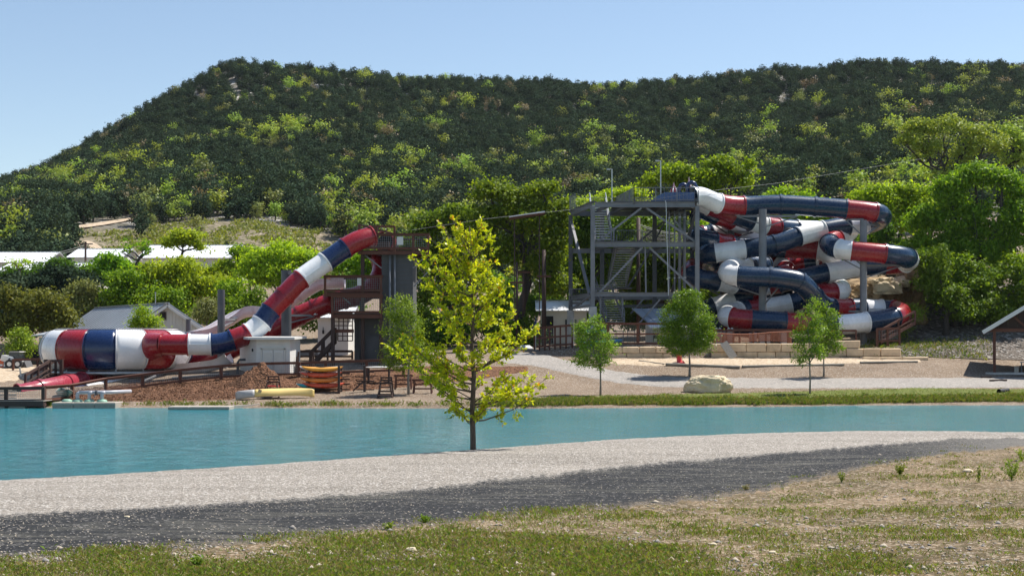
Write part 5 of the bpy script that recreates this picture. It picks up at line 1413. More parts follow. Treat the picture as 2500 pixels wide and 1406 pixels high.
# red tube below, behind the first
slide('tube_slide', 'plain red tube sloping down behind the striped tube', [
    (925, 625, 108.0, 'r'), (932, 660, 107.4, None), (915, 695, 106.6, 'r'), (880, 720, 106.0, None), (840, 730, 105.6, 'r'), (800, 742, 105.2, 'r'), (768, 754, 105.0, 'r'), (732, 770, 104.8, 'r'), (690, 792, 104.5, 'r'), (640, 818, 104.3, 'r'), (585, 842, 104.2, 'r'), (530, 868, 104.4, 'r'), (480, 884, 105.0, 'r'), (430, 890, 106.0, None)], .74, 'tube slide')
slide('open_flume', 'off white open flume snaking behind the striped tube', [
    (842, 688, 107.0, 'flume'), (805, 690, 107.0, None), (782, 692, 107.0, 'flume'), (758, 704, 107.0, None), (730, 722, 107.2, 'flume'), (690, 752, 107.5, None), (650, 758, 107.8, None), (622, 757, 108.0, 'flume'), (592, 762, 108.0, None), (560, 780, 107.5, 'flume'), (515, 806, 106.5, None), (470, 818, 105.6, 'flume'), (420, 822, 105.2, None)], .62, 'flume', half=True)
slide('open_flume', 'low off white trough ending beside the white shed', [(560, 872, 100.8, 'flume'), (540, 884, 100.9, None), (500, 893, 101.1, 'flume'), (450, 898, 102.0, None), (400, 902, 103.5, None)], .6, 'flume', half=True)
slide('exit_tube', 'faded red exit tube opening over the deck under the bowl', [(42, 960, 92.6, 'pink'), (70, 955, 93.2, None), (96, 949, 93.8, 'pink'), (130, 942, 95.0, None), (160, 936, 96.4, 'pink'), (200, 929, 98.8, 'r'), (240, 922, 101.0, None), (280, 916, 103.0, None)], .6, 'tube slide')
slide('exit_tube', 'dark blue and white exit tube lying low under the bowl', [(118, 974, 94.4, 'w'), (165, 966, 95.0, 'navy'), (205, 957, 96.2, 'w'), (262, 945, 98.4, 'w'), (300, 938, 100.2, None)], .55, 'tube slide')
column(540, 103.0, 707, 18, 'tall grey column standing behind the striped tube, left of the shed', [(560, 838, 100.4, 850), (575, 780, 107.2, 800)], 'dsteel')
column(699, 103.2, 660, 25, 'thick grey column behind the shed holding the tube up', [(735, 668, 101.6, 690), (770, 770, 104.6, 790)], 'dsteel')
column(460, 106.4, 779, 12, 'short grey column at the right edge of the bowl', [], 'dsteel')
# ------------------------------------------------------------------ buildings and towers
def mesh_panel(name, corners, parent, pitch=.14, wire=.012, mat='mesh', label=None):
    """welded wire infill between four corners (bl, br, tr, tl)"""
    bl, br, tr_, tl = [Vector(c) for c in corners]; mb = MB()
    n = max(2, int((br - bl).length / pitch)); m_ = max(2, int((tl - bl).length / pitch))
    for i in range(n + 1): mb.beam(bl.lerp(br, i / n), tl.lerp(tr_, i / n), wire, wire)
    for j in range(m_ + 1): mb.beam(bl.lerp(tl, j / m_) + Vector((0, .006, 0)), br.lerp(tr_, j / m_) + Vector((0, .006, 0)), wire, wire)
    return part(name, mb, MAT[mat], parent, label, 'stuff')
def fence(label, pts, h, name='timber_fence', mat='wood', post=.16, rails=(1.0, .06), infill=True, mid=False, npost=None, cat='fence', base=None, pitch=.14, cap=True):
    """pts: base points; posts at each, rails between"""
    P = [Vector(p) for p in pts]
    t = thing(name, label, cat, P[0])
    for p in P:
        mb = MB(); mb.box((p.x, p.y, p.z + h / 2 - .15), (post, post, h + .3)); part('post', mb, MAT[mat], t)
    for a, b in zip(P[:-1], P[1:]):
        off = Vector((0, -post / 2 - .022, 0))
        for k in list(rails) + ([.5] if mid else []):
            z = h * k - (.05 if k == 1.0 else 0)
            mb = MB(); mb.beam(a + off + Vector((0, 0, z)), b + off + Vector((0, 0, z)), .04, .14 if k != 1.0 else .16); part('rail', mb, MAT[mat], t)
        if cap:
            mb = MB(); mb.beam(a + Vector((0, 0, h + .025)), b + Vector((0, 0, h + .025)), post * 1.5, .045); part('cap_rail', mb, MAT[mat], t)
        if infill:
            mesh_panel('wire_mesh', [a + Vector((0, 0, h * rails[-1])), b + Vector((0, 0, h * rails[-1])), b + Vector((0, 0, h * .98)), a + Vector((0, 0, h * .98))], t, pitch)
    return t
def gable_house(label, A, B, depth, eave, ridge, wallm, roofm, name='house', over=.4, cat='house', ridge_along='x', seams=18):
    """A,B: ground corners of the front eave side; depth backwards"""
    A, B = Vector(A), Vector(B); d = (B - A); d.z = 0; L = d.length; x = d.normalized(); y = Vector((-x.y, x.x, 0))
    t = thing(name, label, cat, A)
    def P(a, b, c): return A + x * a + y * b + Vector((0, 0, c))
    if ridge_along == 'x':
        mb = MB(); mb.add([P(0, 0, -.5), P(L, 0, -.5), P(L, depth, -.5), P(0, depth, -.5), P(0, 0, eave), P(L, 0, eave), P(L, depth, eave), P(0, depth, eave), P(0, depth / 2, ridge), P(L, depth / 2, ridge)],
               [(0, 1, 5, 4), (2, 3, 7, 6), (1, 2, 6, 9, 5), (3, 0, 4, 8, 7)]); part('wall', mb, wallm, t)
        for s in (0, 1):
            e = -over if s == 0 else depth + over
            ze = eave - (ridge - eave) * over / (depth / 2)
            a, b, c, f = P(-over, e, ze), P(L + over, e, ze), P(L + over, depth / 2, ridge), P(-over, depth / 2, ridge)
            n = (b - a).cross(f - a).normalized(); n = n if n.z > 0 else -n
            mb = MB(); mb.prism([a + n * .04, b + n * .04, c + n * .04, f + n * .04], n * .08)
            ro = part('roof', mb, roofm, t)
            for k in range(seams + 1):
                q = k / seams; mb = MB(); mb.beam(a.lerp(b, q) + n * .14, f.lerp(c, q) + n * .14, .05, .05, n); part('roof_seam', mb, roofm, ro)
        mb = MB(); mb.beam(P(-over, depth / 2, ridge + .14), P(L + over, depth / 2, ridge + .14), .4, .06); part('ridge_cap', mb, roofm, t)
    return t, P
# white long barns on the rise
def barn(px0, px1, pe, pr, Y, label, dpt=9, seams=22):
    ze, zr_ = W(0, pe, Y).z, W(0, pr, Y + dpt / 2).z
    a, b = W(px0, pe, Y), W(px1, pe, Y); g = min(far_z(a.x, Y), far_z(b.x, Y)) - .3
    a.z = b.z = g
    return gable_house(label, a, b, dpt, ze - g, zr_ - g, MAT['cream'], MAT['roofw'], 'barn', .5, 'barn', seams=seams)
t1, P1 = barn(348, 562, 629, 601, 172, 'long white roofed barn, rightmost of the barns under the hill', 11, 26)
for k in (.16, .3):
    mb = MB(); L = M(214, 172); a = P1(L * k, -.04, 1.2); mb.box(a + Vector((.5, 0, .5)), (1.1, .08, 1.0)); w = part('window', mb, MAT['glass'], t1)
    mb = MB(); mb.beam(a + Vector((-.1, -.05, -.05)), a + Vector((1.1, -.05, -.05)), .06, .1); part('sill', mb, MAT['offwhite'], w)
t2, P2 = barn(175, 292, 628, 610, 178, 'pale roofed barn between the pole and the long barn', 9, 16)
mb = MB(); mb.prism([P2(3, -2.2, 0), P2(6.2, -2.2, 0), P2(6.2, -2.2, 2.4), P2(4.6, -2.2, 3.6), P2(3, -2.2, 2.4)], (0, 2.2, 0)); part('porch', mb, MAT['cream'], t2)
for s in (-1, 1):
    mb = MB(); mb.prism([P2(4.6, -2.5, 3.72), P2(4.6 + s * 2, -2.5, 2.2), P2(4.6 + s * 2, -2.5, 2.3), P2(4.6, -2.5, 3.85)], (0, 3.5, 0)); part('porch_roof', mb, MAT['roofw'], t2)
barn(-120, 105, 640, 618, 176, 'pale blue roofed barn at the left edge under the hill', 10, 26)
barn(5, 215, 662, 645, 158, 'lower white roofed barn half hidden by the dark cedar', 8, 22)
# gabled cream house behind the bowl: gable faces the pond
def gable_front():
    Y = 118.0; a = W(298, 0, Y); b = W(490, 0, Y)
    g = far_z(W(380, 0, Y).x, Y) - .3
    ze, zr_ = W(0, 812, Y).z - g, W(0, 744, Y).z - g
    ax, bx = W(300, 0, Y).x, W(500, 0, Y).x; mx = W(402, 0, Y).x
    t = thing('house', 'cream gabled house with a grey metal roof behind the bowl', 'house', (mx, Y, g))
    D = 13.0; lean = -9.5     # the roof runs back to the left
    def Q(x, dp, z): return Vector((x + lean * dp / D, Y + dp, g + z))
    mb = MB(); mb.add([Q(ax, 0, -.5), Q(bx, 0, -.5), Q(bx, 0, ze), Q(mx, 0, zr_), Q(ax, 0, ze), Q(ax, D, -.5), Q(bx, D, -.5), Q(bx, D, ze), Q(mx, D, zr_), Q(ax, D, ze)],
        [(0, 1, 2, 3, 4), (9, 8, 7, 6, 5), (0, 4, 9, 5), (1, 6, 7, 2)]); part('wall', mb, MAT['cream'], t)
    for k in range(26):
        f = k / 25; x = ax + (bx - ax) * f
        zt = ze + (zr_ - ze) * (1 - abs(x - mx) / (mx - ax if x < mx else bx - mx))
        mb = MB(); mb.box((x, Y - .03, g + zt / 2), (.06, .05, max(.2, zt - .15))); part('batten', mb, MAT['cream'], t)
    for s in (-1, 1):
        ex = ax - .6 if s < 0 else bx + .6; ze2 = ze - (zr_ - ze) * .6 / (mx - ax)
        a, b, c, d = Q(ex, -.5, ze2), Q(mx, -.5, zr_), Q(mx, D + .4, zr_), Q(ex, D + .4, ze2)
        n = (b - a).cross(d - a).normalized(); n = n if n.z > 0 else -n
        mb = MB(); mb.prism([p + n * .04 for p in (a, b, c, d)], n * .09); ro = part('roof', mb, MAT['roofg'], t)
        for k in range(23):
            q = k / 22; mb = MB(); mb.beam(a.lerp(d, q) + n * .145, b.lerp(c, q) + n * .145, .05, .05, n); part('roof_seam', mb, MAT['roofg'], ro)
        mb = MB(); mb.beam(a + Vector((0, -.04, -.1)), b + Vector((0, -.04, -.1)), .05, .22); part('fascia', mb, MAT['offwhite'], t)
    mb = MB(); mb.beam(Q(mx, -.5, zr_ + .16), Q(mx, D + .4, zr_ + .16), .4, .06); part('ridge_cap', mb, MAT['roofg'], t)
    mb = MB(); c = Q(mx - .15, -.05, zr_ - .95); mb.box(c, (.38, .08, .5)); w = part('vent', mb, MAT['dark'], t)
    mb = MB()
    for z in (-.3, .3): mb.box(c + Vector((0, -.02, z)), (.54, .08, .08))
    for z in (-.23, .23): mb.box(c + Vector((z, -.02, 0)), (.08, .08, .5))
    part('frame', mb, MAT['dwood'], w)
    mb = MB(); mb.tube([Q(mx - .3, 1, zr_), Q(mx - .3, 1, zr_ + 1.0)], .03, 6); mb.tube([Q(mx - .3, 1, zr_ + 1.0), Q(mx - .3, 1, zr_ + 1.1)], .07, 6); part('roof_vane', mb, MAT['galv'], t)
gable_front()
# low porch roof at the left of the bowl
def porch():
    Y = 110.0; p0, p1 = W(78, 822, Y), W(150, 818, Y)
    g = far_z(p0.x, Y)
    t = thing('porch', 'low grey porch roof showing left of the bowl', 'porch', (p0.x, Y, g))
    mb = MB(); mb.prism([p0, p1, p1 + Vector((0, 4, .5)), p0 + Vector((.6, 4, .5))], (0, 0, .12)); part('roof', mb, MAT['roofg'], t)
    for px in (95, 150):
        x = W(px, 0, Y).x; mb = MB(); mb.box((x, Y + .3, (g + p0.z) / 2), (.15, .15, p0.z - g - .05)); part('post', mb, MAT['offwhite'], t)
    mb = MB(); mb.box((W(130, 0, Y).x, Y + 3.8, g + 1.2), (3.2, .2, 2.4)); part('wall', mb, MAT['cream'], t)
    mb = MB(); mb.box((W(112, 0, Y).x, Y + .8, g + .45), (2.6, 1.0, .9)); part('low_wall', mb, MAT['concrete'], t)
porch()
# white shed
def shed():
    Y = 98.0; g = far_at(640, Y).z - .1
    xa, xb = W(626, 0, Y).x, W(708, 0, Y).x; xl = W(573, 0, Y + 3).x
    t = thing('shed', 'white pump shed with double doors under the striped tube', 'shed', (xa, Y, g))
    H = W(0, 829, Y).z - g
    v = [(xa, Y), (xb, Y), (xb + .2, Y + 3.4), (xl + .3, Y + 3.4)]
    mb = MB(); mb.prism([(x, y, g - .3) for x, y in v], (0, 0, H + .3)); part('wall', mb, MAT['offwhite'], t)
    for k in range(14):
        z = g + .08 + k * H / 14
        mb = MB(); mb.beam((xa, Y - .012, z), (xb, Y - .012, z), .025, .02); part('board', mb, MAT['offwhite'], t)
        mb = MB(); mb.beam((xa - .01, Y, z), (xl + .29, Y + 3.4, z), .025, .02); part('board', mb, MAT['cream'], t)
    mb = MB(); mb.prism([(xa - .5, Y - .5, g + H), (xb + .4, Y - .5, g + H), (xb + .6, Y + 3.9, g + H + .12), (xl - .2, Y + 3.9, g + H + .12)], (0, 0, .16)); part('roof', mb, MAT['offwhite'], t)
    for px0, px1 in ((641, 667), (668, 693)):
        a, b = W(px0, 0, Y).x, W(px1, 0, Y).x
        mb = MB(); mb.box(((a + b) / 2, Y - .05, g + .95), (b - a - .02, .06, 1.9)); d = part('door', mb, MAT['offwhite'], t)
        mb = MB(); mb.box(((a + b) / 2, Y - .085, g + .95), ((b - a) * .8, .02, 1.55)); part('door_panel', mb, MAT['cream'], d)
        mb = MB(); mb.box((b - .08 if px0 == 641 else a + .08, Y - .12, g + .95), (.04, .06, .2)); part('handle', mb, MAT['dsteel'], d)
    mb = MB()
    a, b = W(639, 0, Y).x, W(695, 0, Y).x
    for x in (a, b): mb.box((x, Y - .05, g + 1.0), (.1, .09, 2.04))
    mb.box(((a + b) / 2, Y - .05, g + 2.0), (b - a + .1, .09, .1)); part('door_frame', mb, MAT['cream'], t)
    mb = MB(); c = Vector((xa, Y, g + H * .72)).lerp(Vector((xl + .3, Y + 3.4, g + H * .72)), .2); mb.box(c + Vector((-.03, 0, 0)), (.08, .3, .2)); part('wall_vent', mb, MAT['dark'], t)
    s = W(583, 892, Y + 1.2); mb = MB(); mb.tube([(s.x, s.y - .4, g + .2), (s.x, s.y - .4, g + 1.0), (s.x + .12, s.y - .4, g + 1.2), (s.x + .55, s.y - .4, g + 1.22)], .09, 10); part('pipe', mb, MAT['dsteel'], t, smooth=True)
shed()

# ---- timber tower with the top platform
def timber_tower():
    Y = 104.0; g = far_at(900, Y).z
    t = thing('slide_tower', 'timber and grey board slide tower with railed platforms, left of the yellow tree', 'tower', (W(930, 0, Y).x, Y, g))
    def X(px, y=Y): return (px - CX) / F * y
    def Z(py, y=Y): return CZ - (py - YH) / F * y
    # clad stair shaft
    xa, xb = X(932), X(1008); zt = Z(612)
    mb = MB(); mb.prism([(xa, Y, g - .4), (xb, Y, g - .4), (xb, Y + 4, g - .4), (xa, Y + 4, g - .4)], (0, 0, zt - g + .4)); part('shaft', mb, MAT['siding'], t)
    for k in range(26):
        z = g + .15 + k * (zt - g) / 26.3
        mb = MB(); mb.box(((xa + xb) / 2, Y - .03, z + .03), (xb - xa + .06, .06, .07)); part('board', mb, MAT['siding'], t)
    xc, xd = X(863), X(932) - .01; z2 = Z(760)
    mb = MB(); mb.prism([(xc, Y + .6, g - .4), (xd, Y + .6, g - .4), (xd, Y + 4, g - .4), (xc, Y + 4, g - .4)], (0, 0, z2 - g + .4)); part('lower_room', mb, MAT['siding'], t)
    for k in range(10):
        z = g + .2 + k * (z2 - g) / 10.5
        mb = MB(); mb.box(((xc + xd) / 2, Y + .57, z), (xd - xc, .05, .06)); part('board', mb, MAT['siding'], t)
    mb = MB(); mb.box((X(908), Y + .54, g + 1.05), (.95, .06, 2.1)); part('door', mb, MAT['dsteel'], t)
    # platforms
    def deck(pa, pb, py, y0, y1, rail_top, posts, lbl, skip_back=False):
        a, b, z = X(pa, y0), X(pb, y0), Z(py, y0)
        mb = MB(); mb.box(((a + b) / 2, (y0 + y1) / 2, z - .04), (b - a, y1 - y0, .08)); part('deck', mb, MAT['dwood'], t)
        for yy_ in (y0, y1):
            mb = MB(); mb.beam((a, yy_, z - .22), (b, yy_, z - .22), .1, .27); part('beam', mb, MAT['wood'], t)
        n = 5
        for k in range(n):
            x = a + .15 + (b - a - .3) * k / (n - 1); mb = MB(); mb.beam((x, y0 + .08, z - .2), (x, y1 - .08, z - .2), .06, .2); part('joist', mb, MAT['dwood'], t)
        rz = Z(rail_top, y0)
        for p in posts:
            mb = MB(); mb.box((X(p, y0), y0 - .08, (z - .35 + rz) / 2), (.17, .13, rz - z + .35)); part('rail_post', mb, MAT['wood'], t)
        for zz, hh_ in ((rz, .1), (z + .1, .1), ((z + rz) / 2 + .05, 0)):
            if hh_: 
                mb = MB(); mb.beam((a - .1, y0 - .16, zz), (b + .1, y0 - .16, zz), .05, .16); part('rail', mb, MAT['wood'], t)
        mb = MB(); mb.beam((a - .12, y0 - .1, rz + .1), (b + .12, y0 - .1, rz + .1), .28, .05); part('cap_rail', mb, MAT['wood'], t)
        for s in (a, b):
            mb = MB(); mb.beam((s, y0, rz), (s, y1, rz), .06, .16); part('rail', mb, MAT['wood'], t)
        mesh_panel('wire_mesh', [(a, y0 - .12, z + .1), (b, y0 - .12, z + .1), (b, y0 - .12, rz), (a, y0 - .12, rz)], t, .15)
        mb = MB(); mb.beam((a, y1, rz), (b, y1, rz), .06, .14); part('rail', mb, MAT['dwood'], t)
    deck(878, 1045, 610, 103.4, 107.5, 574, (878, 963, 1009, 1045), 'top')
    mb = MB(); mb.beam((X(877, 103.4), 103.3, Z(549, 103.4)), (X(965, 103.4), 103.3, Z(572, 103.4)), .06, .12); part('rail', mb, MAT['wood'], t)
    mb = MB(); mb.box((X(877, 103.4), 103.3, Z(585, 103.4)), (.17, .15, M(72, 103.4))); part('post', mb, MAT['wood'], t)
    mb = MB(); mb.beam((X(905, 106.5), 106.5, Z(553, 106.5)), (X(963, 106.5), 106.5, Z(553, 106.5)), .06, .14); part('rail', mb, MAT['wood'], t)
    for p in (920, 963): 
        mb = MB(); mb.box((X(p, 106.5), 106.5, Z(578, 106.5)), (.15, .15, M(52, 106.5))); part('post', mb, MAT['wood'], t)
    deck(794, 932, 712, 103.6, 106.5, 676, (794, 885, 930), 'middle')
    deck(812, 932, 765, 103.0, 106.0, 724, (812, 930), 'lower')
    for p, py0, yy_ in ((812, 724, 103.0), (885, 620, 103.6), (930, 724, 103.0)):
        mb = MB(); x = X(p, yy_); zt_ = Z(py0, yy_); mb.box((x, yy_ + .15, (g - .3 + zt_) / 2), (.26, .26, zt_ - g + .3)); part('post', mb, MAT['dwood'], t)
    # grid of the enclosed lower stair
    mesh_panel('lattice', [(X(818), 103.6, Z(805)), (X(862), 103.6, Z(805)), (X(862), 103.6, Z(765)), (X(818), 103.6, Z(765))], t, .28, .07, 'dwood')
    mesh_panel('lattice', [(X(826), 103.7, Z(832)), (X(862), 103.7, Z(832)), (X(862), 103.7, Z(808)), (X(826), 103.7, Z(808))], t, .28, .07, 'dwood')
    mb = MB(); mb.box((X(840), 103.6, Z(808)), (M(50, Y), .3, .25)); part('beam', mb, MAT['wood'], t)
    # stair up from the left
    a0, b0 = Vector((X(757, 102.6), 102.6, far_at(757, 102.6).z + .1)), Vector((X(815, 103.2), 103.2, Z(834)))
    for dy in (0, 1.1):
        mb = MB(); mb.beam(a0 + Vector((0, dy, 0)), b0 + Vector((0, dy, 0)), .06, .28); part('stringer', mb, MAT['dwood'], t)
        mb = MB(); mb.beam(a0 + Vector((0, dy, 1.0)), b0 + Vector((0, dy, 1.0)), .06, .16); part('handrail', mb, MAT['dwood'], t)
        for f in (.0, .5, 1):
            p = a0.lerp(b0, f) + Vector((0, dy, .45)); mb = MB(); mb.box(p, (.14, .12, 1.2)); part('post', mb, MAT['dwood'], t)
    for k in range(9):
        p = a0.lerp(b0, (k + .5) / 9) + Vector((0, .55, .1)); mb = MB(); mb.box(p, (.3, 1.0, .05)); part('tread', mb, MAT['dwood'], t)
    # pipes on the shaft, steel brackets under the top deck
    for px in (952, 964):
        mb = MB(); x = X(px, Y - .25); mb.tube([(x, Y - .25, g), (x, Y - .25, Z(617))], .085, 10); part('pipe', mb, MAT['steel'], t, smooth=True)
    mb = MB(); mb.tube([(X(884, Y - .3), Y - .3, Z(618)), (X(966, Y - .3), Y - .3, Z(620))], .09, 10); part('pipe', mb, MAT['galv'], t, smooth=True)
    mb = MB(); x = X(880, Y); mb.tube([(x, Y + .35, g), (x, Y + .35, Z(735))], .1, 10); part('pipe', mb, MAT['dsteel'], t, smooth=True)
    for (p0, q0), (p1, q1) in (((890, 622), (932, 655)), ((1008, 655), (1046, 620)), ((1010, 700), (1044, 665)), ((822, 712), (856, 742))):
        mb = MB(); mb.beam((X(p0), Y - .1, Z(q0)), (X(p1), Y - .1, Z(q1)), .09, .09); part('brace', mb, MAT['steel'], t)
    # white notice boards on the rails
    for px, py, w, h, yy_ in ((977, 588, 15, 20, 103.1), (877, 688, 10, 18, 103.3)):
        mb = MB(); mb.box((X(px, yy_), yy_, Z(py, yy_)), (M(w, yy_), .03, M(h, yy_))); part('notice_board', mb, MAT['offwhite'], t)
    mb = MB(); mb.box((X(925, 105.5), 105.5, Z(598, 105.5)), (1.6, .5, .45)); part('bench', mb, MAT['dwood'], t)
    # second tube mouth on the deck
    for zc in (590,):
        c = W(940, zc, 106.2); mb = MB()
        f = (c, Vector((-.3, -1, 0)).normalized(), Vector((1, -.3, 0)).normalized(), Vector((0, 0, 1)))
        flange(mb, f, .72, 22, .1, .25); part('tube_mouth', mb, MAT['red'], t)
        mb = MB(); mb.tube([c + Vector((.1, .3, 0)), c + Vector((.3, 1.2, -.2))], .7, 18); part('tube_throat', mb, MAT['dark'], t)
timber_tower()
# small white building behind it
def small_house():
    Y = 113.0; g = far_at(800, Y).z; a, b = W(776, 0, Y), W(850, 0, Y); a.z = b.z = g
    t, P = gable_house('small white cabin showing behind the timber stairs', a, b, 6, W(0, 775, Y).z - g, W(0, 752, Y + 3).z - g, MAT['offwhite'], MAT['roofw'], 'cabin', .4, 'cabin', seams=10)
    mb = MB(); c = P(.45, -.12, 1.9); mb.box(c, (.14, .14, .3)); mb.tube([c + Vector((0, 0, .15)), c + Vector((0, 0, .4))], .03, 6); part('wall_lamp', mb, MAT['dark'], t)
    mb = MB(); mb.box(P(1.3, -.05, 1.6), (.5, .06, .7)); part('window', mb, MAT['glass'], t)
small_house()

# ---- steel stair tower ------------------------------------------------------
def steel_tower():
    Yf, Yb = 113.0, 120.4
    c_fl, c_bl = W(1447, 0, Yf), W(1393, 0, Yb)
    c_fr, c_br = W(1702, 0, Yf), W(1690, 0, Yb)
    g = 3.9
    t = thing('stair_tower', 'grey steel stair tower with three landings at the start of the spiral slides', 'tower', (c_fl.x, Yf, g))
    ST = MAT['steel']
    def Z(py, y=Yf): return CZ - (py - YH) / F * y
    zt, zm, zl = Z(500), Z(597), Z(719)
    def pt(c, z): return Vector((c.x, c.y, z))
    for c, z0 in ((c_fl, Z(749)), (c_bl, Z(757, Yb)), (c_fr, g), (c_br, g), (W(1598, 0, Yb), g), (W(1470, 0, Yb), g)):
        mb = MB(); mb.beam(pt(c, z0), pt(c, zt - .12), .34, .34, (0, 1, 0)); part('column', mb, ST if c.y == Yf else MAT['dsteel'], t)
    for c, z0, w in ((c_fl, Z(749), .62), (c_bl, Z(757, Yb), .6)):
        gz = far_z(c.x, c.y) - .2; mb = MB(); mb.cbox((c.x, c.y, (gz + z0) / 2), (w, w, z0 - gz), .03); part('pier', mb, MAT['concrete'], t)
    lv = [('beam', zt, .42), ('beam', zm, .40), ('beam', zl, .34)]
    for nm, z, h in lv:
        for a, b in ((c_fl, c_fr), (c_bl, c_br), (c_fl, c_bl), (c_fr, c_br)):
            if z == zm and (a, b) == (c_fl, c_bl): continue
            d = (pt(b, z) - pt(a, z)).normalized() * .18
            mb = MB(); mb.ibeam(pt(a, z) + d, pt(b, z) - d, .22, h); part(nm, mb, ST, t)
    mb = MB(); mb.beam(pt(c_bl, Z(757, Yb) + .15), pt(c_fl, Z(749) + .15), .2, .2); part('beam', mb, ST, t)
    mb = MB(); mb.beam(pt(c_bl, Z(740, Yb)), pt(c_bl, Z(740, Yb)) + Vector((1.0, 0, 0)), .12, .2); part('beam', mb, ST, t)
    for z in (zt, zm):
        for k in range(1, 6):
            f = k / 6; a = pt(c_fl, z).lerp(pt(c_fr, z), f); b = pt(c_bl, z).lerp(pt(c_br, z), f)
            if z == zm and f > .7: continue
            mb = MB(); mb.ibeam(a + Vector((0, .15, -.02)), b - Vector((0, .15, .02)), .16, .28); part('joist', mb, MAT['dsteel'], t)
    mb = MB(); zz = zt + .235
    x0 = W(1500, 0, Yf).x
    mb.prism([(x0, Yf - .1, zz), (c_fr.x + .15, Yf - .1, zz), (c_br.x + .15, Yb, zz), (W(1490, 0, Yb).x, Yb, zz)], (0, 0, .05)); part('deck', mb, MAT['dsteel'], t)
    mb = MB(); mb.prism([(c_fl.x - .1, Yf - .1, zz), (c_fl.x + .3, Yf - .1, zz), (c_bl.x + .7, Yb, zz), (c_bl.x - .1, Yb, zz)], (0, 0, .05)); part('deck', mb, MAT['dsteel'], t)
    zz2 = zm + .225; mb = MB(); mb.prism([(c_fl.x, Yf - .1, zz2), (W(1575, 0, Yf).x, Yf - .1, zz2), (W(1575, 0, Yf).x, Yf + 2, zz2), (c_fl.x, Yf + 2, zz2)], (0, 0, .05)); part('deck', mb, MAT['dsteel'], t)
    # diagonals
    def br(p, q, y0, y1=None, w=.16, m='steel'):
        y1 = y1 or y0
        mb = MB(); mb.beam(W(p[0], p[1], y0), W(q[0], q[1], y1), w, w); part('brace', mb, MAT[m], t)
    br((1458, 591), (1566, 508), Yf + .1); br((1578, 508), (1697, 590), Yf + .14)
    br((1462, 715), (1568, 604), Yf + .1); br((1585, 604), (1697, 708), Yf + .14)
    br((1575, 604), (1577, 715), Yf + .2, None, .12)
    br((1394, 540), (1446, 745), Yb, Yf, .22)
    br((1396, 755), (1444, 720), Yb, Yf, .14)
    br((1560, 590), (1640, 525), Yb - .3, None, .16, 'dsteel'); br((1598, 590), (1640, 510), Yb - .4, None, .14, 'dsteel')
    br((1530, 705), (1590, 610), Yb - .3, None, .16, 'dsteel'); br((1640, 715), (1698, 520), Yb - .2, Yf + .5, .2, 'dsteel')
    br((1612, 730), (1560, 790), Yf + .2, None, .12); br((1578, 722), (1540, 765), Yf + 3, None, .12)
    br((1680, 585), (1650, 540), Yf + 1, None, .12); br((1655, 720), (1700, 765), Yf + .2, None, .12)
    for p, a, b in ((1466, 725, 800), (1520, 725, 780)):
        br((p, a), (p, b), Yf + .3, None, .13)
    mb = MB(); mb.ibeam(W(1500, 748, Yf + 3), W(1625, 745, Yf + 3), .2, .24); part('beam', mb, MAT['dsteel'], t)
    # stairs
    def flight(a, b, w, n, lit=True, m='grating'):  # lit flight gets paler nosings and rails, sunlight put into the metal
        a, b = Vector(a), Vector(b); x = Vector((1, 0, 0)); root = MB()
        for s in (-1, 1):
            root.beam(a + x * (s * w / 2), b + x * (s * w / 2), .06, .28)
        f = part('stair_flight', root, MAT['steel'], t)
        for k in range(n):
            p = a.lerp(b, (k + .5) / n); mb = MB(); mb.box(p, (w - .08, .30, .045)); part('tread', mb, MAT[m], f)
            if lit:
                mb = MB(); mb.box(p + Vector((0, -.13, -.045)), (w - .08, .03, .05)); part('tread_nosing', mb, MAT['galv'], f)
        for s in (-1, 1):
            for h in (1.0, .55):
                mb = MB(); mb.tube([a + x * (s * w / 2) + Vector((0, 0, h)), b + x * (s * w / 2) + Vector((0, 0, h))], .03, 6); part('handrail', mb, MAT['galv'] if lit else ST, f)
            for k in range(5):
                p = a.lerp(b, k / 4) + x * (s * w / 2); mb = MB(); mb.tube([p, p + Vector((0, 0, 1.0))], .025, 6); part('baluster', mb, ST, f)
    flight(W(1474, 593, 113.9), W(1459, 499, 118.8), 1.35, 15)
    flight(W(1506, 702, 118.3), W(1528, 604, 114.2), 1.5, 17, False)
    flight(W(1503, 788, 112.6), W(1470, 694, 117.4), 1.45, 17, False)
    # the lower landing
    mb = MB(); c = W(1490, 704, 118.6); mb.box(c, (3.6, 1.6, .1)); part('deck', mb, MAT['dsteel'], t)
    # railings
    def railing(pts, h, pitch=.16, m=ST):
        r = MB(); P = [Vector(p) for p in pts]
        for a, b in zip(P[:-1], P[1:]):
            r.beam(a + Vector((0, 0, h)), b + Vector((0, 0, h)), .05, .05); r.beam(a + Vector((0, 0, .12)), b + Vector((0, 0, .12)), .04, .04)
        ra = part('railing', r, m, t)
        mb = MB()
        for a, b in zip(P[:-1], P[1:]):
            n = max(1, int((b - a).length / pitch))
            for k in range(1, n): mb.beam(a.lerp(b, k / n) + Vector((0, 0, .12)), a.lerp(b, k / n) + Vector((0, 0, h)), .018, .018)
        part('pickets', mb, m, ra, kind='stuff')
        for a, b in zip(P[:-1], P[1:]):
            n = max(1, int((b - a).length / 1.5))
            for k in range(n + 1):
                q = a.lerp(b, k / n); mb = MB(); mb.beam(q - Vector((0, 0, .25)), q + Vector((0, 0, h + .02)), .06, .06, (0, 1, 0)); part('rail_post', mb, m, ra)
    z = zt + .28
    railing([(W(1548, 0, Yf).x, Yf - .05, z), (c_fr.x + .1, Yf - .05, z)], 1.1, .3)
    railing([(W(1548, 0, Yf).x, Yf - .05, z), (W(1503, 0, Yb).x, Yb - .1, z)], 1.1, .14)
    railing([(W(1503, 0, Yb).x, Yb - .1, z), (c_bl.x, Yb - .1, z)], 1.1, .16)
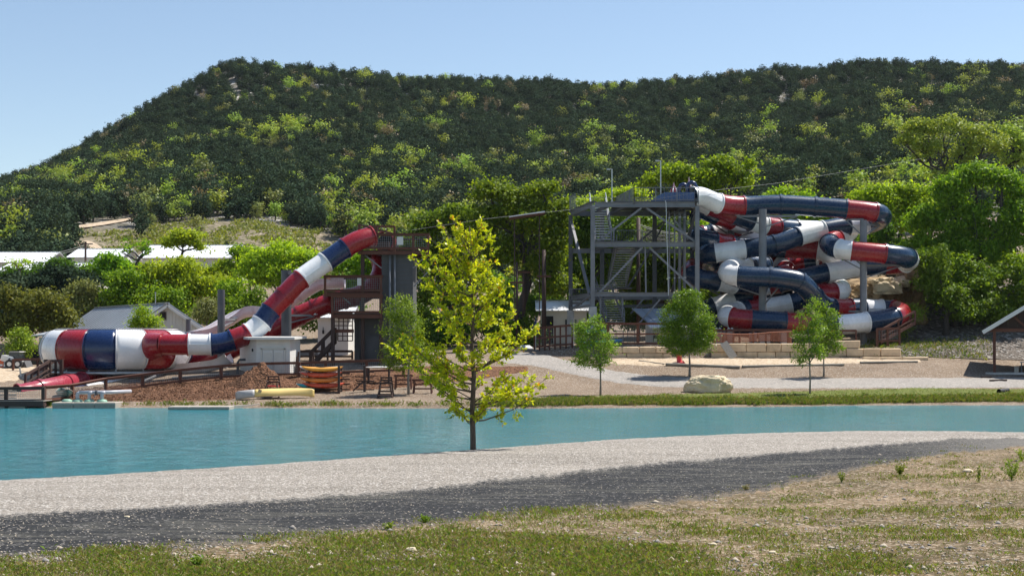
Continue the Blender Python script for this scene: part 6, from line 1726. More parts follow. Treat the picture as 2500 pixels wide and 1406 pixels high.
    railing([(c_bl.x - .08, Yb, z), (c_bl.x + .3, Yb - 2.2, z)], 1.2, .14)
    railing([(c_br.x, Yb, z), (W(1550, 0, Yb).x, Yb, z)], 1.1, .2)
    railing([(c_fl.x + .1, Yf - .05, zz2 + .04), (W(1498, 0, Yf).x, Yf - .05, zz2 + .04)], 1.05, .2)
    railing([(W(1500, 0, Yf + 2).x, Yf + 2, zz2 + .04), (W(1568, 0, Yf + 2).x, Yf + 2, zz2 + .04)], 1.05, .14)
    c = W(1425, 720, 118); railing([(c.x - 1.2, 118, c.z - .6), (c.x + .8, 118, c.z - .6)], 1.1, .15)
    for s in (-1, 1):
        a = W(1518 + s * 14, 800, 112.6); railing([(a.x, 112.6, 3.9), (a.x + .5, 111.6, 3.9)], 1.1, .15)
    # navy start panels, corrugated
    root = MB(); a, b, y = W(1622, 0, Yf).x, W(1696, 0, Yf).x, Yf + .2
    root.box(((a + b) / 2, y, z + .4), (b - a, .04, .72)); pn = part('start_panel', root, MAT['panelb'], t, 'blue ribbed start panel')
    for k in range(15):
        mb = MB(); mb.box((a + (b - a) * (k + .5) / 15, y - .035, z + .4), (.05, .03, .7)); part('rib', mb, MAT['panelb'], pn)
    mb = MB(); mb.prism([(W(1590, 0, Yf).x, y, z + .02), (a - .01, y, z + .02), (a - .01, y, z + .72), (W(1605, 0, Yf).x, y, z + .45)], (0, .05, 0)); part('start_panel', mb, MAT['panelb'], t)
    for px, pyc, yy_ in ((1689, 468, Yf + .9), (1668, 472, Yf + 3.2)):
        c = W(px, pyc, yy_); mb = MB()
        mb.tube([c + Vector((-.34, 0, -.5)), c + Vector((-.34, 0, .4)), c + Vector((-.2, 0, .68)), c + Vector((0, 0, .75)), c + Vector((.2, 0, .68)), c + Vector((.34, 0, .4)), c + Vector((.34, 0, -.5))], .16, 10); part('start_hood', mb, MAT['navy'], t, smooth=True)
    return t, z
tower, DECKZ = steel_tower()
def closed_umbrella(px, ptop, pbot, Y, label, zb, striped=True, canvas='redc', w=.2):
    b = W(px, pbot, Y); tp = W(px, ptop, Y); zb = zb if zb is not None else b.z
    t = thing('closed_umbrella', label, 'umbrella', (b.x, Y, zb))
    mb = MB(); mb.tube([(b.x, Y, zb), (b.x, Y, tp.z - .05)], .025, 8); part('pole', mb, MAT['galv'], t)
    mb = MB(); mb.box((b.x, Y, zb + .04), (.4, .4, .08)); part('base', mb, MAT['dsteel'], t)
    H = tp.z - b.z; n = 8
    for k in range(n):
        a0, a1 = 2 * math.pi * k / n, 2 * math.pi * (k + 1) / n; am = (a0 + a1) / 2
        mb = MB(); pr = []
        for f, r in ((0, .015), (.12, .04), (.4, .10), (.75, w * .95), (.97, w), (1, w * .8)):
            z = tp.z - H * f
            pr.append([(b.x + math.cos(a) * r * q, Y + math.sin(a) * r * q, z) for a, q in ((a0, .72), (am, 1.08), (a1, .72))])
        vs = [p for r in pr for p in r]; fs = []
        for i in range(len(pr) - 1):
            for j in range(2): fs.append((i * 3 + j, (i + 1) * 3 + j, (i + 1) * 3 + j + 1, i * 3 + j + 1))
        mb.add(vs, fs); part('canopy_panel', mb, MAT[canvas] if (not striped or k % 2 == 0) else MAT['whitec'], t)
    return t
closed_umbrella(1645, 445, 470, 115.5, 'folded red and white umbrella on the steel tower deck, the shorter one', DECKZ, True, 'redc', .3)
closed_umbrella(1682, 432, 465, 114.6, 'taller folded red and white umbrella beside the navy start hood', DECKZ, True, 'redc', .26)
closed_umbrella(1308, 773, 812, 112.5, 'folded navy umbrella beside the brown fence end', far_at(1308, 112.5).z, False, 'navyc', .32)
def light_pole(px, ptop, pbot, Y, label):
    b = W(px, pbot, Y); tp = W(px, ptop, Y)
    t = thing('light_pole', label, 'light pole', b)
    mb = MB(); mb.tube([b, (b.x, Y, tp.z)], [.05, .04], 8); part('pole', mb, MAT['galv'], t)
    mb = MB(); mb.tube([(b.x, Y, tp.z - .03), (b.x - .3, Y, tp.z)], .025, 6); part('arm', mb, MAT['galv'], t)
    mb = MB(); mb.box((b.x - .3, Y, tp.z - .03), (.25, .16, .1)); part('lamp_head', mb, MAT['galv'], t)
    mb = MB(); mb.box(b + Vector((0, 0, .03)), (.2, .2, .06)); part('base_plate', mb, MAT['galv'], t)
light_pole(1494, 413, 493, 115.0, 'thin pale light pole over the stair opening of the steel tower')
light_pole(1613, 392, 487, 113.4, 'tall thin light pole in front of the navy start panel')
# water pipes up the tower
for i, (px, yt, w, lb) in enumerate([(1634, 514, 4, 'leftmost thin grey water pipe beside the steel tower'), (1647, 515, 4, 'second thin grey water pipe of the four'), (1659, 513, 7, 'left of the two thick grey water pipes'), (1671, 513, 7, 'right thick grey water pipe next to the corner column')]):
    Y = 114.4 + .1 * i; g = 3.85; x = W(px, 0, Y).x; zt_ = W(0, yt, Y).z; r = M(w, Y) / 2
    mb = MB(); pts_ = [(x, Y, g), (x, Y, zt_ - .3), (x, Y + .1, zt_ - .08), (x, Y + .35, zt_), (x, Y + 2.5, zt_ + .02)]
    tp = thing('water_pipe', lb, 'pipe', (x, Y, g)); mb.tube(pts_, r, 12); part('pipe', mb, MAT['steel'], tp, smooth=True)
    for zz in (zt_ - .6, (zt_ + g) / 2, g + 2):
        mb = MB(); mb.tube([(x, Y, zz - .04), (x, Y, zz + .04)], r * 1.25, 12); part('clamp', mb, MAT['galv'], tp)
mb = MB(); x = W(1626, 0, 112.7).x; mb.tube([W(1624, 490, 112.7), (x, 112.7, W(0, 496, 112.7).z), (W(1632, 0, 112.7).x, 112.7, W(0, 722, 112.7).z)], .03, 6)
solo('conduit', mb, MAT['galv'], 'thin light conduit dropping down the front of the steel tower', 'conduit')
# blue-grey roofed pump house right of the tower
def pump_house():
    Y = 112.4; g = 3.9
    a, b = W(1592, 0, Y), W(1700, 0, Y)
    t = thing('pump_house', 'small hut with a blue grey standing seam roof beside the steel tower', 'hut', (a.x, Y, g))
    ze, zr_ = W(0, 788, Y).z, W(0, 755, Y + 3).z
    mb = MB(); mb.box(((a.x + b.x) / 2, Y + 3.2, (g + ze) / 2 - .05), (b.x - a.x, 5, ze - g - .1)); part('wall', mb, MAT['cream'], t)
    A, B = W(1582, 789, Y), W(1704, 789, Y); C, D = W(1704, 755, Y + 3), W(1543, 755, Y + 3)
    n = (B - A).cross(D - A).normalized(); n = n if n.z > 0 else -n
    mb = MB(); mb.prism([p for p in (A, B, C, D)], n * .08); r = part('roof', mb, MAT['roofb'], t)
    for k in range(8):
        f = k / 7; mb = MB(); mb.beam(A.lerp(B, f) + n * .1, D.lerp(C, f) + n * .1, .05, .06, n); part('roof_seam', mb, MAT['roofb'], r)
    A, B = W(1587, 801, Y - .9), W(1704, 801, Y - .9); C, D = W(1704, 791, Y - .01), W(1575, 791, Y - .01)
    mb = MB(); mb.prism([A, B, C, D], (0, 0, .07)); r2 = part('lower_roof', mb, MAT['roofw'], t)
    for k in range(7):
        f = k / 6; mb = MB(); mb.beam(A.lerp(B, f) + Vector((0, 0, .1)), D.lerp(C, f) + Vector((0, 0, .1)), .05, .05); part('roof_seam', mb, MAT['roofw'], r2)
    mb = MB(); mb.box(W(1605, 826, Y + .66), (.7, .06, .5)); part('window', mb, MAT['dark'], t)
    mb = MB(); mb.box(W(1600, 830, Y + .5), (.22, .1, .24)); part('box', mb, MAT['offwhite'], t)
pump_house()
def back_hut():
    Y = 124.0; g = far_at(1380, Y).z; a, b = W(1322, 0, Y), W(1432, 0, Y); a.z = b.z = g
    t, P = gable_house('low hut with a white metal roof left of the steel tower', a, b, 5, W(0, 757, Y).z - g, W(0, 738, Y + 2.5).z - g, MAT['cream'], MAT['roofw'], 'hut', .5, 'hut', seams=10)
    mb = MB(); mb.box(P(.6, -.06, 1.2), (.9, .1, 2.4)); part('door', mb, MAT['dark'], t)
    mb = MB(); mb.box(P(2.6, -.06, 1.6), (1.0, .1, 1.0)); w = part('window', mb, MAT['glass'], t)
back_hut()
# ropes course poles and the rope bridge behind the tower
for px, p0, p1, Y, w, lb in ((1328, 610, 800, 119.0, 12, 'tall brown timber pole beside the big oak trunk'), (1279, 600, 790, 121.5, 9, 'slim brown timber pole just left of the oak trunk'), (1262, 640, 800, 119.5, 7, 'thin dark timber pole behind the yellow tree')):
    g = far_at(px, Y); t = thing('timber_pole', lb, 'pole', g, None)
    r = M(w, Y) / 2; mb = MB(); mb.tube([(g.x, Y, g.z - .3), (g.x, Y, W(0, p0, Y).z)], [r, r * .85], 10); part('pole', mb, MAT['dwood'], t, smooth=True)
    mb = MB(); mb.box((g.x, Y - r - .03, W(0, (p0 + p1) / 2 - 30, Y).z), (1.2, .08, .16)); part('crosspiece', mb, MAT['wood'], t)
def rope_bridge():
    Y = 125.0
    t = thing('rope_bridge', 'pale rope net bridge hung behind the middle landing of the steel tower', 'rope bridge', W(1500, 590, Y))
    def top(f): return W(1560 + 210 * f, 548 + 22 * math.sin(math.pi * f) * (1) , Y)
    def bot(f): return W(1560 + 210 * f, 590 + 8 * math.sin(math.pi * f), Y)
    for k in (0, 1):
        off = Vector((0, 1.2 * k, 0))
        mb = MB(); mb.tube([top(i / 16) + off for i in range(17)], .035, 5); part('hand_rope', mb, MAT['rope'], t)
        mb = MB(); mb.tube([bot(i / 16) + off for i in range(17)], .045, 5); part('foot_rope', mb, MAT['rope'], t)
        mb = MB()
        for i in range(33): 
            f = i / 32; mb.tube([top(f) + off, bot(f) + off], .013, 4, False)
        for j in (.3, .6): mb.tube([top(i / 32).lerp(bot(i / 32), j) + off + Vector((0, 0, .08 * math.sin(i * 2.1))) for i in range(33)], .013, 4, False)
        part('net', mb, MAT['rope'], t, kind='stuff')
    mb = MB()
    for i in range(40): mb.box(bot((i + .5) / 40) + Vector((0, .6, 0)), (.2, 1.2, .04))
    part('foot_boards', mb, MAT['dwood'], t, kind='stuff')
    for px in (1560, 1772):
        g = far_at(px, Y); mb = MB(); mb.tube([(W(px, 0, Y).x, Y + .6, g.z - .2), (W(px, 0, Y).x, Y + .6, W(0, 530, Y).z)], .18, 10); part('pole', mb, MAT['dwood'], t, smooth=True)
rope_bridge()
def zip_platform():
    Y = 116.5; t = thing('zip_platform', 'small pale roofed platform high in the crown of the big oak', 'platform', W(1290, 527, Y))
    a, b = W(1243, 531, Y), W(1330, 518, Y)
    mb = MB(); mb.beam(a, b, 1.2, .08); part('roof', mb, MAT['roofw'], t)
    mb = MB(); mb.beam(a - Vector((0, 0, .14)), b - Vector((0, 0, .14)), .9, .12); part('frame', mb, MAT['wood'], t)
    for f in (.15, .85):
        p = a.lerp(b, f); mb = MB(); mb.tube([(p.x, Y, p.z - 8.6), (p.x, Y, p.z - .2)], .05, 6); part('post', mb, MAT['dwood'], t)
zip_platform()
mb = MB(); pts_ = [(1005, 562, 106.5), (1180, 535, 109), (1393, 512, 112.6), (1560, 493, 112.55), (1702, 470, 112.7), (1900, 447, 119), (2250, 388, 132)]
mb.tube([W(*p) for p in pts_], .009, 5); solo('zip_cable', mb, MAT['steel'], 'thin steel cable stretched from the timber tower past the steel tower to the right', 'cable')
# utility pole and wires on the rise
Yp = 165.0; g = far_at(208, Yp); t = thing('utility_pole', 'dark utility pole between the two pale barns', 'pole', g)
mb = MB(); mb.tube([g - Vector((0, 0, .4)), W(209, 590, Yp)], [.16, .12], 8); part('pole', mb, MAT['dwood'], t)
mb = MB(); c = W(209, 596, Yp); mb.beam(c + Vector((-.9, -.15, 0)), c + Vector((.9, -.15, 0)), .1, .12); part('crossarm', mb, MAT['dwood'], t)
for i, (a, b) in enumerate(((598, 617), (603, 622))):
    mb = MB(); p, q = W(209, a, Yp), W(-60, b, 150)
    mb.tube([p.lerp(q, k / 12) - Vector((0, 0, .9 * math.sin(math.pi * k / 12))) for k in range(13)], .018, 4, False)
    solo('power_wire', mb, MAT['dsteel'], ('upper' if i == 0 else 'lower') + ' dark wire running left from the utility pole', 'wire')
# pavilion at the right edge
def pavilion():
    Yf = 103.0
    def X(px, y=Yf): return (px - CX) / F * y
    def Z(py, y=Yf): return CZ - (py - YH) / F * y
    g = far_z(X(2430), Yf); t = thing('pavilion', 'open timber pavilion with a grey roof at the right edge', 'pavilion', (X(2430), Yf, g))
    xl, xm = X(2401), X(2506); xr = 2 * xm - xl; ze, zr_ = Z(810), Z(744); D = 7
    for s in (-1, 1):
        e = xl if s < 0 else xr
        a, b = Vector((e, Yf - .5, ze)), Vector((xm, Yf - .5, zr_)); c, d = b + Vector((0, D, 0)), a + Vector((0, D, 0))
        n = (b - a).cross(d - a).normalized(); n = n if n.z > 0 else -n
        mb = MB(); mb.prism([a, b, c, d], n * .1); part('roof', mb, MAT['roofw'], t)
        mb = MB(); mb.beam(a + Vector((0, -.04, -.06)), b + Vector((0, -.04, -.06)), .05, .26); part('fascia', mb, MAT['offwhite'], t)
        for k in range(7):
            f = Vector((0, .3 + k * 1.05, -.1)); mb = MB(); mb.beam(a + f, b + f, .07, .18); part('rafter', mb, MAT['wood'], t)
        mb = MB(); mb.prism([p - n * .02 for p in (a + Vector((0, .1, 0)), b + Vector((0, .1, 0)), c, d)], -n * .03); part('soffit', mb, MAT['dwood'], t)
        px_ = X(2428) if s < 0 else 2 * xm - X(2428)
        for dy in (0, D - 1):
            mb = MB(); mb.box((px_, Yf + dy, (g + Z(808)) / 2), (.2, .2, Z(808) - g)); part('post', mb, MAT['wood'], t)
        mb = MB(); mb.beam((px_ + s * -.1, Yf, Z(780)), (xm - s * -.05 + s * .9, Yf, Z(762)), .12, .16) if False else mb.beam((xm + s * .15, Yf + .1, Z(800)), (xm + s * 1.1, Yf + .1, Z(770)), .12, .16); part('strut', mb, MAT['wood'], t)
    for k in range(9):
        q = k / 9; x0, x1 = xl + .45 + (xm - xl) * 2 * q * .93, xl + .45 + (xm - xl) * 2 * (q + 1 / 9) * .93; hx = lambda x: ze + (zr_ - ze) * (1 - abs(x - xm) / (xm - xl)) - .14
        mb = MB(); mb.prism([(x0 + .01, Yf + .3, Z(806)), (x1 - .01, Yf + .3, Z(806)), (x1 - .01, Yf + .3, max(Z(806) + .02, hx(x1))), (x0 + .01, Yf + .3, max(Z(806) + .02, hx(x0)))], (0, .04, 0)); part('gable_board', mb, MAT['dwood'], t)
    mb = MB(); mb.beam((xl + .5, Yf, Z(806)), (xr - .5, Yf, Z(806)), .18, .26); part('tie_beam', mb, MAT['wood'], t)
    mb = MB(); mb.box((xm, Yf, (Z(806) + zr_) / 2), (.18, .16, zr_ - Z(806) - .2)); part('king_post', mb, MAT['wood'], t)
    xw = X(2477, Yf + 2)
    mb = MB(); mb.box(((xw + xr) / 2, Yf + 4, (g + Z(806)) / 2), (xr - xw - 1, 4, Z(806) - g)); part('wall', mb, MAT['cream'], t)
    mb = MB(); mb.box((xw + .25, Yf + 2.2, g + .6), (.55, .6, 1.2)); part('stone_base', mb, MAT['lime'], t)
    mb = MB(); mb.prism([(xl + .2, Yf - .6, g - .1), (xr, Yf - .6, g - .1), (xr, Yf + D, g - .1), (xl + .2, Yf + D, g - .1)], (0, 0, .16)); part('slab', mb, MAT['concrete'], t)
    c = Vector((X(2497, Yf + 1.6), Yf + 1.6, Z(813, Yf + 1.6))); mb = MB(); mb.tube([c + Vector((0, .3, .25)), c + Vector((0, .05, .25)), c], .03, 6); mb.tube([c, c - Vector((0, 0, .16))], [.06, .22], 12); part('lamp', mb, MAT['dark'], t)
    t.rotation_euler = (0, 0, -.33); piv = Vector((X(2430), Yf, g)); RZ = Matrix.Rotation(-.33, 3, 'Z')
    fl = thing('picnic_table', 'grey table with a bench inside the pavilion', 'table', (X(2494, Yf + .8), Yf + .8, g + .06))
    o = Vector((X(2494, Yf + .8), Yf + .8, g + .06))
    mb = MB(); mb.box(o + Vector((0, 0, .75)), (1.0, .8, .06)); part('tabletop', mb, MAT['greyp'], fl)
    for a in (-.4, .4):
        for b in (-.3, .3): mb = MB(); mb.box(o + Vector((a, b, .36)), (.07, .07, .72)); part('leg', mb, MAT['dsteel'], fl)
    mb = MB(); mb.box(o + Vector((-.75, 0, .42)), (.35, .8, .05)); part('bench_seat', mb, MAT['lwood'], fl)
    mb = MB(); mb.box(o + Vector((-.75, .3, .2)), (.3, .08, .4)); mb.box(o + Vector((-.75, -.3, .2)), (.3, .08, .4)); part('bench_leg', mb, MAT['lwood'], fl)
    ch = thing('chair', 'grey chair beside the pavilion wall', 'chair', (X(2490, Yf + 2.0), Yf + 1.75, g + .06)); o = Vector((X(2490, Yf + 1.75), Yf + 1.75, g + .06))
    mb = MB(); mb.box(o + Vector((0, 0, .45)), (.5, .45, .05)); part('seat', mb, MAT['greyp'], ch)
    mb = MB(); mb.box(o + Vector((0, .2, .8)), (.5, .05, .6)); part('backrest', mb, MAT['greyp'], ch)
    for a in (-.22, .22):
        for b in (-.18, .18): mb = MB(); mb.box(o + Vector((a, b, .21)), (.05, .05, .42)); part('leg', mb, MAT['dsteel'], ch)
    for o_ in (fl, ch): o_.location = piv + RZ @ (Vector(o_.location) - piv); o_.rotation_euler = (0, 0, -.33)
PAV = pavilion()
# ------------------------------------------------------------------ walls, fences, rocks and small things
MAT['block'] = m_plain('cut_limestone', (0.66, 0.50, 0.33), .9, .2, 1.3, 0, .5, 9)
MAT['blockd'] = m_plain('weathered_limestone', (0.54, 0.41, 0.27), .9, .3, 1.3, 0, .5, 9)
def wall(label, px0, px1, Y, courses, seed, dpt=.7, zb=None, slope=0):
    rng = random.Random(seed); g = zb if zb is not None else W(0, courses[0][1], Y).z
    t = thing('stone_wall', label, 'wall', (W(px0, 0, Y).x, Y, g))
    for ptop, pbot, a, b in courses:
        z0, z1 = W(0, pbot, Y).z, W(0, ptop, Y).z; x = W(a, 0, Y).x; xe = W(b, 0, Y).x
        while x < xe - .2:
            L = min(rng.uniform(1.1, 2.0), xe - x); L = xe - x if xe - x - L < .5 else L
            mb = MB(); j = rng.uniform(-.05, .05)
            mb.cbox((x + L / 2, Y + dpt / 2 + j, (z0 + z1) / 2), (L - .035, dpt, z1 - z0 - .025), .045, None, .018, rng)
            part('stone_block', mb, MAT['block'] if rng.random() < .7 else MAT['blockd'], t); x += L
    return t
wall('two course cut stone wall behind the lopsided young tree', 1470, 1640, 109.2, [(862, 874, 1492, 1640), (846, 862, 1470, 1640)], 1, zb=2.6)
wall('long cut stone wall under the orange net', 1738, 2110, 109.2, [(859, 875, 1738, 1960), (838, 859, 1738, 2000)], 2, zb=2.6)
wall('stepped cut stone wall right of the thin young tree', 1990, 2205, 109.6, [(870, 876, 2010, 2130), (850, 870, 2005, 2200), (831, 850, 2035, 2101)], 3, zb=2.6)
wall('low line of flat pale stones at the end of the stepped wall', 2108, 2268, 108.4, [(871, 881, 2108, 2268)], 4, .5, 2.4)
# ramp wall at the left of the steel tower, made of upright faced blocks
def ramp_wall():
    rng = random.Random(9); t = thing('stone_wall', 'low rough retaining wall beside the bend of the far road', 'wall', far_at(1345, 112))
    for k in range(11):
        f = (k + .5) / 11; px = 1336 + 160 * f; Y = 113.2 - 4.0 * f
        top = 852 - 4 * f; bot = 857 + 17 * f; a = W(px, top, Y); b = W(px, bot, Y)
        mb = MB(); mb.cbox((a.x, Y + .3, (a.z + b.z) / 2), (M(160 / 11, Y) * 1.04, .7, a.z - b.z + .1), .05, Matrix.Rotation(math.atan2(-4.0, 5.2) * .5, 3, 'Z'), .03, rng); part('stone_block', mb, MAT['blockd'], t)
ramp_wall()
mb = MB(); c = W(1287, 850, 116); mb.prism([W(1268, 854, 115.5), W(1302, 853, 115.5), W(1292, 845, 117), W(1268, 846, 117)], (0, 0, .12)); solo('concrete_ramp', mb, MAT['offwhite'], 'pale concrete ramp slab where the brown fence begins', 'ramp')
# brown fence right: long rail and the sloping close-post part
zf = 3.88
fence('brown timber fence with wire mesh on the stone wall below the steel tower', [(W(p, 0, 110.4).x, 110.4, zf) for p in (1410, 1484, 1557, 1630, 1700)], W(0, 789, 110.4).z - zf, mid=True, post=.2, rails=(1.0, .06), pitch=.15)
fence('sloping brown fence with closely set posts beside the road bend', [(W(p, 0, Y).x, Y, W(p, b, Y).z) for p, b, Y in ((1305, 852, 113.4), (1317, 851, 113.1), (1330, 850, 112.8), (1342, 849, 112.5), (1355, 848, 112.2), (1368, 847, 111.9), (1382, 846, 111.6), (1397, 845, 111.2))], W(0, 797, 112).z - W(0, 849, 112).z, mid=True, post=.13, rails=(1.0, .1), pitch=.15)
# fences on the left
def fz(p, b, Y): return (W(p, 0, Y).x, Y, W(p, b, Y).z)
fence('dark timber deck railing with wire mesh at the left water edge', [fz(-60, 979, 83.9), fz(15, 979, 83.9), fz(106, 978, 83.9)], W(0, 946, 84).z - W(0, 979, 84).z, mat='dwood', post=.2, pitch=.12)
fence('long ramp railing rising from the deck past the bowl', [fz(108, 978, 84.2), fz(176, 972, 87.6), fz(258, 955, 92.0), fz(348, 944, 94.0), fz(440, 932, 95.2), fz(540, 922, 96.0), fz(632, 916, 96.4), fz(730, 914, 96.6)], M(31, 93), mat='wood', post=.2, pitch=.13)
fence('timber railing between the shed and the young egg shaped tree', [fz(730, 914, 96.9), fz(795, 911, 97.2), fz(895, 908, 97.6), fz(985, 904, 98.0)], M(29, 97), mat='wood', post=.18, pitch=.13)
fence('short dark rail by the skid loader', [fz(32, 903, 104.0), fz(92, 901, 103.6), fz(150, 900, 103.2)], M(26, 104), mat='wood', post=.14, infill=True, rails=(1.0,))
fence('brown rail behind the timber stairs', [fz(716, 884, 108.0), fz(760, 884, 108.0), fz(800, 884, 108.0), fz(860, 884, 108)], M(28, 108), mat='dwood', post=.14, infill=False, rails=(1.0, .5, .1))
def steps(label, a, b, w, n, rail=True, mat='dwood'):
    a, b = Vector(a), Vector(b); t = thing('timber_steps', label, 'steps', a)
    for dy in (0, w):
        mb = MB(); mb.beam(a + Vector((0, dy, 0)), b + Vector((0, dy, 0)), .06, .26); part('stringer', mb, MAT[mat], t)
        mb = MB(); mb.beam(a + Vector((0, dy, .95)), b + Vector((0, dy, .95)), .07, .18); part('handrail', mb, MAT[mat], t)
        mb = MB(); mb.beam(a + Vector((0, dy, .4)), b + Vector((0, dy, .4)), .05, .1); part('rail', mb, MAT[mat], t)
        for f in (0, .5, 1):
            mb = MB(); p = a.lerp(b, f) + Vector((0, dy, .4)); mb.box(p, (.15, .13, 1.2)); part('post', mb, MAT[mat], t)
    for k in range(n):
        p = a.lerp(b, (k + .5) / n) + Vector((0, w / 2, .06)); mb = MB(); mb.box(p, (.3, w - .08, .05)); part('tread', mb, MAT[mat], t)
    return t
steps('dark timber steps climbing to the bowl platform at left', W(62, 950, 93.5), W(122, 914, 97.0), 1.2, 8)
def bowl_platform():
    t = thing('timber_platform', 'small dark timber platform under the left edge of the bowl', 'platform', W(120, 940, 97.4))
    z = W(0, 912, 97.4).z; a, b = W(112, 0, 97.4).x, W(150, 0, 97.4).x
    for k in range(8): mb = MB(); mb.box((a + (b - a) * (k + .5) / 8, 98.4, z), ((b - a) / 8 - .02, 2, .05)); part('board', mb, MAT['dwood'], t)
    for x in (a, b):
        mb = MB(); g = far_z(x, 97.4); mb.box((x, 97.4, (g - .2 + z + 1) / 2), (.22, .2, z + 1.2 - g)); part('post', mb, MAT['dwood'], t)
    mb = MB(); mb.beam((a, 97.3, z + .9), (b, 97.3, z + .9), .06, .16); part('rail', mb, MAT['dwood'], t)
bowl_platform()
steps('timber stair with railing climbing the slope at the right of the slides', W(2152, 834, 112.4), W(2234, 788, 115.2), 1.2, 9, mat='wood')
fence('short brown railing at the foot of the right hand timber stair', [fz(2141, 836, 111.6), fz(2167, 835, 111.6), fz(2196, 834, 111.6)], M(34, 111.6), mat='wood', post=.15, rails=(1.0, .08), pitch=.18)
fence('brown rail between the tubes and the stepped wall', [fz(2020, 831, 111.8), fz(2055, 831, 111.8), fz(2090, 831, 111.8)], M(25, 111.8), mat='wood', post=.13, rails=(1.0,), pitch=.18)
# orange net
def net():
    Y = 110.0; t = thing('mesh_barrier', 'sagging orange net barrier on top of the long stone wall', 'barrier', W(1742, 838, Y))
    def top(f): return W(1738 + 197 * f, 812 + 3.5 * math.sin(math.pi * min(1, f * 1.4)) - 8 * max(0, f - .6), Y)
    def bot(f): return W(1738 + 194 * f, 833 + 1.5 * math.sin(f * 7), Y - .05)
    mb = MB(); mb.tube([top(i / 30) for i in range(31)], .04, 5); mb.tube([bot(i / 30) for i in range(31)], .035, 5); part('edge_rope', mb, MAT['netting'], t)
    mb = MB()
    for i in range(46):
        for s in (0, 1):
            f0, f1 = i / 46, (i + 1) / 46; n = 5
            if s: f0, f1 = f1, f0
            for k in range(n):
                a0, a1 = k / n, (k + 1) / n
                g0 = f0 + (f1 - f0) * (k % 2); g1 = f0 + (f1 - f0) * ((k + 1) % 2)
                mb.beam(top(g0).lerp(bot(g0), a0), top(g1).lerp(bot(g1), a1), .035, .035)
    part('netting', mb, MAT['netting'], t, kind='stuff')
    for px in (1745, 1790, 1840, 1890, 1931):
        g = 3.9; mb = MB(); x = W(px, 0, Y + .1).x; mb.box((x, Y + .1, (g + W(0, 806, Y).z) / 2), (.1, .1, W(0, 806, Y).z - g)); part('post', mb, MAT['wood'], t)
net()
def net_back():
    t = thing('timber_fence', 'brown boarded rail behind the orange net', 'fence', W(1740, 836, 111.2)); z0 = 3.9
    for k in range(6):
        a, b = W(1742 + k * 32, 806, 111.2), W(1773 + k * 32, 806, 111.2)
        mb = MB(); mb.beam(a, b, .05, .2); part('rail', mb, MAT['wood'], t)
        mb = MB(); mb.box((a.x, 111.3, (a.z + z0) / 2), (.14, .14, a.z - z0)); part('post', mb, MAT['dwood'], t)
net_back()
for i, (px, py, w, h, c, lb) in enumerate(((1753, 823, 18, 22, 'roofg', 'grey bin standing behind the net at its left end'), (1778, 822, 22, 22, 'greyp', 'wide grey bin behind the left part of the net'), (1838, 824, 16, 20, 'roofg', 'grey bin behind the middle of the net'), (1866, 828, 26, 18, 'cream', 'cream crate behind the net'), (1912, 820, 14, 22, 'greyp', 'narrow grey bin behind the right end of the net'))):
    Y = 111.9; a = W(px, py, Y); hh_ = M(h, Y); ww = M(w, Y); g = 3.9; hh_ = a.z + hh_ / 2 - g
    t = thing('storage_bin', lb, 'bin', (a.x, Y, g))
    mb = MB(); mb.cbox((a.x, Y, g + hh_ / 2), (ww, .6, hh_), .04); part('body', mb, MAT[c], t)
    mb = MB(); mb.cbox((a.x, Y, g + hh_ + .03), (ww * 1.06, .64, .06), .02); part('lid', mb, MAT[c], t)
# white loop handles of tube carts
for i, px in enumerate((1753, 1783)):
    Y = 112.6; c = W(px, 806, Y); mb = MB()
    pts_ = [c + Vector((-.27 + .54 * k / 12, 0, -.1 + .28 * abs(math.sin(math.pi * k / 6)) * (1 if k not in (6,) else .4))) for k in range(13)]
    mb.tube(pts_, .05, 6); mb.beam(pts_[0], pts_[0] - Vector((0, 0, 1.0)), .05, .05); mb.beam(pts_[-1], pts_[-1] - Vector((0, 0, 1.0)), .05, .05)
    solo('cart_handle', mb, MAT['offwhite'], ('left' if i == 0 else 'right') + ' white looped cart handle above the orange net', 'handle')
# leaning plank
mb = MB(); mb.beam(W(1766, 836, 108.95), W(1792, 874, 108.3), .62, .07, (0, -1, .2)); solo('plank', mb, MAT['lwood'], 'wide weathered plank leaning on the long stone wall', 'plank')
# inner tubes
def ring(c, R, r, mat, label, tilt=0):
    mb = MB(); n, m_ = 22, 10; vs = []
    for i in range(n):
        a = 2 * math.pi * i / n
        for j in range(m_):
            b = 2 * math.pi * j / m_; q = Vector(((R + r * math.cos(b)) * math.cos(a), (R + r * math.cos(b)) * math.sin(a), r * math.sin(b)))
            vs.append(Vector(c) + Matrix.Rotation(tilt, 3, 'X') @ q)
    mb.add(vs, [(i * m_ + j, ((i + 1) % n) * m_ + j, ((i + 1) % n) * m_ + (j + 1) % m_, i * m_ + (j + 1) % m_) for i in range(n) for j in range(m_)])
    t = thing('inner_tube', label, 'inner tube', Vector(c) - Vector((0, 0, r)), 'inflatable tubes by the stone wall')
    part('ring', mb, MAT[mat], t, smooth=True)
    for s in (-1, 1):
        mb = MB(); p = Vector(c) + Vector((s * R, 0, r)); mb.tube([p + Vector((0, -.12, 0)), p + Vector((0, -.1, .07)), p + Vector((0, .1, .07)), p + Vector((0, .12, 0))], .02, 5); part('handle', mb, MAT['rubber'], t)
Y = 109.9
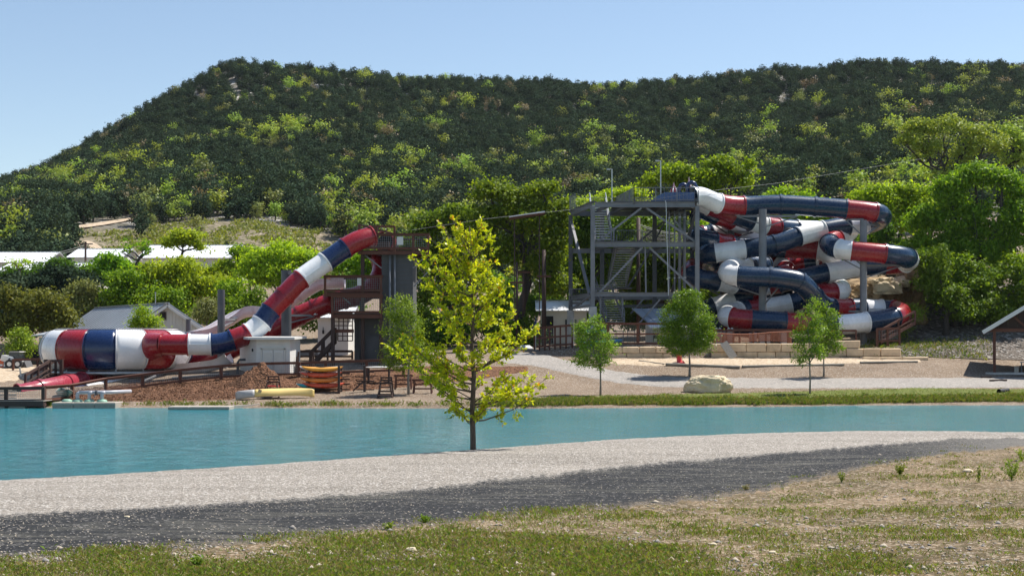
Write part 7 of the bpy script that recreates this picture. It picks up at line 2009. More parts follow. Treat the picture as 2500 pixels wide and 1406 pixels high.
for px, py, m_, lb in ((1502, 831, 'bluep', 'blue inflatable tube on top of the stack right of the lopsided tree'), (1500, 838, 'tealp', 'turquoise inflatable tube second in the stack right of the lopsided tree'), (1468, 834, 'tealp', 'turquoise tube half hidden behind the lopsided young tree'), (1430, 842, 'tealp', 'turquoise tube left of the lopsided tree trunk, lowest'), (1432, 836, 'tealp', 'turquoise tube lying on the lowest one behind the lopsided tree')):
    ring(W(px, py, Y + 1.1), .5, .12, m_, lb)
for px, py, lb in ((1466, 810, 'turquoise tube hung on the fence just right of the lopsided tree top'), (1432, 808, 'turquoise tube hung on the fence behind the lopsided tree')):
    ring(W(px, py, 111.6), .48, .13, 'tealp', lb, 0)
mb = MB(); mb.box(W(1448, 822, 111.6), (3.4, .9, .06))
solo('shelf', mb, MAT['lwood'], 'low shelf carrying turquoise tubes behind the fence', 'shelf')
# red barrel
def barrel():
    p = far_at(1659, 106.6); t = thing('barrel', 'dented red barrel standing on the sand before the stone wall', 'barrel', p)
    mb = MB(); H = M(20, 106.6); r = M(6.6, 106.6); lean = .06
    rr = [r * k for k in (1.15, 1.12, .96, .98, .92, 1.0, .97, .93)]
    pts_ = [(p.x - lean * f, 106.6, p.z + H * f) for f in (0, .06, .1, .4, .5, .6, .95, 1)]
    mb.tube(pts_, rr, 18); part('body', mb, MAT['redb'], t, smooth=True)
    mb = MB(); q = Vector((p.x - lean, 106.6, p.z + H)); mb.tube([q - Vector((0, 0, .05)), q + Vector((0, 0, .03))], r * .98, 18); part('lid', mb, MAT['redb'], t)
    mb = MB(); mb.prism([(p.x + r * .9, 106.2, p.z), (p.x + r * 1.9, 106.1, p.z), (p.x + r * 1.0, 106.3, p.z + .25)], (0, .2, 0)); part('torn_flap', mb, MAT['redb'], t)
barrel()
# drain pipes on the sand
def drain(pa, pb, r, label, mat='concrete'):
    a, b = far_at(*pa), far_at(*pb); a.z += r * .8; b.z += r * .8
    t = thing('drain_pipe', label, 'pipe', a - Vector((0, 0, r)))
    d = (b - a).normalized(); mb = MB()
    n = 16; x = d.cross(Vector((0, 0, 1))).normalized(); y = x.cross(d); vs = []
    for e, rr_ in ((a, r), (b, r), (b, r * .86), (b - d * 1.2, r * .86)):
        for j in range(n): an = 2 * math.pi * j / n; vs.append(e + (x * math.cos(an) + y * math.sin(an)) * rr_)
    mb.add(vs, [(i * n + j, i * n + (j + 1) % n, (i + 1) * n + (j + 1) % n, (i + 1) * n + j) for i in range(3) for j in range(n)]); mb.f.append(tuple(range(3 * n, 4 * n))); mb.mi.append(0)
    o = part('pipe', mb, MAT[mat], t, smooth=True); o.data.set_sharp_from_angle(angle=math.radians(50))
    L = (b - a).length
    for k in range(1, int(L / 1.5)):
        q = a + d * k * 1.5; mb = MB(); mb.tube([q - d * .03, q + d * .03], r * 1.06, 16); part('pipe_rib', mb, MAT[mat], t)
MAT['dpipe'] = m_plain('aged_drain_pipe', (0.20, 0.18, 0.15), .8, .25, 2, 0, .4)
drain((1625, 105.5), (1806, 104.4), .13, 'long dark drain pipe lying on the sand, open end below the net', 'dpipe')
drain((1812, 104.8), (2060, 105.6), .11, 'second drain pipe on the sand behind the thin young trees', 'dpipe')
drain((1560, 107.4), (1622, 105.9), .06, 'thin hose like pipe on the sand left of the red barrel', 'dpipe')
drain((2100, 106.4), (2240, 107.0), .09, 'straight pipe on the ground in front of the stepped wall', 'dpipe')
drain((2452, 93.8), (2439, 93.3), .17, 'short black culvert end in the grass at the right', 'rubber')
# boulder and cliff
def strat_rock(name, label, c, s, seed, mat, sub=4, rough=.3, cat='boulder', fine=.16):
    mb = rock_mb(c, *s, seed, sub, rough, .55, fine); return solo(name, mb, mat, label, cat, smooth=False, loc=(c[0], c[1], c[2] - s[2] * .5))
MAT['boulder'] = m_plain('rough_cream_boulder', (0.56, 0.46, 0.31), .95, .3, 1.2, 0, 1.0, 6)
p = far_at(1727, 93.2); strat_rock('boulder', 'big flat topped cream boulder beside the far grass bank', (p.x, p.y, p.z + .42), (M(54, 93.2), .95, M(27, 93.2)), 2.2, MAT['boulder'], 5, .26, fine=.07)
def cliff():
    t = NT('tan_cut_rock'); v = t.coord(False)
    mp = t.new('ShaderNodeMapping'); mp.inputs['Scale'].default_value = (1, 1, .45); t.l(v, mp.inputs[0])
    f = t.noise(mp.outputs[0], 1.1, 8, .72, .8); f2 = t.noise(v, .5, 4)
    col = t.ramp(t.math('ADD', t.math('MULTIPLY', f, .75), t.math('MULTIPLY', f2, .25)), [(.36, (.07, .05, .035)), (.46, (.25, .17, .09)), (.58, (.42, .30, .17)), (.7, (.48, .40, .29))])
    MAT['cliff'] = t.surf(col, .95, 0, t.bump(f, 1.0, .25), 0, .2)
    Y0 = 122.0; root = thing('rock_cliff', 'tan cut rock face with overhanging ledges right of the spiral slides', 'cliff', far_at(2160, 121.5))
    V = []; nu_, nv_ = 80, 30
    for a in range(nu_):
        u = a / (nu_ - 1); px = 2045 + 215 * u
        top = float(np.interp(px, [2045, 2090, 2150, 2200, 2260], [745, 705, 694, 690, 700]))
        for b in range(nv_):
            w = b / (nv_ - 1); py = 815 + (top - 815) * w
            p = W(px, py, Y0)
            p.y += 1.6 * fbm(p.x * .35, p.z * .35, 1) + .7 * fbm(p.x * 1.2, p.z * .8, 4) + .35 * fbm(p.x * 3, p.z * 2, 8) + .9 * w + (-.7 if w > .88 else 0)
            V.append(p)
        q = V[-1].copy(); V.append(Vector((q.x, q.y + 6, q.z + .9 + .4 * fbm(q.x * .5, 1, 1))))
    mb = MB(); mb.add(V, [(a * (nv_ + 1) + b, (a + 1) * (nv_ + 1) + b, (a + 1) * (nv_ + 1) + b + 1, a * (nv_ + 1) + b + 1) for a in range(nu_ - 1) for b in range(nv_)])
    part('rock_face', mb, MAT['cliff'], root, smooth=False)
    for i, (px, py, w, h, Y, s) in enumerate(((2160, 700, 36, 22, 120.8, 3), (2110, 716, 40, 22, 121.4, 5), (2218, 668, 22, 20, 122.0, 7), (2085, 735, 26, 18, 120.9, 9), (2195, 690, 24, 14, 121.6, 11), (2240, 660, 22, 12, 122.6, 14))):
        mb = rock_mb(W(px, py, Y), M(w, Y), 1.2, M(h, Y), s, 4, .5, .9, .14); part('overhang', mb, MAT['boulder'] if i in (0, 4) else MAT['cliff'], root)
cliff()
MAT['blockd2'] = m_plain('shade_darkened_rubble', (0.13, 0.11, 0.09), .95, .3, 2, 0, .3, 12)  # the oak's shade on the slope is put into this dark stone colour
def rubble():
    r = np.random.default_rng(4); V = []; T = []; n = 0
    oct_ = np.array([(1, 0, 0), (0, 1, 0), (-1, 0, 0), (0, -1, 0), (0, 0, 1), (0, 0, -1)], float)
    tri = np.array([(0, 1, 4), (1, 2, 4), (2, 3, 4), (3, 0, 4), (1, 0, 5), (2, 1, 5), (3, 2, 5), (0, 3, 5)])
    for _ in range(5200):
        px = r.uniform(2195, 2560); y = 110.5 + 15 * r.random() ** 1.3; 
        if px < 2250 and y < 113: continue
        x = (px - CX) / F * y; s = r.uniform(.04, .2)
        a = r.uniform(0, 6.28); R = np.array([[math.cos(a), -math.sin(a), 0], [math.sin(a), math.cos(a), 0], [0, 0, 1]])
        V.append((oct_ * (s * r.uniform(.6, 1.5, (6, 1))) * np.array([1.2, 1, .6])) @ R.T + np.array([x, y, far_z(x, y)])); T.append(tri + n); n += 6
    o = link('rubble_stones', np_mesh('rubble_stones', np.vstack(V), np.vstack(T), [MAT['blockd2'], MAT['stone_b']], np.repeat((r.random(len(T)) < .25).astype(int), 8)))
    tag(o, 'grey broken stones covering the slope under the great oak', 'rubble', None, 'stuff')
    def fn(u, v):
        y = 109.9 + 18 * v; px = 2185 + 60 * (1 - v) * (fbm(v * 4, 2, 2)) + 420 * u; x = (px - CX) / F * y
        return (x, y, far_z(x, y) + .06)
    grid_sheet('rubble_slope', fn, 60, 40, MAT['rubble'])
rubble()
# mulch heap
def heap():
    c = far_at(640, 94.2); V = []; n = 46
    for a in range(n):
        for b in range(n):
            x = (a / (n - 1) - .5) * 2; y = (b / (n - 1) - .5) * 2; d = math.hypot(x, y)
            pk = max(0, 1 - d ** 1.4)
            X_, Y_ = c.x + x * M(84, 94), c.y + y * 2.1
            h = M(48, 94) * pk * (1 - .25 * x) * (.85 + .5 * fbm(X_ * .8, Y_ * .8, 3)) + pk * .22 * fbm(X_ * 3, Y_ * 3, 5) + .06 * fbm(X_ * 8, Y_ * 8, 2)
            V.append((X_, Y_, far_z(X_, Y_) + h + (.02 if pk > 0 else -.3)))
    mb = MB(); mb.add(V, [(a * n + b, (a + 1) * n + b, (a + 1) * n + b + 1, a * n + b + 1) for a in range(n - 1) for b in range(n - 1)])
    solo('mulch_heap', mb, MAT['mulch'], 'heap of brown bark mulch in front of the white shed', 'mulch heap', loc=c)
    r = np.random.default_rng(3); P = []
    while len(P) < 14000:
        px = r.uniform(170, 1180); y = r.uniform(85, 98); py_hi = np.interp(px, [160, 300, 420, 560, 700, 840, 1180], [955, 940, 928, 918, 913, 905, 890]); py_lo = np.interp(px, [160, 300, 560, 700, 840, 930, 1180], [984, 982, 976, 962, 955, 950, 925])
        x = (px - CX) / F * y; z = far_z(x, y); py = YH - (z - CZ) * F / y
        if not (py_hi < py < py_lo): continue
        P.append((x, y, z + .1))
    V, Q = leaf_quads(np.array(P), r.uniform(.05, .15, len(P)), r, .5, .4)
    o = link('mulch_chips', np_mesh('mulch_chips', V, Q, [MAT['mulch']])); tag(o, 'loose bark chips over the mulch bed', 'mulch', None, 'stuff')
heap()
# ---- boats
def hull(L, w, h, rock=.12, open_=False, n=22, m_=10, flat=.0, pw=2.2):
    """closed kayak or open canoe skin, along x, keel down"""
    V = []; 
    for i in range(n):
        f = -1 + 2 * i / (n - 1); k = max(.02, 1 - abs(f) ** pw); ww = w / 2 * k ** .75; z0 = rock * h * 4 * abs(f) ** 3
        if open_:
            for j in range(m_):
                a = math.pi + math.pi * j / (m_ - 1); V.append((f * L / 2, ww * math.cos(a), z0 + h * (1 + .35 * abs(f) ** 3) * (1 + math.sin(a) * (1 if k > .05 else .9)) ))
        else:
            for j in range(m_):
                a = 2 * math.pi * j / m_; hz = h / 2 * max(.12, k ** .6); V.append((f * L / 2, ww * math.cos(a), z0 + h / 2 + hz * math.sin(a)))
    Fs = []
    for i in range(n - 1):
        for j in range(m_ - 1 if open_ else m_): Fs.append((i * m_ + j, (i + 1) * m_ + j, (i + 1) * m_ + (j + 1) % m_, i * m_ + (j + 1) % m_))
    if not open_: Fs += [tuple(reversed(range(m_))), tuple(range((n - 1) * m_, n * m_))]
    return V, Fs
def place(V, c, rz=0, rx=0, ry=0):
    R = Matrix.Rotation(rz, 3, 'Z') @ Matrix.Rotation(ry, 3, 'Y') @ Matrix.Rotation(rx, 3, 'X')
    return [Vector(c) + R @ Vector(v) for v in V]
def kayak(c, rz, mat, label, L=3.0, rx=0, tip=None, group='kayaks on the rack'):
    t = thing('kayak', label, 'kayak', c, group)
    V, Fs = hull(L, .72, .34, .14, False, 24, 12)
    mb = MB(); mb.add(place(V, c, rz, rx), Fs); part('hull', mb, MAT[mat], t, smooth=True)
    mb = MB(); ck = [(math.cos(a) * .42, math.sin(a) * .2, .33) for a in [2 * math.pi * k / 16 for k in range(16)]]
    mb.tube(place(ck + ck[:1], c, rz, rx), .025, 5, False); part('cockpit_rim', mb, MAT['rubber'], t)
    mb = MB(); pv = place([(math.cos(a) * .38, math.sin(a) * .17, .34) for a in [2 * math.pi * k / 16 for k in range(16)]], c, rz, rx); mb.add(pv, [tuple(range(16))]); part('seat_well', mb, MAT['dark'], t)
    return t
Yk = 91.0
def rack():
    g = far_at(790, Yk); t = thing('kayak_rack', 'brown timber kayak rack standing at the pond edge', 'rack', g)
    for px, pt_ in ((830, 893), (752, 905)):
        x = W(px, 0, Yk).x
        for dy in (-.55, .55):
            if px == 752 and dy < 0: continue
            gz = far_z(x, Yk + dy); mb = MB(); zt_ = W(0, pt_, Yk).z; mb.box((x, Yk + dy, (gz - .3 + zt_) / 2), (.15, .15, zt_ - gz + .3)); part('post', mb, MAT['dwood'], t)
        for py in (905, 917, 931, 943, 951):
            z = W(0, py, Yk).z - .03; mb = MB(); mb.box((x, Yk, z), (.1, 1.3, .07)); part('crossarm', mb, MAT['dwood'], t)
    for py in (912, 926, 938, 951):
        mb = MB(); z = W(0, py, Yk).z; mb.beam((W(748, 0, Yk).x, Yk + .5, z), (W(852, 0, Yk).x, Yk + .5, z), .06, .09); part('rail', mb, MAT['dwood'], t)
    g2 = far_at(890, Yk); t2 = thing('kayak_rack', 'empty brown timber rack post with crossarms right of the stacked kayaks', 'rack', g2)
    mb = MB(); zt_ = W(0, 893, Yk).z; mb.box((g2.x, Yk, (g2.z - .3 + zt_) / 2), (.16, .16, zt_ - g2.z + .3)); part('post', mb, MAT['dwood'], t2)
    for py in (908, 930, 951):
        mb = MB(); mb.beam((g2.x - .55, Yk + .14, W(0, py, Yk).z), (g2.x + .62, Yk + .14, W(0, py, Yk).z), .06, .08); part('crossarm', mb, MAT['dwood'], t2)
    mb = MB(); mb.beam((g2.x, Yk - .1, W(0, 928, Yk).z), (g2.x - .75, Yk - .1, g2.z + .05), .07, .09); part('brace', mb, MAT['dwood'], t2)
rack()
for i, (py, m_, lb, dx) in enumerate(((908, 'yorange', 'yellow orange kayak, top of the stack', 0), (922, 'rorange', 'red orange kayak, second in the stack', -.1), (935, 'orange', 'orange kayak, third in the stack', -.08), (948, 'rorange', 'red orange kayak, lowest of the stack', .08))):
    c = W(787, py, Yk); c.x += dx; kayak(c, .04 * (i - 1.5), m_, lb, 2.75)
for i, (px, py, m_, lb) in enumerate(((750, 908, 'offwhite', 'white kayak tip poking out behind the top orange kayak'), (748, 921, 'greyp', 'pale kayak tip behind the second kayak'), (742, 950, 'tealp', 'teal kayak tip beside the lowest kayak'))):
    c = W(px + 30, py, Yk + .75); kayak(c, .03, m_, lb, 2.6)
def canoe():
    c = far_at(672, 87.6); c.z += .02
    t = thing('canoe', 'faded yellow canoe with a grey bow lying upturned by the water', 'canoe', c)
    L = M(190, 87.6); V, Fs = hull(L, .95, .5, .06, True, 30, 12, 0, 1.6)
    V = [(x, y, .62 - z * .82) for x, y, z in V]
    V = place(V, c, .16, .12, -.03)
    n = 12; cut = 7
    ya = [f for f in Fs if f[0] // n >= cut]; ga = [f for f in Fs if f[0] // n < cut]
    for nm, fs, m_ in (('hull', ya, 'ycanoe'), ('bow', ga, 'greyp')):
        us = sorted(set(i for f in fs for i in f)); rm = {a: b for b, a in enumerate(us)}
        mb = MB(); mb.add([V[i] for i in us], [tuple(rm[i] for i in f) for f in fs]); o = part(nm, mb, MAT[m_], t, smooth=True); sd = o.modifiers.new('thickness', 'SOLIDIFY'); sd.thickness = .025
    for j in (0, n - 1):
        mb = MB(); mb.tube([V[i * n + j] for i in range(30)], .025, 6); part('gunwale', mb, MAT['tan'], t)
    mb = MB(); q = V[9 * n + 3]; mb.box(q + Vector((0, -.02, .02)), (.22, .03, .2), Matrix.Rotation(.3, 3, 'Y')); part('emblem', mb, MAT['tan'], t)
canoe()
def green_canoe():
    c = far_at(157, 88.2); c.z += .05
    t = thing('canoe', 'dark green canoe with a tan inside at the left water edge', 'canoe', c)
    V, Fs = hull(4.2, .95, .36, .06, True, 24, 11); V = place(V, c, -1.15)
    mb = MB(); mb.add(V, Fs); o = part('hull', mb, [MAT['gcanoe'], MAT['tan']], t, smooth=True)
    sd = o.modifiers.new('thickness', 'SOLIDIFY'); sd.thickness = .05; sd.offset = 1; sd.use_rim = True
    for j in (0, 10):
        mb = MB(); mb.tube([V[i * 11 + j] for i in range(24)], .03, 6); part('gunwale', mb, MAT['lwood'], t)
    for f in (6, 16):
        mb = MB(); mb.beam(V[f * 11], V[f * 11 + 10], .2, .04); part('seat', mb, MAT['tan'], t)
green_canoe()
# docks and the pump float
def float_dock(label, pa, pb, ptop, pbot, Y, dpt, pipes=False, mat='lwood'):
    a, b = W(pa, 0, Y).x, W(pb, 0, Y).x; z1, z0 = W(0, ptop, Y).z, -.1
    t = thing('floating_dock' if not pipes else 'pump_float', label, 'dock' if not pipes else 'float', ((a + b) / 2, Y, z0))
    n = max(3, int((b - a) / 1.6))
    for k in range(n):
        x0, x1 = a + (b - a) * k / n, a + (b - a) * (k + 1) / n
        mb = MB(); mb.cbox(((x0 + x1) / 2, Y + dpt / 2, (z1 + z0) / 2), (x1 - x0 - .02, dpt, z1 - z0), .03); part('deck_section', mb, MAT[mat], t)
    mb = MB(); mb.beam((a, Y - .03, z1 - .1), (b, Y - .03, z1 - .1), .05, .12); part('edge_board', mb, MAT[mat], t)
    if pipes:
        zz = W(0, 958, Y + .6).z; yy_ = Y + .7
        xs = [W(p, 0, yy_).x for p in (189, 218, 249)]
        for x in xs:
            mb = MB(); mb.tube([(x, yy_, z1), (x, yy_, zz - .15), (x + .04, yy_, zz - .04), (x + .18, yy_, zz)], .11, 12); part('riser_pipe', mb, MAT['pvc'], t, smooth=True)
            mb = MB(); mb.lathe([(.001, .17), (.18, .16), (.30, .10), (.32, 0)], (x, yy_, z1), 18); part('green_cap', mb, MAT['capg'], t, smooth=True)
        mb = MB(); x = W(160, 0, yy_).x; mb.lathe([(.001, .17), (.18, .16), (.30, .10), (.32, 0)], (x, yy_ + .3, z1), 18); part('green_cap', mb, MAT['capg'], t, smooth=True)
        e = W(319, 955, yy_ + 1.5); mb = MB(); mb.tube([(xs[0] + .12, yy_, zz), (xs[2] + .4, yy_ + .2, zz + .01), e], .115, 14); part('header_pipe', mb, MAT['pvc'], t, smooth=True)
        q = Vector((W(235, 0, yy_).x, yy_ + .05, zz)); mb = MB(); mb.tube([q - Vector((.06, 0, 0)), q + Vector((.06, 0, 0))], .16, 14); mb.beam(q, q + Vector((-.05, -.3, -.25)), .05, .05); part('clamp', mb, MAT['dsteel'], t)
    return t
float_dock('grey floating dock with three pipes and green caps', 127, 282, 982, 994, 83.6, 1.7, True)
float_dock('long low grey dock slab in front of the yellow canoe', 410, 560, 992, 1003, 81.6, 1.5)
mb = MB(); mb.prism([W(558, 991, 83.0), W(655, 984, 85.6), W(655, 984, 86.6), W(558, 990, 84.2)], (0, 0, -.18)); solo('dock_ramp', mb, MAT['lwood'], 'grey ramp board joining the dock slab to the bank', 'ramp')
def left_deck():
    Y = 83.6; a, b = W(-80, 0, Y).x, W(108, 0, Y).x; z = W(0, 977, Y).z
    t = thing('timber_deck', 'weathered timber deck over the water at the left edge', 'deck', ((a + b) / 2, Y, 0))
    n = 34
    for k in range(n):
        x0 = a + (b - a) * k / n; mb = MB(); mb.box((x0 + (b - a) / n / 2, Y + 1.6, z - .03), ((b - a) / n - .015, 3.4, .05)); part('deck_board', mb, MAT['lwood'], t)
    mb = MB(); mb.beam((a, Y - .1, z - .2), (b, Y - .1, z - .2), .08, .3); part('edge_beam', mb, MAT['dwood'], t)
    for px in (-50, 15, 104):
        x = W(px, 0, Y).x; mb = MB(); mb.box((x, Y + .1, z / 2 - .4), (.2, .2, z + .5)); part('post', mb, MAT['dwood'], t)
    mb = MB(); mb.box(((a + b) / 2 - .6, Y + .35, .06), (b - a - 1.2, .5, .16)); part('float', mb, MAT['greyp'], t)
    for py in (955, 964, 972):
        mb = MB(); mb.beam((W(-60, 0, Y + 3.2).x, Y + 3.2, W(0, py, Y + 3.2).z), (W(40, 0, Y + 3.2).x, Y + 3.2, W(0, py, Y + 3.2).z), .03, .12); part('back_board', mb, MAT['lwood'], t)
left_deck()
# tall guard chairs and trestles
def guard_chair(px, pbot, ptop, Y, label, seat_red):
    g = far_at(px, Y); H = M(pbot - ptop, Y); w = M(36, Y)
    t = thing('guard_chair', label, 'chair', g, 'tall timber chairs on the bank'); x = g.x
    zs = g.z + H * .5
    for a in (-1, 1):
        for b in (-1, 1):
            top = g.z + (H * .98 if b > 0 else H * .62)
            mb = MB(); mb.beam((x + a * w * .5, Y + b * .45, g.z - .05), (x + a * w * .34, Y + b * .3, top), .09, .09); part('leg', mb, MAT['dwood'], t)
    mb = MB(); mb.box((x, Y, zs), (w * .8, .6, .06)); part('seat', mb, MAT['redc'] if seat_red else MAT['dwood'], t)
    for k in range(3):
        mb = MB(); mb.box((x, Y + .33, zs + .25 + .17 * k), (w * .72, .04, .1)); part('back_slat', mb, MAT['dwood'], t)
    for a in (-1, 1): mb = MB(); mb.box((x + a * w * .38, Y, zs + .3), (.09, .66, .05)); part('armrest', mb, MAT['dwood'], t)
    for f in (.14, .3):
        mb = MB(); mb.box((x, Y - .42, g.z + H * f), (w * .95, .08, .08)); part('rung', mb, MAT['dwood'], t)
        mb = MB(); mb.box((x, Y + .42, g.z + H * f), (w * .95, .06, .08)); part('rung', mb, MAT['dwood'], t)
    mb = MB(); mb.box((x, Y - .7, g.z + H * .12), (w * .9, .4, .05)); part('foot_board', mb, MAT['dwood'], t)
guard_chair(666, 957, 905, 88.6, 'tall dark guard chair with a red seat by the mulch heap', True)
guard_chair(942, 958, 906, 88.6, 'tall dark guard chair left of the young tree trunk', False)
def trestle(px, Y, w, label):
    g = far_at(px, Y); t = thing('trestle', label, 'trestle', g); L = M(w, Y); H = M(32, Y)
    for a in (-.5, .5):
        for b in (-1, 1): mb = MB(); mb.beam((g.x + a * L * .85, Y + b * .35, g.z - .05), (g.x + a * L * .75, Y + b * .06, g.z + H), .1, .1); part('leg', mb, MAT['wood'], t)
    mb = MB(); mb.box((g.x, Y, g.z + H), (L, .16, .14)); part('top_beam', mb, MAT['wood'], t)
    for f in (.35, .68): mb = MB(); mb.box((g.x, Y - .25 + .1 * f, g.z + H * f), (L * .85, .06, .1)); part('rail', mb, MAT['wood'], t)
trestle(1032, 90.8, 52, 'brown timber trestle right of the egg shaped tree trunk')
trestle(985, 93.2, 46, 'brown timber trestle behind the young tree trunk')
mb = MB(); mb.cbox(W(952, 900, 94.6), (2.2, .8, .1), .04); 
def raft():
    c = W(925, 899, 95.2); t = thing('paddle_board', 'white paddle board resting on a trestle behind the young tree', 'board', c)
    V, Fs = hull(M(70, 95), .7, .14, .02, False, 20, 10); mb = MB(); mb.add(place(V, c, .02), Fs); part('board', mb, MAT['offwhite'], t, smooth=True)
    mb = MB(); mb.tube([c + Vector((.2 + .3 * k, -.1, .15 - .04 * abs(math.sin(k * 1.3)))) for k in range(9)], .04, 6); part('rope', mb, MAT['rope'], t)
    for dx in (-.7, .7):
        g = far_z(c.x + dx, c.y); mb = MB(); mb.box((c.x + dx, c.y, (g + c.z) / 2), (.12, .5, c.z - g)); part('support', mb, MAT['dwood'], t)
raft()
# dark bench-like frame by the shed
def dark_bench():
    Y = 99.4; g = far_at(742, Y); t = thing('timber_frame_seat', 'dark timber frame seat between the shed and the timber stairs', 'seat', g)
    a, b = W(722, 0, Y).x, W(764, 0, Y).x
    for x in (a, b):
        for dy, k in ((0, 1.15), (.7, 1.5)): mb = MB(); mb.beam((x, Y + dy, g.z - .05), (x + (.1 if x == a else -.1), Y + dy, g.z + k), .14, .14); part('leg', mb, MAT['dwood'], t)
    for k in range(4): mb = MB(); mb.box(((a + b) / 2, Y + .05 + .18 * k, g.z + .62), (b - a, .15, .06)); part('seat_slat', mb, MAT['dwood'], t)
    for k in range(2): mb = MB(); mb.box(((a + b) / 2, Y + .02, g.z + .2 + .25 * k), (b - a, .06, .12)); part('rail', mb, MAT['dwood'], t)
dark_bench()
# blocks and pipe on the ground behind the ramp railing
mb = MB(); mb.tube([far_at(345, 96.2) + Vector((0, 0, .15)), far_at(398, 98.0) + Vector((0, 0, .55))], .12, 10); solo('grey_pipe', mb, MAT['siding'], 'grey pipe end rising from the gravel under the bowl', 'pipe')
mb = MB(); mb.tube([far_at(420, 97.2) + Vector((0, 0, .2)), far_at(560, 97.6) + Vector((0, 0, .2))], .1, 10); solo('grey_pipe', mb, MAT['siding'], 'long grey pipe along the gravel behind the ramp railing', 'pipe')
# ---- vehicles at the left edge
def skid_loader():
    Y = 106.0; g = far_at(30, Y).z
    def P(px, py, y=Y): v_ = W(px, py, y); return v_
    def zz(py): return W(0, py, Y).z
    base = Vector((P(28, 0).x, Y, zz(897)))
    g = far_z(base.x, Y)
    dz = g - base.z
    t = thing('skid_loader', 'white skid loader with an orange rear panel parked at the left edge', 'loader', (base.x, Y, g))
    def Q(px, py, y=Y): v_ = W(px, py, y); v_.z += dz; return v_
    mb = MB(); mb.prism([Q(4, 893), Q(40, 893), Q(56, 888), Q(56, 880), Q(34, 876), Q(30, 868), Q(6, 864), Q(1, 874)], (0, 1.5, 0)); part('body', mb, MAT['vwhite'], t)
    mb = MB(); mb.prism([Q(-6, 894, Y - .02), Q(8, 894, Y - .02), Q(9, 880, Y - .02), Q(-4, 876, Y - .02)], (0, 1.54, 0)); rp = part('rear_panel', mb, MAT['vorange'], t, 'orange rear panel')
    mb = MB(); mb.prism([Q(-3, 891, Y - .04), Q(6, 891, Y - .04), Q(6.5, 887, Y - .04), Q(-3, 886, Y - .04)], (0, .02, 0)); part('badge', mb, MAT['vwhite'], rp)
    for dy in (-.12, 1.5):
        mb = MB(); mb.prism([Q(2, 873, Y + dy), Q(4, 864, Y + dy), Q(14, 866, Y + dy), Q(34, 873, Y + dy), Q(54, 876, Y + dy), Q(55, 880, Y + dy), Q(34, 878, Y + dy), Q(14, 875, Y + dy)], (0, .12, 0)); part('lift_arm', mb, MAT['vwhite'], t)
        mb = MB(); mb.beam(Q(16, 884, Y + dy), Q(24, 872, Y + dy), .09, .09); part('ram', mb, MAT['dsteel'], t)
        for px in (24, 44):
            c = Q(px, 893, Y + dy - (.18 if dy < 0 else -.18)); c.z = g + .34; mb = MB(); mb.tube([c + Vector((0, -.14, 0)), c + Vector((0, .14, 0))], .34, 18); wl = part('wheel', mb, MAT['rubber'], t)
            mb = MB(); mb.tube([c + Vector((0, -.15, 0)), c + Vector((0, .15, 0))], .17, 14); part('rim', mb, MAT['vwhite'], wl)
    mb = MB(); mb.prism([Q(22, 876, Y + .2), Q(22, 862, Y + .2), Q(25, 857, Y + .2), Q(47, 857, Y + .2), Q(50, 876, Y + .2)], (0, 1.1, 0)); cb = part('cab', mb, MAT['vdark'], t)
    mb = MB(); mb.prism([Q(21, 857.5, Y + .1), Q(48, 857.5, Y + .1), Q(47, 855, Y + .1), Q(24, 855, Y + .1)], (0, 1.3, 0)); part('roof', mb, MAT['greyp'], cb)
    mb = MB(); mb.prism([Q(25, 873, Y + .17), Q(25, 863, Y + .17), Q(27, 860, Y + .17), Q(44, 860, Y + .17), Q(46, 873, Y + .17)], (0, .02, 0)); part('side_window', mb, MAT['glass'], cb)
    mb = MB(); mb.prism([Q(54, 888), Q(58, 878), Q(61, 884), Q(66, 896), Q(55, 896)], (0, 1.5, 0)); part('bucket', mb, MAT['siding'], t)
    for k in range(3): mb = MB(); mb.box(Q(14, 881 + 2.6 * k, Y - .01), (.35 - .06 * k, .02, .035)); part('marking', mb, MAT['dark'], t)
skid_loader()
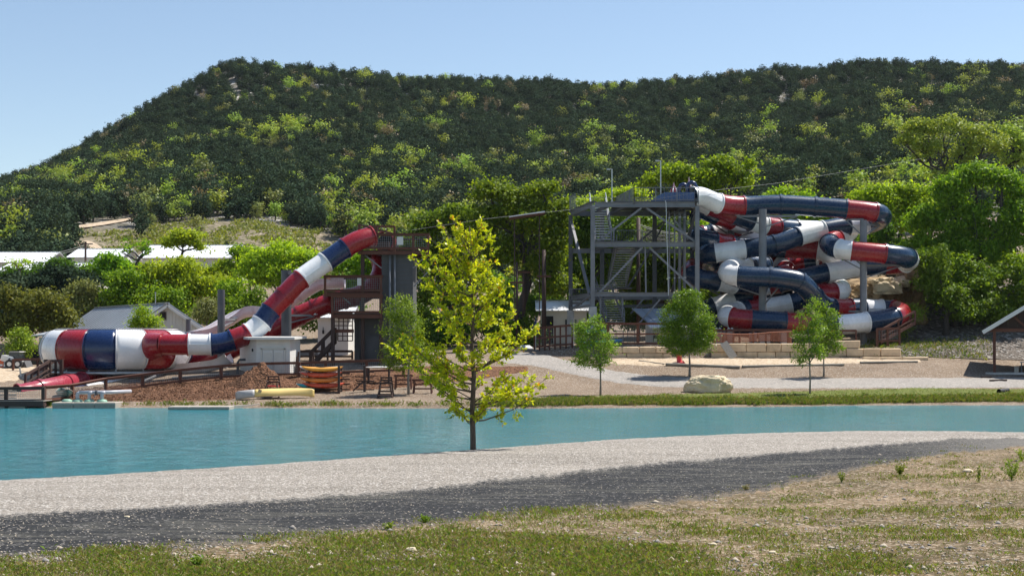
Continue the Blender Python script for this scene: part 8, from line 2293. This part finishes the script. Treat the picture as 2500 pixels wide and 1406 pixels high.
def car(px, Y, label, L=4.5, flip=1, mat='vdark'):
    g = far_at(px, Y); t = thing('parked_car', label, 'car', g); x, z = g.x, g.z
    def Q(a, h, y=0): return Vector((x + flip * a * L / 2, Y + y, z + h))
    mb = MB(); mb.prism([Q(-1, .35), Q(1, .35), Q(1, .75), Q(.92, .92), Q(.5, 1.0), Q(-.95, 1.0), Q(-1, .8)], (0, 1.8, 0)); part('body', mb, MAT[mat], t)
    mb = MB(); mb.prism([Q(.5, 1.0, .12), Q(.28, 1.55, .12), Q(-.75, 1.6, .12), Q(-.95, 1.0, .12)], (0, 1.56, 0)); cb = part('cabin', mb, MAT[mat], t)
    for a0, a1 in ((-.82, -.42), (-.38, 0), (.03, .36)):
        mb = MB(); mb.prism([Q(a0, 1.06, .1), Q(a1 + (.04 if a1 > .3 else 0), 1.06, .1), Q(min(a1, .24), 1.48, .1), Q(a0 + .06, 1.48, .1)], (0, .02, 0)); part('window', mb, MAT['glass'], cb)
    for a in (-.62, .62):
        for y in (-.02, 1.62):
            c = Q(a, .36, y); mb = MB(); mb.tube([c, c + Vector((0, .22, 0))], .36, 20); w = part('wheel', mb, MAT['rubber'], t)
            mb = MB(); s = -.015 if y < 1 else .235; mb.tube([c + Vector((0, s - .01, 0)), c + Vector((0, s + .01, 0))], .23, 14); r = part('rim', mb, MAT['galv'], w)
    for a, m_ in ((.985, 'offwhite'), (-.995, 'redb')):
        for y in (.15, 1.5): mb = MB(); mb.box(Q(a, .78, y + .08), (.06, .3, .14)); part('headlight' if a > 0 else 'tail_light', mb, MAT[m_], t)
    return t
car(72, 109.5, 'dark car with pale alloy wheels half behind the bright young tree', 4.3, 1)
car(-8, 110.8, 'dark blue vehicle at the left edge behind the skid loader', 4.8, 1)
# short stake and litter near the loader
mb = MB(); p = far_at(52, 100.5); mb.beam(p + Vector((0, 0, -.1)), p + Vector((-.12, 0, .75)), .12, .05, (0, -1, 0)); solo('marker_stake', mb, MAT['cream'], 'short pale marker stake leaning in the yard by the loader', 'stake')
# planks by the pavilion
for i, (pa, pb, Y, lb) in enumerate((((2395, 0), (2422, 0), 100.6, 'dark plank lying on the gravel before the pavilion'), ((2416, 0), (2458, 0), 99.3, 'short dark log lying nearest the road before the pavilion'))):
    a, b = far_at(pa[0], Y), far_at(pb[0], Y); mb = MB(); mb.beam(a + Vector((0, 0, .08)), b + Vector((0, 0, .1)), .16, .16); solo('timber_log', mb, MAT['dwood'], lb, 'log')
# ------------------------------------------------------------------ air
mb = MB(); mb.box((0, 520, 72), (2000, 1180, 156))
t = NT('hazy_air'); pv = t.new('ShaderNodeVolumePrincipled'); pv.inputs['Color'].default_value = (0.80, 0.88, 1.0, 1); pv.inputs['Density'].default_value = 0.00004; pv.inputs['Anisotropy'].default_value = 0.2
t.l(pv.outputs[0], t.out.inputs['Volume'])
hz = link('haze', raw_mesh('haze', mb.v, mb.f, mats=[t.m])); tag(hz, 'thin blue haze of the warm air', None, None, 'stuff')
